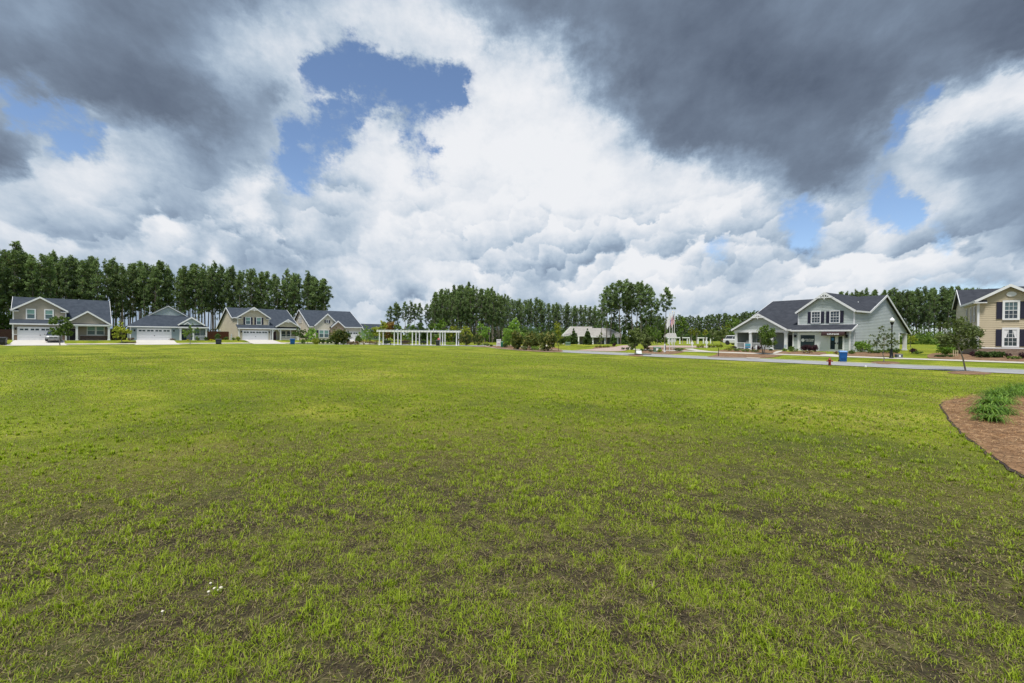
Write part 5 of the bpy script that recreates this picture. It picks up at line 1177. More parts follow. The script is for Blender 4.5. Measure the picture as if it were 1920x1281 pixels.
for k_, u in enumerate((1168, 1176, 1184)): S_(u, 656, 8, 5, G_DARK, 'low dark shrub along the brick drive', 103 + k_, group='low shrubs along the brick drive')
T_(1191, 666, 616, 38, 650, G_OAK, 'round oak at the kerb in front of the tall pines', 107, n=2800, ls=.12, layers=6)
T_(1208, 662, 622, 30, 656, G_OAK, 'second rounded oak just behind the kerb oak', 108, Y=66, n=2000, ls=.13)
for k_, (u, v, w, h) in enumerate(((1203, 659, 10, 5), (1220, 660, 9, 5), (1237, 661, 10, 7), (1214, 657, 9, 8))): S_(u, v, w, h, [G_MID, G_OAK, G_YEL, RUST][k_], ['low green shrub in the mulch under the oaks', 'dull green shrub left of the green utility box', 'yellow-green shrub right of the green utility box', 'russet shrub behind the second oak'][k_], 110 + k_)
S_(1262, 657, 9, 5, G_DARK, 'dark shrub at the foot of the flagpoles, left one', 115, Y=70); S_(1273, 659, 22, 7, G_DARK, 'broad dark shrub right of the flagpoles', 116, n=1200)
T_(1232, 652, 622, 22, 640, G_MID, 'small green tree behind the green utility box', 117, Y=90, n=900)
T_(1279, 648, 596, 24, 622, G_MID, 'rounded green tree against the far wood, right of the flags', 118, Y=175, n=1500, ls=.3)
T_(1296, 650, 621, 14, 634, G_YEL, 'yellow-green crape tree beside the second pergola, left one', 119, Y=120, n=700, ls=.15, forks=3); T_(1306, 650, 622, 15, 634, G_YEL, 'yellow-green crape tree beside the second pergola, right one', 120, Y=118, n=700, ls=.15, forks=3)
T_(1322, 650, 624, 14, 634, G_YEL, 'yellowish small tree in front of the second pergola', 121, Y=116, n=600, ls=.15, forks=3)
for k_, u in enumerate((1309, 1317, 1329, 1337, 1346, 1352)): S_(u, 652, 9, 6, G_YEL, 'small yellow-green shrub in the row beyond the footpath', 122 + k_, group='row of small shrubs beyond the footpath')
T_(1336, 648, 618, 24, 636, G_OAK, 'grey-green tree left of the densest round tree', 130, Y=104, n=1200, ls=.15); T_(1352, 652, 618, 34, 646, G_OAK, 'dense round grey-green tree left of the parked white car', 131, Y=96, n=2200, ls=.15)
T_(1376, 646, 598, 46, 636, G_MID, 'large dark tree behind the parked white car', 132, Y=120, n=2400, ls=.2); T_(1362, 646, 609, 22, 636, G_YEL, 'olive-yellow tree behind the round grey-green tree', 133, Y=125, n=1000, ls=.2)
for k_, (u, v, w, h) in enumerate(((1368, 658, 20, 7), (1382, 659, 18, 6), (1398, 660, 20, 6), (1416, 661, 18, 6))): S_(u, v, w, h, [G_YEL, G_MID, G_MID, G_OAK][k_], 'spreading low green shrub in the mulch before the sales house porch', 134 + k_, group='spreading shrubs before the porch')
S_(1375, 655, 12, 6, PURP, 'low purple-brown bush in front of the white car', 139)
T_(1431, 664.5, 610, 50, 646, G_MID, 'multi-stemmed tree hiding the porch of the sales house', 140, n=2600, ls=.11, forks=4, layers=5, r0=.06)
S_(1423, 657, 9, 9, PURP, 'purple ball shrub by the porch railing, left one', 141); S_(1411, 656, 5, 7, PURP, 'small purple shrub beside the blue sign', 142)
S_(1445, 658, 8, 4, G_DARK, 'low dark shrub under the porch railing', 143)
S_(1471, 659, 12, 6, G_LITE, 'bright low shrub at the right porch post', 144); S_(1484, 657, 15, 8, G_MID, 'green bush between porch and shop window, upper one', 145, Y=58); S_(1489, 660, 24, 6, G_MID, 'green bush between porch and shop window, lower one', 146)
for k_, u in enumerate((1508, 1518, 1528)): S_(u, 660, 13.5, 13.5, PURP, ['left third of the clipped purple hedge under the shop window', 'middle of the clipped purple hedge under the shop window', 'right third of the clipped purple hedge under the shop window'][k_], 147 + k_, n=1500, name='hedge_shrub')
S_(1514, 663, 20, 6, RUST, 'pale blooming low shrub in front of the purple hedge', 150, flowers=60, fcol=(.6, .55, .4)); S_(1567, 664, 9, 5, RUST, 'pinkish low plants left of the blue bin', 151, flowers=30, fcol=(.5, .3, .25))
T_(1656, 680, 611, 44, 652, G_OAK, 'airy young tree in a mulch ring beside the street lamp', 152, n=1300, ls=.07, layers=6, clump=.4, r0=.045)
S_(1616, 661, 28, 22, G_LITE, 'yellow-green bush against the sales house side wall', 153, n=1800); S_(1596, 664, 16, 8, G_MID, 'low green shrub at the sales house corner', 154)
for k_, u in enumerate((1632, 1644, 1656, 1668, 1680)): S_(u, 663, 15, 8 + (k_ > 2) * 2.5, G_DARK if k_ % 2 else G_MID, 'hedge shrub along the sales house side wall', 155 + k_, group='hedge shrubs along the sales house side wall')
S_(1711, 663, 14, 11, PURP, 'dark purple shrub right of the sales house back porch', 161); S_(1720, 664, 14, 6, G_MID, 'low green shrub right of the dark purple one', 162); T_(1707, 662, 636, 24, 654, G_YEL, 'yellowish small tree beyond the sales house back porch', 163, Y=85, n=900)
# --- beige house garden
T_(1811, 697, 598, 86, 652, G_OAK, 'dark spreading tree with leaning trunk in front of the beige house', 170, n=4400, ls=.08, layers=7, lean=(-.55, 0), clump=.62, r0=.058)
S_(1773, 667, 30, 27, G_LITE, 'yellow-green shrub left of the wooden stakes', 171, n=2000); S_(1792, 664, 22, 24, G_DARK, 'dark shrub behind the wooden stakes', 172, n=1500)
for k_, u in enumerate((1837, 1849, 1861, 1874)): S_(u, 671, 17, 13 - k_ * .5, G_DARK, ['leftmost of the dark hedge shrubs under the beige house windows', 'second of the dark hedge shrubs under the beige house windows', 'third of the dark hedge shrubs under the beige house windows', 'rightmost of the dark hedge shrubs under the beige house windows'][k_], 173 + k_, n=1500, ls=.06, name='hedge_shrub')
S_(1824, 669, 12, 10, PURP, 'purple shrub at the corner of the beige house', 178); S_(1890, 671, 14, 9, PURP, 'purple shrub between dark and light hedge shrubs', 179); S_(1901, 674, 22, 7, G_MID, 'low light green shrub before the brick base', 180); S_(1917, 673, 16, 13, PURP, 'purple shrub at the right picture edge', 181)
for k_, u in enumerate((1758, 1768, 1782)): S_(u, 670, 12, 5, G_OAK, 'low shrub in the mulch left of the beige house', 182 + k_, group='low shrubs left of the beige house')
stake = empty('wooden_stakes', at(1791, 668), 0, 'three pale wooden stakes in front of the dark shrub', 'stakes'); sy = at(1791, 668).y / FPX
for k_, q in enumerate((-4, 0, 3.6)): MB().beam((q * sy, 0, -.1), (q * sy + .02 * k_, 0, 11.5 * sy), .06, .06, up=(0, 1, 0), drop=.5).build('stake', mat('pale_wood', (.5, .42, .28), .8), stake)

# ================================================================== mulch, drives, paths
def pts(*a): return [at(u, v).xy for u, v in a]
RM = random.Random(3)
patch('mulch_bed', pts((885, 650), (920, 652), (960, 656.5), (1000, 659.5), (1040, 661), (1056, 658.5), (1040, 652), (1000, 650), (950, 647.5)), MULCH, .035)
patch('mulch_bed.001', pts((1196, 661), (1216, 663.5), (1240, 664.5), (1262, 664.2), (1284, 660), (1290, 655.5), (1260, 652.5), (1230, 652), (1205, 655)), MULCH, .035)
patch('mulch_bed.002', pts((1326, 669.5), (1350, 671), (1400, 672), (1440, 671.5), (1470, 666), (1480, 661), (1450, 657), (1400, 655), (1350, 657), (1345, 664)), MULCH, .035)
patch('mulch_bed.003', pts((1480, 664), (1520, 666.5), (1545, 666), (1545, 661), (1500, 659), (1482, 660)), MULCH, .035)
patch('mulch_bed.004', pts((1565, 667), (1600, 669), (1640, 669.5), (1680, 668), (1688, 663), (1640, 660), (1600, 661)), MULCH, .035)
patch('mulch_bed.005', pts((1738, 670), (1780, 674), (1840, 678.5), (1920, 681), (2050, 684), (2050, 672), (1930, 666), (1830, 662), (1760, 662)), MULCH, .035)
patch('mulch_ring', pts((1632, 680.5), (1645, 683), (1664, 684), (1685, 682.5), (1684, 679.5), (1660, 678), (1640, 678.5)), MULCH, .03, dome=.05)
patch('mulch_ring.001', pts((1776, 699.5), (1795, 702), (1830, 703), (1856, 702), (1852, 698.5), (1820, 696.5), (1790, 696.5)), MULCH, .02, dome=.03)
patch('mulch_ring.002', pts((1176, 666.5), (1190, 668.5), (1204, 668.5), (1206, 666.5), (1190, 664.5)), MULCH, .02, dome=.03)
patch('mulch_bed.006', pts((1112, 654), (1130, 655.2), (1150, 653.5), (1160, 651), (1140, 650), (1120, 650.5)), MULCH, .04)
patch('mulch_bed.007', pts((232, 642.4), (262, 643.0), (262, 641.4), (232, 641.2)), MULCH, .04)
DRIVE = mat('brick_drive', (.36, .27, .24), .9, nz=.12, nscale=1.2)
patch('brick_driveway', pts((1080, 657.5), (1160, 659.2), (1185, 651.5), (1190, 647.5), (1178, 647.5), (1150, 651.5), (1110, 655)), DRIVE, .045)
patch('brick_forecourt', pts((1210, 651), (1262, 652), (1310, 652.3), (1345, 650.8), (1320, 649), (1240, 648.2)), DRIVE, .04)
strip('footpath', [at(1287, 654.5).xy, at(1297, 657).xy, at(1320, 660).xy, at(1347, 661.6).xy], -.9, .3, CONC, .05, 24)
patch('front_walk', pts((1540, 668.2), (1572, 670), (1572, 667), (1560, 664.8), (1540, 665.6)), CONC, .045)
patch('curb_ramp', pts((1401, 673), (1423, 673.6), (1423, 672.2), (1401, 671.6)), CONC, .07)
patch('porch_walk', pts((1448, 664.8), (1462, 661), (1468, 658.6), (1460, 658.6), (1452, 661)), CONC, .05)
def drive(h, x0, x1, y1, spread_):
    """concrete drive from a garage out to the street"""
    c, s_ = math.cos(h.rotation_euler.z), math.sin(h.rotation_euler.z); V_ = []; N_ = 16
    for i in range(N_ + 1):
        t = i / N_; y = -.02 + (y1 + .02) * t; e = spread_ * t ** 3
        for x in (x0 - e, (x0 * 2 + x1) / 3, (x0 + 2 * x1) / 3, x1 + e):
            X = h.location.x + x * c - y * s_; Y = h.location.y + x * s_ + y * c; z = gzf(X, Y) + .06; V_.append((X, Y, max(z, h.location.z - .02 + (gzf(X, Y) - h.location.z) * min(1, t * 3)) if t < .34 else z))
    F_ = [(i * 4 + j, i * 4 + j + 1, i * 4 + j + 5, i * 4 + j + 4) for i in range(N_) for j in range(3)]
    tag(link('driveway', npmesh('driveway', V_, F_, mat('bright_concrete', (.50, .475, .435), .85, nz=.06, nscale=.5))), kind='structure')
drive(h1, .2, 5.9, -10.3, .7); drive(h2, .7, 6.3, -10.3, .7); drive(h3, .4, 6.0, -10.3, .7); drive(h4, 8.2, 11.6, -10, .5)

# ================================================================== fences
def fence(a, b, h, m, label, z=None):
    a = Vector((a[0], a[1], 0)); b = Vector((b[0], b[1], 0)); L = (b - a).length; rz = math.atan2(b.y - a.y, b.x - a.x)
    r = empty('fence', (a.x, a.y, gzf(a.x, a.y)), rz, label, 'fence'); n = int(L / .15); mb = MB()
    for i in range(n): mb.box(i * .15, i * .15 + .142, 0, .022, .03, h + (.012 if i % 3 else .03))
    tag(mb.build('picket', m, r), kind='stuff')
    for z_ in (.35, h - .3): MB().box(0, L, .022, .07, z_, z_ + .09).build('rail', m, r)
    for i in range(int(L / 2.4) + 1): MB().box(i * 2.4 - .05, i * 2.4 + .05, .07, .17, 0, h).build('fence_post', m, r)
def hw(h, x, y):
    c, s_ = math.cos(h.rotation_euler.z), math.sin(h.rotation_euler.z); return (h.location.x + x * c - y * s_, h.location.y + x * s_ + y * c)
fence(hw(h1, -9, 6), hw(h1, -.3, 6), 1.8, WOODF2, 'dark wooden fence left of the taupe house'); fence(hw(h1, 12, 7), hw(h2, -.3, 7), 1.8, WOODF2, 'dark wooden fence between the taupe and the blue-grey house')
fence(hw(h2, 12, 3.5), hw(h3, -.2, 6), 1.8, WOODF, 'red-brown wooden fence between the blue-grey and the cream house')

# ================================================================== pergolas
def pergola(name, base, posts, H, beams, label, pw=.24, finials=()):
    r = empty(name, base, 0, label, 'pergola'); B_ = Vector(base)
    for p in posts:
        q = Vector(p) - B_; b = MB(); z = q.z; b.lathe((q.x, q.y, z), [(pw * .75, 0), (pw * .75, .12), (pw * .55, .16), (pw * .5, .2), (pw * .44, H - .2), (pw * .6, H - .12), (pw * .66, H - .04)], 10); b.build('column', WHITE, r, smooth=False)
    for (a, c, w, h, dz) in beams:
        a = Vector(a) - B_; c = Vector(c) - B_; MB().beam((a.x, a.y, dz), (c.x, c.y, dz), w, h, drop=.5).build('beam', WHITE, r)
    for f in finials:
        q = Vector(f[0]) - B_; MB().lathe((q.x, q.y, f[1]), [(.16, 0), (.1, .25), (.03, f[2])], 8).build('finial', WHITE, r)
    return r
Z0 = 92; g0 = far(785, Z0).z; Hp = hm(hor(785) - 621.5, Z0) + CAMH - g0
fr_ = [far(u, Z0) for u in (711.5, 739.4, 773.3, 801.3, 825, 856)]; bk = [far(u, Z0 + 3) for u in (718.6, 746.2, 780.1, 808, 830, 860)]; th_ = [far(u, Z0 + 5) for u in (752, 786.5, 834.5)]
q0 = far(706, Z0); q1 = far(864, Z0); q2 = far(708, Z0 + 3); q3 = far(862, Z0 + 3)
bs = [(q0, q1, .12, .30, Hp), (q2, q3, .12, .30, Hp)]
for k_ in range(26):
    a = Vector(q0).lerp(Vector(q1), (k_ + .5) / 26); bs.append(((a.x, a.y - .6, 0), (a.x + .1, a.y + 3.8, 0), .06, .16, Hp + .2))
pergola('pergola', (fr_[0].x, fr_[0].y, g0), [(p.x, p.y, g0) for p in fr_ + bk + th_], Hp - .1, bs, 'long white pergola with round columns left of centre', finials=[(far(u, Z0 + 6), Hp, h_) for u, h_ in ((752, .5), (767, .45), (804.5, .65), (813, .7))])
Z1 = 150; g1 = far(1300, Z1).z; H1_ = hm(hor(1300) - 633.5, Z1) + CAMH - g1
ps = [far(u, Z1 + d) for u, d in ((1252.5, 0), (1259.5, 3), (1274.5, 0), (1288.5, 0), (1292.5, 3), (1307, 3), (1309, 0), (1318.7, 3), (1324.5, 0), (1332, 3))]
b2 = [(far(1248, Z1), far(1275, Z1), .14, .32, H1_), (far(1279, Z1 + 3), far(1293, Z1 + 3), .14, .32, H1_), (far(1306, Z1), far(1326, Z1), .14, .32, H1_), (far(1336, Z1), far(1342, Z1), .14, .32, H1_)]
pergola('pergola', (ps[0].x, ps[0].y, g1), [(p.x, p.y, g1) for p in ps], H1_ - .1, b2, 'smaller white pergola in the distance right of the flagpoles', .4)

# ================================================================== street furniture
GREENP = mat('green_plastic', (.012, .12, .07), .45); BLUEP = mat('blue_plastic', (.005, .075, .25), .35, nz=.08, nscale=2); BLUEL = mat('blue_lid', (.02, .16, .42), .4); DKP = mat('dark_plastic', (.02, .024, .026), .5)
def wheelie(loc, w, h, m, ml, label, rz=0.0, d=None):
    d = d or w * 1.1; r = empty('wheeled_bin', loc, rz, label, 'bin'); k = .84
    b = MB(); b.hexa([(-w / 2 * k, -d / 2 * k, .04), (w / 2 * k, -d / 2 * k, .04), (w / 2 * k, d / 2 * k, .1), (-w / 2 * k, d / 2 * k, .1)], [(-w / 2, -d / 2, h * .88), (w / 2, -d / 2, h * .88), (w / 2, d / 2, h * .88), (-w / 2, d / 2, h * .88)])
    b.box(-w / 2 - .02, w / 2 + .02, -d / 2 - .02, d / 2 + .02, h * .85, h * .89); b.box(-w * .3, w * .3, -d / 2 * .95 - .01, -d / 2 * .9, h * .3, h * .55); b.build('body', m, r, bevel=.012)
    l = MB(); l.hexa([(-w / 2 - .03, -d / 2 - .04, h * .89), (w / 2 + .03, -d / 2 - .04, h * .89), (w / 2 + .03, d / 2 + .03, h * .89), (-w / 2 - .03, d / 2 + .03, h * .89)], [(-w / 2 * .86, -d / 2 * .8, h), (w / 2 * .86, -d / 2 * .8, h), (w / 2 * .86, d / 2, h * 1.01), (-w / 2 * .86, d / 2, h * 1.01)]); l.build('lid', ml, r, bevel=.01)
    for s_ in (-1, 1): MB().tube([(s_ * w * .42, d * .42, .1), (s_ * w * .5, d * .42, .1)], .1, 12).build('wheel', RUBBER, r)
    MB().tube([(-w * .4, d / 2 + .05, h * .86), (w * .4, d / 2 + .05, h * .86)], .016, 6).build('handle', DKP, r)
    return r
p = at(1580, 679); wheelie(p, hm(12.5, p.y), hm(21, p.y), BLUEP, BLUEL, 'large blue wheeled bin at the kerb in front of the sales house', R(-28), d=hm(11, p.y))
p = at(548.5, 646); wheelie(p, hm(7.5, 90), hm(9.5, 90), BLUEP, BLUEP, 'small blue wheeled bin before the cream house porch', R(30))
p = far(2, 68); wheelie(p, 1.2, 1.15, DKP, DKP, 'dark bin cut by the left picture edge', R(40)); p = far(410, 84); wheelie(p, .95, 1.05, DKP, DKP, 'dark bin on the verge between the blue-grey and the cream house', R(30))
p = at(941, 651.5); wheelie(p, hm(5, p.y), hm(11, p.y), GREENP, GREENP, 'green bin beside the white striped sign', 0)
p = far(821, 91); b_ = wheelie(p, .75, 1.15, DKP, DKP, 'dark bin at the right bays of the white pergola', 0)
MB().lathe((-.02, 0, 1.05), [(.16, 0), (.26, .15), (.2, .4), (.05, .5)], 8).build('red_bag', mat('red_pink_bag', (.5, .12, .14), .5), tag(empty('bag', (p.x + .2, p.y, p.z), 0), 'red and pink bag on the dark bin in the pergola', 'bag'))
# hydrant
p = at(1555.3, 686); s_ = hm(16, p.y) / .75; hy = empty('fire_hydrant', p, R(-35), 'dark red fire hydrant on the lawn at the road edge', 'hydrant', scale=s_)
HR = mat('hydrant_red', (.24, .016, .016), .45, nz=.15, nscale=6)
MB().lathe((0, 0, 0), [(.1, -.05), (.1, .05), (.075, .06), (.075, .1)], 14).build('standpipe', mat('hydrant_grey', (.3, .22, .18), .7), hy)
MB().lathe((0, 0, 0), [(.13, .08), (.13, .11), (.095, .12), (.092, .5), (.12, .51), (.12, .54), (.10, .55), (.085, .62), (.05, .67), (.02, .69)], 16).build('barrel', HR, hy, smooth=True)
MB().lathe((0, 0, .68), [(.022, 0), (.022, .05)], 5).build('operating_nut', HR, hy)
for s2, r_, l_ in ((-1, .055, .2), (1, .055, .2)): MB().tube([(s2 * .08, 0, .42), (s2 * l_, 0, .42)], r_, 12).tube([(s2 * (l_ - .02), 0, .42), (s2 * (l_ + .03), 0, .42)], r_ + .018, 6).build('hose_cap', HR, hy)
MB().tube([(0, -.08, .38), (0, -.19, .38)], .075, 14).tube([(0, -.17, .38), (0, -.22, .38)], .09, 6).build('pumper_cap', HR, hy)
# lamp
p = at(1671, 672); H_ = hm(77, p.y); lp = empty('street_lamp', p, 0, 'black lamp post with a white glass globe right of the young tree', 'street lamp')
MB().lathe((0, 0, 0), [(.2, 0), (.2, .1), (.15, .14), (.14, .5), (.10, .6), (.085, .9), (.075, 1.0), (.058, 1.05), (.05, H_ - .95), (.075, H_ - .93), (.06, H_ - .87), (.045, H_ - .8)], 14).build('post', BLACK, lp, smooth=True)
MB().lathe((0, 0, H_ - .82), [(.05, 0), (.08, .04), (.13, .2), (.17, .3), (.17, .33)], 14).build('lamp_fitter', BLACK, lp, smooth=True)
MB().lathe((0, 0, H_ - .49), [(.13, 0), (.19, .08), (.21, .17), (.19, .27), (.12, .36), (.05, .4)], 16).build('globe', mat('frosted_globe', (.8, .8, .82), .3), lp, smooth=True)
MB().lathe((0, 0, H_ - .1), [(.06, 0), (.045, .05), (.015, .11)], 10).build('finial', mat('frosted_globe', (.8, .8, .82), .3), lp)
# utility boxes
UG = mat('utility_green', (.085, .15, .105), .6, nz=.1, nscale=3)
def ubox(u, v, w, h, m, label, lab=None):
    p = at(u, v); w = hm(w, p.y); h = hm(h, p.y); r = empty('utility_box', p, R(-12), label, 'utility box')
    MB().box(-w / 2, w / 2, -w * .35, w * .35, 0, h * .8).build('cabinet', m, r, bevel=.02); MB().hexa([(-w / 2 - .02, -w * .38, h * .8), (w / 2 + .02, -w * .38, h * .8), (w / 2 + .02, w * .38, h * .8), (-w / 2 - .02, w * .38, h * .8)], [(-w / 2, -w * .3, h * .97), (w / 2, -w * .3, h * .97), (w / 2, w * .3, h), (-w / 2, w * .3, h)]).build('lid', m, r)
    MB().box(-w / 2 - .06, w / 2 + .06, -w * .42, w * .42, -.1, .05).build('pad', CONC, r)
    if lab: MB().box(-w * .18, w * .12, -w * .35 - .012, -w * .35 - .002, h * .3, h * .75).build('label', WHITE, r)
ubox(1232, 660.5, 13.5, 10, UG, 'large green utility box in the mulch under the oaks', True); ubox(1065, 647.5, 9, 6, UG, 'small green utility box on the clubhouse verge'); ubox(1685, 671.5, 10, 7.5, mat('utility_grey', (.09, .10, .105), .6), 'dark grey utility box with white label right of the street lamp', True)
p = far(434, 96); r = empty('utility_pedestal', p, 0, 'pale grey utility pedestal by the cream house side wall', 'pedestal'); MB().lathe((0, 0, 0), [(.16, 0), (.16, .7), (.12, .75), (.12, 1.2), (.03, 1.32)], 10).build('housing', mat('pale_grey_plastic', (.4, .42, .42), .5), r)
MB().lathe((0, 0, 0), [(.2, -.05), (.2, .04)], 10).build('base', CONC, r)
# signs
def sign(u, v, w, h, label, face, legs=True, stripes=None, Y=None, rz=0, lift=.35):
    p = at(u, v) if Y is None else far(u, Y); W_, H_ = hm(w, p.y), hm(h, p.y); r = empty('sign', p, rz, label, 'sign')
    MB().box(-W_ / 2, W_ / 2, -.02, .02, H_ * lift, H_).build('board', face, r)
    for s_ in (-1, 1): MB().box(s_ * W_ / 2 - .05, s_ * W_ / 2 + .05, -.05, .05, 0, H_ * 1.06).build('sign_post', WHITE, r)
    for (z0, z1, m) in stripes or (): MB().box(-W_ / 2 * .9, W_ / 2 * .9, -.032, -.021, H_ * z0, H_ * z1).build('stripe', m, r)
    return r
NAVY = mat('navy_print', (.03, .03, .12), .5); BLP = mat('blue_sign', (.06, .22, .38), .5); TEALP = mat('teal_print', (.10, .35, .42), .5)
sg = sign(935, 650, 7, 13.5, 'white sign with navy stripes left of the green bin', WHITE, stripes=[(.78, .84, NAVY), (.42, .5, mat('pink_print', (.35, .2, .3), .5)), (.22, .27, NAVY)], lift=.1)
sign(1401.5, 657.5, 12, 13, 'blue sign between white posts before the sales house porch', BLP, stripes=[(.72, .92, TEALP), (.55, .6, mat('tan_print', (.4, .3, .2), .5))])
p = at(1417.5, 660); MB().lathe((0, 0, 0), [(.09, 0), (.09, hm(11, p.y)), (.03, hm(12, p.y))], 8).build('post', WHITE, empty('bollard', p, 0, 'short white post beside the blue sign', 'post'))
p = at(1472, 658); r = empty('small_sign', p, R(10), 'small white and blue sign on a stake at the porch corner', 'sign'); MB().box(-.03, .03, -.02, .02, 0, .55).build('stake', WHITE, r); MB().box(-.16, .16, -.035, -.02, .42, .78).build('board', mat('pale_blue_board', (.35, .42, .5), .5), r)
p = at(1198, 665); r = empty('yard_sign', p, R(15), 'tilted white yard sign beside the kerb oak', 'sign'); MB().slab([(-.42, -.1, .05), (.34, -.1, .05), (.50, .3, .5), (-.22, .3, .5)], .02).build('board', mat('pale_sign_face', (.62, .66, .64), .6), r)
for s_ in (-.25, .3): MB().tube([(s_, .25, -.05), (s_, .25, .5)], .012, 5).build('wire_leg', BLACK, r)
p = at(1205, 665.3); tag(MB().box(p.x - .9, p.x + 1.0, p.y - .25, p.y + .25, p.z - .02, p.z + .11).build('storm_drain', mat('drain_dark', (.04, .04, .045), .8)), 'dark storm drain slot in the kerb right of the yard sign', 'drain')
p = at(1246.5, 662); H_ = hm(18, p.y); r = empty('feather_sign', p, R(20), 'narrow curved white banner with dark print by the flagpoles', 'banner')
MB().tube([(.12, 0, 0), (.14, 0, H_ * .5), (.10, 0, H_ * .9), (-.06, 0, H_)], .02, 6).build('banner_pole', BLACK, r); b = MB(); b.slab([(-.2, 0, .1), (.12, 0, .1), (.12, .0, H_ * .9), (-.12, 0, H_ * .98)], .02); b.v = [(x, y * 1 + (0), z) for x, y, z in b.v]
MB().hexa([(-.2, -.01, .1), (.12, -.01, .1), (.12, .01, .1), (-.2, .01, .1)], [(-.14, -.01, H_ * .96), (.10, -.01, H_ * .9), (.10, .01, H_ * .9), (-.14, .01, H_ * .96)]).build('banner_cloth', WHITE, r); MB().box(.02, .1, -.025, -.012, H_ * .3, H_ * .8).build('dark_print', NAVY, r)
# flags
US_R = mat('flag_red', (.42, .02, .04), .8); US_B = mat('flag_blue', (.012, .02, .10), .8); FW = mat('flag_white', (.7, .7, .72), .8); FV = mat('flag_violet', (.22, .16, .42), .8)
def flag(u, v, top, label_p, label_f, kind, fh, fw, Y):
    p = far(u, Y); H_ = hm(hor(u) - top, Y) + CAMH - p.z; r = empty('flagpole', p, 0, label_p, 'flagpole', 'flagpoles in a group of three')
    MB().tube([(0, 0, -.1), (0, 0, H_)], [.055, .035], 10).build('pole', mat('flagpole_white', (.62, .62, .6), .4), r); MB().lathe((0, 0, H_), [(.02, 0), (.045, .04), (.02, .09)], 8).build('finial', mat('gold', (.5, .35, .1), .35, metal=.6), r)
    f = empty('flag', (p.x - .05, p.y, p.z + H_ - .15), 0, label_f, 'flag'); n = 13; m_ = 8
    # a flag hanging limp: the fly end droops in folds
    def P_(i, j):
        a = j / (m_ - 1); t = i / (n - 1); x = -fw * a * (.32 + .12 * math.sin(t * 3)); y = .09 * math.sin(a * 9 + t * 4) * (.3 + a); z = -fh * t - fw * .62 * a; return (x, y, z)
    if kind == 'us':
        for i in range(n - 1):
            cant = i < 6
            b = MB()
            for j in range(m_ - 1):
                if cant and j < 3: continue
                b.poly([P_(i, j), P_(i, j + 1), P_(i + 1, j + 1), P_(i + 1, j)])
            b.build('stripe', US_R if i % 2 == 0 else FW, f)
        b = MB(); 
        for i in range(6):
            for j in range(3): b.poly([P_(i, j), P_(i, j + 1), P_(i + 1, j + 1), P_(i + 1, j)])
        b.build('canton', US_B, f)
        b = MB()
        for i in range(6):
            for j in range(3):
                q = (Vector(P_(i, j)) + Vector(P_(i + 1, j + 1))) / 2; b.box(q.x - .015, q.x + .015, q.y - .02, q.y - .012, q.z - .02, q.z + .02)
        b.build('star', FW, f)
    else:
        for nm, rr, mm in (('cloth', range(0, 8), FW), ('lower_cloth', range(8, n - 1), FV if kind == 'violet' else FW)):
            b = MB()
            for i in rr:
                for j in range(m_ - 1): b.poly([P_(i, j), P_(i, j + 1), P_(i + 1, j + 1), P_(i + 1, j)])
            b.build(nm, mm, f)
flag(1255.3, 662, 588, 'left flagpole of the three, with the plain white flag', 'plain white flag hanging limp on the left pole', 'white', 1.5, 1.0, 63)
flag(1260.3, 660, 585, 'middle flagpole of the three, behind the other two', 'white and violet flag on the middle pole', 'violet', 1.1, 1.0, 66)
flag(1264, 661, 586, 'right flagpole of the three, with the striped flag', 'limp red and white striped flag with blue corner on the right pole', 'us', 1.35, 1.15, 63.5)
# white planters and posts by the second pergola
for u, v, w, h, lb in ((1297.5, 652, 5, 12, 'white rounded post-top sign beyond the footpath'), (1324.5, 652.5, 6, 15, 'taller white post-top sign in the shrub row')):
    p = at(u, v); W_ = hm(w, p.y); H_ = hm(h, p.y); r = empty('white_marker', p, 0, lb, 'marker'); MB().box(-.08, .08, -.06, .06, 0, H_ * .5).build('marker_post', WHITE, r); MB().tube([(0, -.06, H_ * .68), (0, .06, H_ * .68)], W_ / 2, 14).build('disc', WHITE, r); MB().lathe((0, 0, H_ * .68 + W_ / 2 - .03), [(.08, 0), (.05, .15), (.02, .25)], 8).build('finial', WHITE, r)
p = far(674, 92); MB().lathe((0, 0, 0), [(.12, 0), (.15, .05), (.1, .12), (.3, .42), (.36, .46)], 12).build('bowl', WHITE, empty('urn', p, 0, 'white urn left of the long white pergola', 'urn'))
p = at(1047, 658.5); MB().beam((0, 0, -.1), (0, 0, hm(12, p.y)), .05, .05, up=(0, 1, 0)).build('shaft', BLACK, empty('marker_stake', p, 0, 'thin dark stake at the road edge right of the magnolias', 'stake'))
p = at(1347, 669); MB().beam((0, 0, -.1), (0, 0, hm(16, p.y)), .05, .05, up=(0, 1, 0)).build('shaft', BLACK, empty('marker_stake', p, 0, 'thin dark stake in the mulch bed left of the porch', 'stake'))
p = far(544.5, 92); r = empty('slim_pole', p, 0, 'slim pale pole behind the small blue bin', 'pole'); MB().tube([(0, 0, -.2), (0, 0, 3.0)], .035, 6).build('shaft', mat('pale_pole', (.45, .46, .45), .5), r)  # plain slim pole, no lamp on it
p = at(1623, 688.4); tag(MB().lathe((p.x, p.y, p.z), [(.06, 0), (.07, .05), (.03, .12)], 9).build('white_bag', mat('white_bag', (.7, .72, .72), .5)), 'small white bag at the road edge right of the hydrant', 'bag')
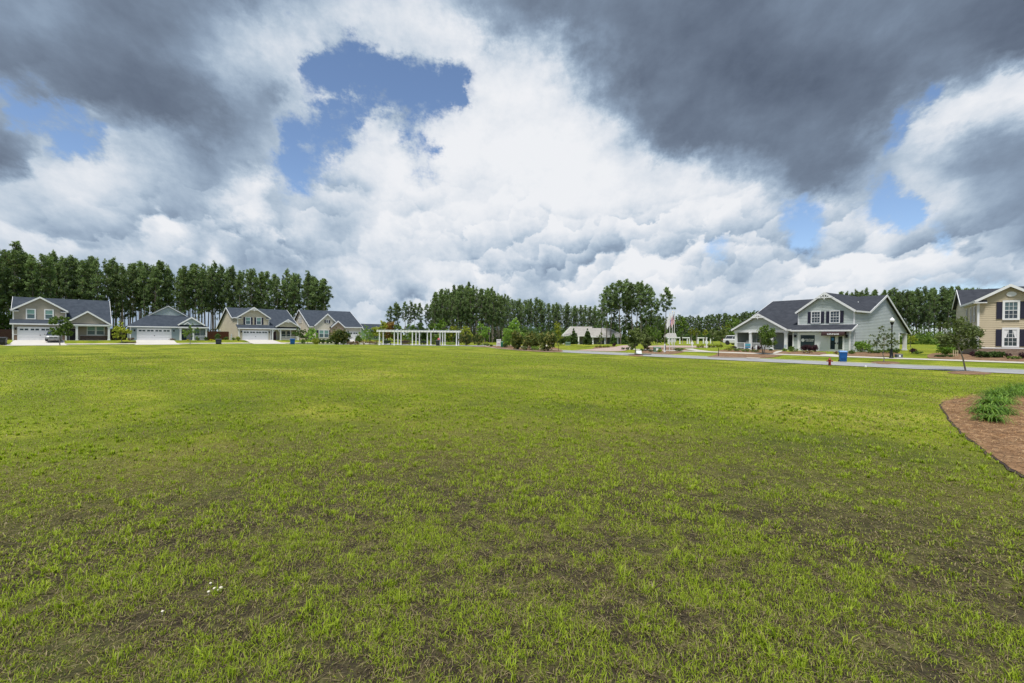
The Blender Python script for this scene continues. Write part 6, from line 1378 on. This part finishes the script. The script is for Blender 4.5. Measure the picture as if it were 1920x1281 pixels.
# benches in the pergola
for u, lb in ((726, 'dark bench in the left bays of the pergola'), (761, 'dark bench in the middle bays of the pergola'), (796, 'dark bench right of the pergola centre')):
    p = far(u, 96); r = empty('bench', p, 0, lb, 'bench'); MB().box(-.8, .8, -.2, .25, .42, .47).build('seat', DKP, r)
    for z_ in (.55, .66, .77): MB().box(-.8, .8, .25, .29, z_, z_ + .08).build('back_slat', DKP, r)
    for s_ in (-.72, .72): MB().box(s_ - .04, s_ + .04, -.2, .28, 0, .42).build('leg', DKP, r)
# rocking chairs on the porch
def chair(x, y, lb):
    c, s_ = hw(sh, x, y); r = empty('rocking_chair', (c, s_, -.0), TH + .2, lb, 'chair')
    MB().box(-.26, .26, -.25, .25, .42, .46).build('seat', WHITE, r)
    for k_ in range(5): q = -.2 + .1 * k_; MB().beam((q, .24, .46), (q, .36, 1.12), .05, .02, up=(0, 1, 0)).build('back_slat', WHITE, r)
    MB().beam((-.26, .36, 1.12), (.26, .36, 1.12), .03, .09).build('top_rail', WHITE, r)
    for s2 in (-1, 1):
        for y_ in (-.23, .23): MB().beam((s2 * .25, y_, .05), (s2 * .25, y_, .66 if y_ < 0 else .46), .045, .045, up=(0, 1, 0)).build('leg', WHITE, r)
        MB().box(s2 * .25 - .05, s2 * .25 + .05, -.3, .28, .66, .69).build('armrest', WHITE, r)
        MB().tube([(s2 * .25, -.45, .12), (s2 * .25, -.15, .04), (s2 * .25, .2, .04), (s2 * .25, .5, .14)], .025, 5).build('rocker', WHITE, r)
chair(-12.6, .1, 'white rocking chair at the left end of the sales house porch'); chair(-9.4, .1, 'white rocking chair behind the porch railing, right one'); chair(-10.3, .15, 'white rocking chair behind the porch railing, left one')

# ================================================================== cars
CG = mat('car_glass', (.015, .022, .026), .06, spec=.7); SIL = mat('silver_paint', (.27, .28, .29), .35, metal=.45, coat=.6); WHP = mat('white_car_paint', (.62, .63, .64), .35, coat=.6); DKB = mat('dark_trim', (.018, .018, .02), .55); LGT = mat('lamp_lens', (.5, .52, .52), .15, spec=.7); RLT = mat('red_lens', (.25, .01, .01), .2)
def car(loc, rz, paint, label, L=4.7, W_=1.82, H_=1.68):
    r = empty('parked_car', loc, rz, label, 'car')
    def loft(st, m, name, par=r, bevel=0):
        b = MB(); n = len(st[0][1])
        for x, ring in st:
            for (y, z) in ring: b.v.append((x, y, z))
        for i in range(len(st) - 1):
            for j in range(n): b.f.append((i * n + j, i * n + (j + 1) % n, (i + 1) * n + (j + 1) % n, (i + 1) * n + j))
        b.f.append(tuple(reversed(range(n)))); b.f.append(tuple((len(st) - 1) * n + j for j in range(n)))
        return b.build(name, m, par, smooth=False)
    def ring(w, z0, z1, k=.9): h = w / 2; return [(-h * k, z0), (h * k, z0), (h, z0 + .12), (h, z1 - .16), (h * .93, z1 - .03), (h * .7, z1), (-h * .7, z1), (-h * .93, z1 - .03), (-h, z1 - .16), (-h, z0 + .12)]
    # nose at +x
    loft([(-L / 2, ring(W_ * .88, .42, .92)), (-L / 2 + .12, ring(W_ * .96, .28, 1.02)), (-L * .3, ring(W_, .24, 1.05)), (0, ring(W_, .24, 1.03)), (L * .22, ring(W_, .24, 1.02)), (L * .4, ring(W_ * .97, .24, .93)), (L / 2 - .1, ring(W_ * .92, .26, .82)), (L / 2, ring(W_ * .8, .36, .70))], paint, 'body')
    def cab(w, z0, z1, t): return [(-w / 2, z0), (w / 2, z0), (w / 2 * t, z1), (-w / 2 * t, z1)]
    loft([(-L * .47, cab(W_ * .9, .98, 1.04, .95)), (-L * .36, cab(W_ * .92, .98, H_ - .10, .80)), (L * .02, cab(W_ * .93, .98, H_ - .06, .80)), (L * .12, cab(W_ * .93, .98, H_ - .14, .80)), (L * .27, cab(W_ * .9, .98, 1.0, .96))], CG, 'window_glass')
    loft([(-L * .41, cab(W_ * .78, H_ - .16, H_ - .13, .9)), (-L * .34, cab(W_ * .76, H_ - .11, H_ - .02, .9)), (0, cab(W_ * .76, H_ - .08, H_ + .01, .9)), (L * .1, cab(W_ * .76, H_ - .13, H_ - .05, .9))], paint, 'roof')
    for x0, x1 in ((-.40, -.36), (-.13, -.10), (.085, .265)):
        for s_ in (-1, 1):
            t0 = (L * x0, s_ * W_ * .462, 1.0); zt = H_ - .1
            MB().beam((L * (x1 if x0 > 0 else x0), s_ * W_ * .462, 1.0), (L * (x0 if x0 > 0 else x1), s_ * W_ * .376, zt), .06, .05, up=(0, 0, 1)).build('window_pillar', paint, r)
    for x in (-L * .30, L * .31):
        for s_ in (-1, 1):
            y = s_ * (W_ / 2 - .1); b = MB().tube([(x, y - .1, .34), (x, y + .105, .34)], .34, 20); wl = b.build('wheel', RUBBER, r); q = y + s_ * .108; MB().tube([(x, q - .01, .34), (x, q + .012, .34)], .21, 14).build('rim', mat('alloy', (.4, .41, .42), .35, metal=.7), wl)
            MB().tube([(x, y - .12, .36), (x, y + .113, .36)], .39, 20).build('wheel_arch', DKB, r)
    for s_ in (-1, 1):
        MB().hexa([(L / 2 - .22, s_ * W_ * .44 - .12, .64), (L / 2 - .02, s_ * W_ * .34 - .14, .64), (L / 2 - .02, s_ * W_ * .34 + .12, .64), (L / 2 - .22, s_ * W_ * .44 + .02, .64)], [(L / 2 - .26, s_ * W_ * .44 - .12, .79), (L / 2 - .08, s_ * W_ * .34 - .14, .77), (L / 2 - .08, s_ * W_ * .34 + .12, .77), (L / 2 - .26, s_ * W_ * .44 + .02, .79)]).build('headlight', LGT, r)
        MB().box(-L / 2 - .01, -L / 2 + .1, s_ * W_ * .42 - .1, s_ * W_ * .42 + .06, .78, 1.0).build('tail_light', RLT, r); MB().box(L * .2, L * .23, s_ * (W_ / 2 + .08) - .08, s_ * (W_ / 2 + .08) + .08, 1.0, 1.14).build('mirror', paint, r)
    MB().box(L / 2 - .06, L / 2 + .015, -W_ * .24, -.06, .56, .66).box(L / 2 - .06, L / 2 + .015, .06, W_ * .24, .56, .66).build('grille', DKB, r); MB().box(L / 2 - .3, L / 2 - .02, -W_ * .42, W_ * .42, .24, .42).build('bumper', DKB, r); MB().box(-L / 2 - .005, -L / 2 + .2, -W_ * .42, W_ * .42, .3, .46).build('bumper', DKB, r)
    return r
x_, y_ = hw(h1, 4.7, -3.0); car((x_, y_, gzf(x_, y_) + .08), R(44 - 90), SIL, 'silver minivan facing out on the taupe house drive')
p = far(1384, 78); car((p.x, p.y, p.z + .35), R(-58), WHP, 'white car parked left of the sales house porch', H_=1.62)

# ================================================================== foreground bed with strap-leaved plants
BED = pts((1762, 762), (1768, 755), (1785, 750), (1810, 746.5), (1850, 741), (1900, 735), (2000, 727), (2400, 722), (2800, 800), (2700, 960), (2250, 990), (2050, 950), (1960, 915), (1915, 895), (1870, 866), (1832, 838), (1800, 812), (1778, 787))
cx = sum(p[0] for p in BED) / len(BED); cy = sum(p[1] for p in BED) / len(BED)
patch('bed_edge', [(cx + (p[0] - cx) * 1.003, cy + (p[1] - cy) * 1.003) for p in BED], mat('dark_soil', (.030, .020, .016), .9, rgb2=(.055, .036, .028), nscale=4, bump=.8, bscale=14), .012, wob=.013)  # dark soil band along the bed outline
BEDM = mat('bed_straw', (.15, .08, .038), .95, rgb2=(.31, .185, .095), nscale=7, bump=1, bscale=45)
patch('mulch_bed.008', [(cx + (p[0] - cx) * .988, cy + (p[1] - cy) * .988) for p in BED], BEDM, .016, dome=.05, wob=.006)
def inpoly(x, y, poly):
    x = np.asarray(x); y = np.asarray(y); r = np.zeros(x.shape, bool); n = len(poly)
    for i in range(n):
        x0, y0 = poly[i][0], poly[i][1]; x1, y1 = poly[(i + 1) % n][0], poly[(i + 1) % n][1]
        c = ((y0 > y) != (y1 > y)) & (x < (x1 - x0) * (y - y0) / (y1 - y0 + 1e-12) + x0); r ^= c
    return r
rg = np.random.RandomState(5)
n = 190000; X = rg.uniform(min(p[0] for p in BED), 15, n); Y = rg.uniform(min(p[1] for p in BED), max(p[1] for p in BED), n)
INN = [(cx + (p[0] - cx) * .988, cy + (p[1] - cy) * .988) for p in BED]; k = inpoly(X + rg.normal(size=n) * .05, Y + rg.normal(size=n) * .05, INN) & (X < Y * 1.28 + .3); X, Y = X[k], Y[k]; n = len(X)
a = rg.uniform(0, 6.283, n); L = rg.uniform(.03, .085, n); U_ = np.stack([np.cos(a) * L, np.sin(a) * L, rg.normal(size=n) * .008], 1); W_ = np.stack([-np.sin(a), np.cos(a), rg.normal(size=n) * .3], 1) * rg.uniform(.0016, .0035, n)[:, None]
pal = np.array([(.09, .045, .020), (.26, .145, .065), (.42, .26, .13), (.54, .39, .23)]); ci = rg.choice(4, n, p=[.3, .36, .24, .1]); dmp = (.35 + 1.3 * fbm(X, Y, 3.5, 4, 5))[:, None]
V, F, Cc = quads(np.stack([X, Y, gz(X, Y) + .073 + rg.uniform(-.004, .014, n)], 1), U_, W_, pal[ci] * dmp)
tag(link('pine_straw', npmesh('pine_straw', V, F, leafmat('straw', (1, 1, 1), .1), Cc)), 'brown pine straw strewn over the planting bed at right', 'pine straw', kind='stuff')
def strap(seed, n, L0, w0, pal, spread_=1.0):
    """arching strap leaves from one crown"""
    rg = np.random.RandomState(seed); S = 5; V = []; F = []; C_ = []; pal = np.array(pal)
    for i in range(n):
        a = rg.uniform(0, 6.283); L = L0 * rg.uniform(.6, 1.15); el_ = rg.uniform(.75, 1.5); r0 = rg.uniform(0, .10) * spread_; x = math.cos(a) * r0 + rg.normal() * .05; y = math.sin(a) * r0 + rg.normal() * .05; z = .02; e = el_; c = pal[0] + (pal[1] - pal[0]) * rg.rand(); b0 = len(V)
        for s_ in range(S + 1):
            t = s_ / S; w = w0 * (1 - t ** 2) * .5 + .0006; V.append((x - math.sin(a) * w, y + math.cos(a) * w, z)); V.append((x + math.sin(a) * w, y - math.cos(a) * w, z)); C_ += [c * (.8 + .5 * t)] * 2
            x += math.cos(a) * math.cos(e) * L / S; y += math.sin(a) * math.cos(e) * L / S; z += math.sin(e) * L / S; z = max(z, .015); e -= rg.uniform(.25, .6) * (1 + .3 * spread_)
        for s_ in range(S): q = b0 + s_ * 2; F.append((q, q + 1, q + 3, q + 2))
    return np.array(V), np.array(F), np.array(C_)
LIR = [(.045, .105, .014), (.19, .32, .05)]
spots = [(1848, 796, 32, 'nearest strap-leaved clump, at the tip of the planting bed'), (1839, 781, 36, 'strap-leaved clump leaning left, second from the tip'), (1864, 781, 34, 'strap-leaved clump right of the second one'), (1850, 766, 38, 'strap-leaved clump in the middle of the curve'), (1869, 762, 34, 'strap-leaved clump on the inner side of the curve'), (1858, 750, 34, 'strap-leaved clump at the outer bend of the row'), (1878, 748, 38, 'strap-leaved clump inside the outer bend'), (1893, 741, 34, 'strap-leaved clump in the back row, left one'), (1906, 746, 32, 'strap-leaved clump in the back row, front one'), (1913, 736, 34, 'strap-leaved clump in the back row, rear one'), (1930, 742, 34, 'strap-leaved clump at the right picture edge'), (1948, 736, 34, 'strap-leaved clump just beyond the right picture edge')]
for i, (u, v, h, lb) in enumerate(spots):
    p = at(u + 9, v); V, F, Cc = strap(900 + i, 170, hm(h, p.y) * 1.05, .018, LIR, 1.2); r = empty('strap_plant', (p.x, p.y, p.z + .05), 0, lb, 'plant', 'strap-leaved clumps in the foreground bed'); link('leaves', npmesh('leaves', V, F, LEAF, Cc), r)
    st = strap(950 + i, 14, .16, .012, [(.28, .26, .10), (.35, .33, .12)], 2.0); link('faded_leaves', npmesh('faded_leaves', st[0], st[1], LEAF, st[2]), r)

# mushrooms
MW = mat('mushroom_white', (.62, .58, .48), .7, nz=.1, nscale=40)
for i, (u, v, s_, lb) in enumerate(((395.2, 1099.5, .8, 'farthest mushroom of the little white group'), (402.5, 1110, 1.0, 'mushroom in the middle of the white group'), (414.5, 1109.5, 1.15, 'largest mushroom, right end of the white group'), (409.5, 1112.5, .7, 'smallest mushroom touching the largest one'), (391.5, 1116, .9, 'nearest mushroom, at the left of the white group'), (305, 1153, .8, 'lone white mushroom left of the group'))):
    p = at(u, v); k_ = .009 * s_; r = empty('mushroom', (p.x, p.y, p.z + .012), i, lb, 'mushroom'); MB().lathe((0, 0, 0), [(k_ * .4, -.01), (k_ * .35, k_ * 1.3)], 8).build('stem', MW, r); MB().lathe((0, 0, k_ * 1.1), [(k_, 0), (k_ * 1.15, k_ * .25), (k_ * .9, k_ * .7), (k_ * .45, k_ * .95), (.0005, k_ * 1.02)], 12).build('cap', MW, r, smooth=True)

# ================================================================== grass
def boost(x, y, spots):
    b = np.zeros_like(x)
    for u, v, ru, rv, am in spots:
        p = at(u, v); sx = hm(ru, p.y); sy_ = abs(at(u, v - rv).y - at(u, v + rv).y) / 2; b += am * np.exp(-((x - p.x) / sx) ** 2 - ((y - p.y) / sy_) ** 2)
    return b
LUSH = [(1450, 1080, 190, 90, .5), (1330, 1010, 120, 60, .35), (1050, 1240, 180, 50, .45), (960, 1160, 110, 50, .3), (760, 815, 130, 22, .55), (950, 858, 110, 24, .6), (1010, 830, 60, 16, .5), (640, 780, 60, 14, .45), (1240, 805, 60, 18, .4), (560, 1050, 170, 60, .25), (1580, 1140, 160, 60, .3), (380, 830, 60, 16, .3), (1080, 1140, 40, 40, .3), (180, 850, 90, 24, .3), (1180, 870, 80, 22, .25)]
BARE = [(1105, 1120, 70, 36, .5), (1130, 1180, 80, 40, .35), (1540, 960, 70, 16, .35), (1790, 1020, 150, 24, .35), (90, 960, 120, 30, .35), (60, 1210, 120, 50, .35), (470, 910, 60, 22, .3), (620, 960, 90, 20, .35), (870, 1220, 120, 30, .3), (1250, 950, 60, 20, .3), (1860, 1130, 120, 40, .35), (1700, 1230, 140, 40, .3), (700, 1110, 100, 40, .25), (1660, 930, 90, 18, .2), (180, 1130, 100, 30, .25), (1450, 1150, 40, 16, .25), (480, 1170, 80, 20, .25)]
def sample(n, r0, r1, seed):
    rg = np.random.RandomState(seed); a = rg.uniform(-1.0, 1.0, n) * (1.2 if r1 < 8 else 1.0); r = np.sqrt(rg.uniform(r0 ** 2, r1 ** 2, n)); return np.sin(a) * r, np.cos(a) * r, rg
def cover(x, y): wx = x + .5 * fbm(x, y, 1.1, 3, 51); wy = y + .5 * fbm(x, y, 1.1, 3, 52); return .74 + .42 * (fbm(wx, wy, .45, 4, 1) - .5) + .68 * (fbm(wx, wy, 1.8, 3, 9) - .5) + 1.25 * (fbm(x, y, 6.0, 3, 12) - .5) + 1.1 * (fbm(x, y, 19, 2, 14) - .5) + .33 * boost(x, y, LUSH) - .42 * boost(x, y, BARE)
def blades(x, y, rg, h, w, lean, az_, cols, z0=0.0, three=True):
    n = len(x); z = gz(x, y) + z0; d = np.stack([np.cos(az_), np.sin(az_), np.zeros(n)], 1); s_ = np.stack([-np.sin(az_ + rg.normal(size=n) * .6), np.cos(az_), np.zeros(n)], 1)
    B_ = np.stack([x, y, z], 1); hh = h[:, None]; w_ = w[:, None]; ln = lean[:, None]; upv = np.array([0, 0, 1.0])
    m1 = B_ + d * hh * ln * .30 + upv * hh * .52 * np.sqrt(np.maximum(.05, 1 - (ln * .45) ** 2)); tp = B_ + d * hh * ln * .95 + upv * hh * np.sqrt(np.maximum(.03, 1 - np.minimum(ln, .98) ** 2))
    if three:
        V = np.stack([B_ - s_ * w_ * .5, B_ + s_ * w_ * .5, m1 + s_ * w_ * .42, m1 - s_ * w_ * .42, tp], 1).reshape(-1, 3); i = np.arange(n)[:, None] * 5
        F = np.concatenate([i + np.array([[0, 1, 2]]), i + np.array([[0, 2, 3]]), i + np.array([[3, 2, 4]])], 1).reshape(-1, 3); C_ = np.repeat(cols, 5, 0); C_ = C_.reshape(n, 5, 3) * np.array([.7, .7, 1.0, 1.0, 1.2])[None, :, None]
        return V, F, C_.reshape(-1, 3)
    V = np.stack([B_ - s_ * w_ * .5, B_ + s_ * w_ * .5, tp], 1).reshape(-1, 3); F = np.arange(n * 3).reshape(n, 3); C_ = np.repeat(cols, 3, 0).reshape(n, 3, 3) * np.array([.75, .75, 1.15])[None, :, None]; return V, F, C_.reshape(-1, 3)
GR = dict(lush=np.array([(.19, .28, .013), (.36, .44, .034)]), oliv=np.array([(.165, .22, .019), (.34, .375, .052)]), tan=np.array([(.19, .150, .075), (.36, .30, .17)]), brn=np.array([(.06, .042, .026), (.13, .09, .05)]))
def colour(rg, n, lushness, dry):
    t = rg.rand(n, 1); L_ = np.clip(lushness, 0, 1)[:, None]; pick = rg.rand(n); c = (GR['lush'][0] * (1 - t) + GR['lush'][1] * t) * L_ + (GR['oliv'][0] * (1 - t) + GR['oliv'][1] * t) * (1 - L_)
    q = pick < dry; c[q] = (GR['tan'][0] * (1 - t) + GR['tan'][1] * t)[q]; q = pick > 1 - dry * .45; c[q] = (GR['brn'][0] * (1 - t) + GR['brn'][1] * t)[q]; return c
VS, FS, CS = [], [], []; off = 0
def add(V, F, C_):
    global off
    VS.append(V.astype(np.float32)); FS.append(F + off); CS.append(C_.astype(np.float32)); off += len(V)
BEDG = [(cx + (p[0] - cx) * .994, cy + (p[1] - cy) * .994) for p in BED]
def zone(n, r0, r1, seed, hs, ws, three, dens=1.0):
    x, y, rg = sample(n, r0, r1, seed); c = cover(x, y); jx = x + rg.normal(size=n) * .09; jy = y + rg.normal(size=n) * .09; keep = (rg.rand(n) < np.clip(c * 1.25, .24 + .22 * ss(np.hypot(x, y), 4, 10), 1) * dens * (1 - ss(np.hypot(x, y), 32, 58))) & ~inpoly(jx, jy, BEDG) & (((x - RP[0]) * RN[0] + (y - RP[1]) * RN[1]) < -.6); x, y, c = x[keep], y[keep], c[keep]; n = len(x)
    lush = np.clip((c - .52) * 2.0, 0, 1); dry = np.clip(.36 - lush * .28 + .25 * (fbm(x, y, 1.7, 2, 77) - .5), .03, .6)
    st = .10 * np.sin(2 * math.pi * (x * LS[0] + y * LS[1]) / 2.9) * ss(np.hypot(x, y), 8, 16); lush = np.clip(lush + st, 0, 1)
    h = hs * rg.uniform(.45, 1.1, n) * (.45 + .3 * np.clip(c * 1.5, 0, 1) + .5 * lush); w = ws * rg.uniform(.6, 1.3, n); lean = np.clip(rg.normal(size=n) * .26 + .80 - .12 * lush, .05, 1.0); col = colour(rg, n, lush * .85 + .15 * rg.rand(n), dry)
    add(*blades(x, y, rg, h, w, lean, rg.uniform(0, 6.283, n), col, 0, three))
zone(190000, 1.6, 4.2, 21, .036, .0037, True); zone(180000, 4.2, 7.5, 22, .040, .0060, True); zone(420000, 7.5, 17, 23, .044, .0110, False); zone(330000, 17, 33, 24, .048, .024, False); zone(240000, 33, 58, 25, .055, .04, False)
# longer coarse tufts, gathered in the lush parts
x, y, rg = sample(9000, 1.7, 13, 31); c = cover(x, y); k = (rg.rand(len(x)) < np.clip((c - .62) * 1.6, .03, .8)) & ~inpoly(x, y, BEDG); x, y = x[k], y[k]; m_ = 13; n = len(x) * m_
print('tufts', len(x))
X = np.repeat(x, m_) + rg.normal(size=n) * .012; Y = np.repeat(y, m_) + rg.normal(size=n) * .012; sc = np.repeat(rg.uniform(.65, 1.3, len(x)), m_)
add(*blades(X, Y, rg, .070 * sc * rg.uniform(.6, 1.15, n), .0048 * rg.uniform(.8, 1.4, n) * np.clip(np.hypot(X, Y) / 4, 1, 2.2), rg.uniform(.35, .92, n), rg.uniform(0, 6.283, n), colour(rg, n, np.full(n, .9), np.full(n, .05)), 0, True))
# dead runners lying over the thin parts
x, y, rg = sample(80000, 1.7, 8, 41); k = (rg.rand(len(x)) < .75) & ~inpoly(x, y, BEDG); x, y = x[k], y[k]; n = len(x); a = rg.uniform(0, 6.283, n); L = rg.uniform(.015, .05, n)
P_ = np.stack([x, y, gz(x, y) + rg.uniform(.003, .018, n)], 1); U_ = np.stack([np.cos(a) * L, np.sin(a) * L, rg.normal(size=n) * .006], 1); W_ = np.stack([-np.sin(a), np.cos(a), np.zeros(n)], 1) * rg.uniform(.0009, .0022, n)[:, None]
tn = rg.rand(n, 1); V, F, Cc = quads(P_, U_, W_, np.where(rg.rand(n, 1) < .6, GR['tan'][0] * (1 - tn) + GR['tan'][1] * tn, GR['brn'][0] * (1 - tn) + GR['brn'][1] * tn))
tag(link('thatch', npmesh('thatch', V, F, GRASSM, Cc)), 'dry runners and thatch lying in the thin parts of the lawn', 'thatch', kind='stuff')
V = np.concatenate(VS); F = np.concatenate(FS); Cc = np.concatenate(CS); print('grass tris', len(F))
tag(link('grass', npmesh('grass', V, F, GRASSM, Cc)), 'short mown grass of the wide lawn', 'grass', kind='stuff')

# ---- look-alikes of one group get their order from left to right in the name they are told by
ORD = ['leftmost', 'second-from-left', 'third-from-left', 'fourth-from-left', 'fifth-from-left', 'sixth-from-left', 'seventh-from-left', 'eighth-from-left', 'ninth-from-left', 'tenth-from-left', 'eleventh-from-left', 'twelfth-from-left', 'thirteenth-from-left']
same = {}
for o in list(bpy.data.objects):
    if o.parent is None and o.get('category') and o.get('group'): same.setdefault((o['group'], o['label']), []).append(o)
for k, L_ in same.items():
    if 1 < len(L_) <= len(ORD):
        for i, o in enumerate(sorted(L_, key=lambda q: q.location.x / max(1, q.location.y))): o['label'] = ORD[i] + ' ' + o['label']
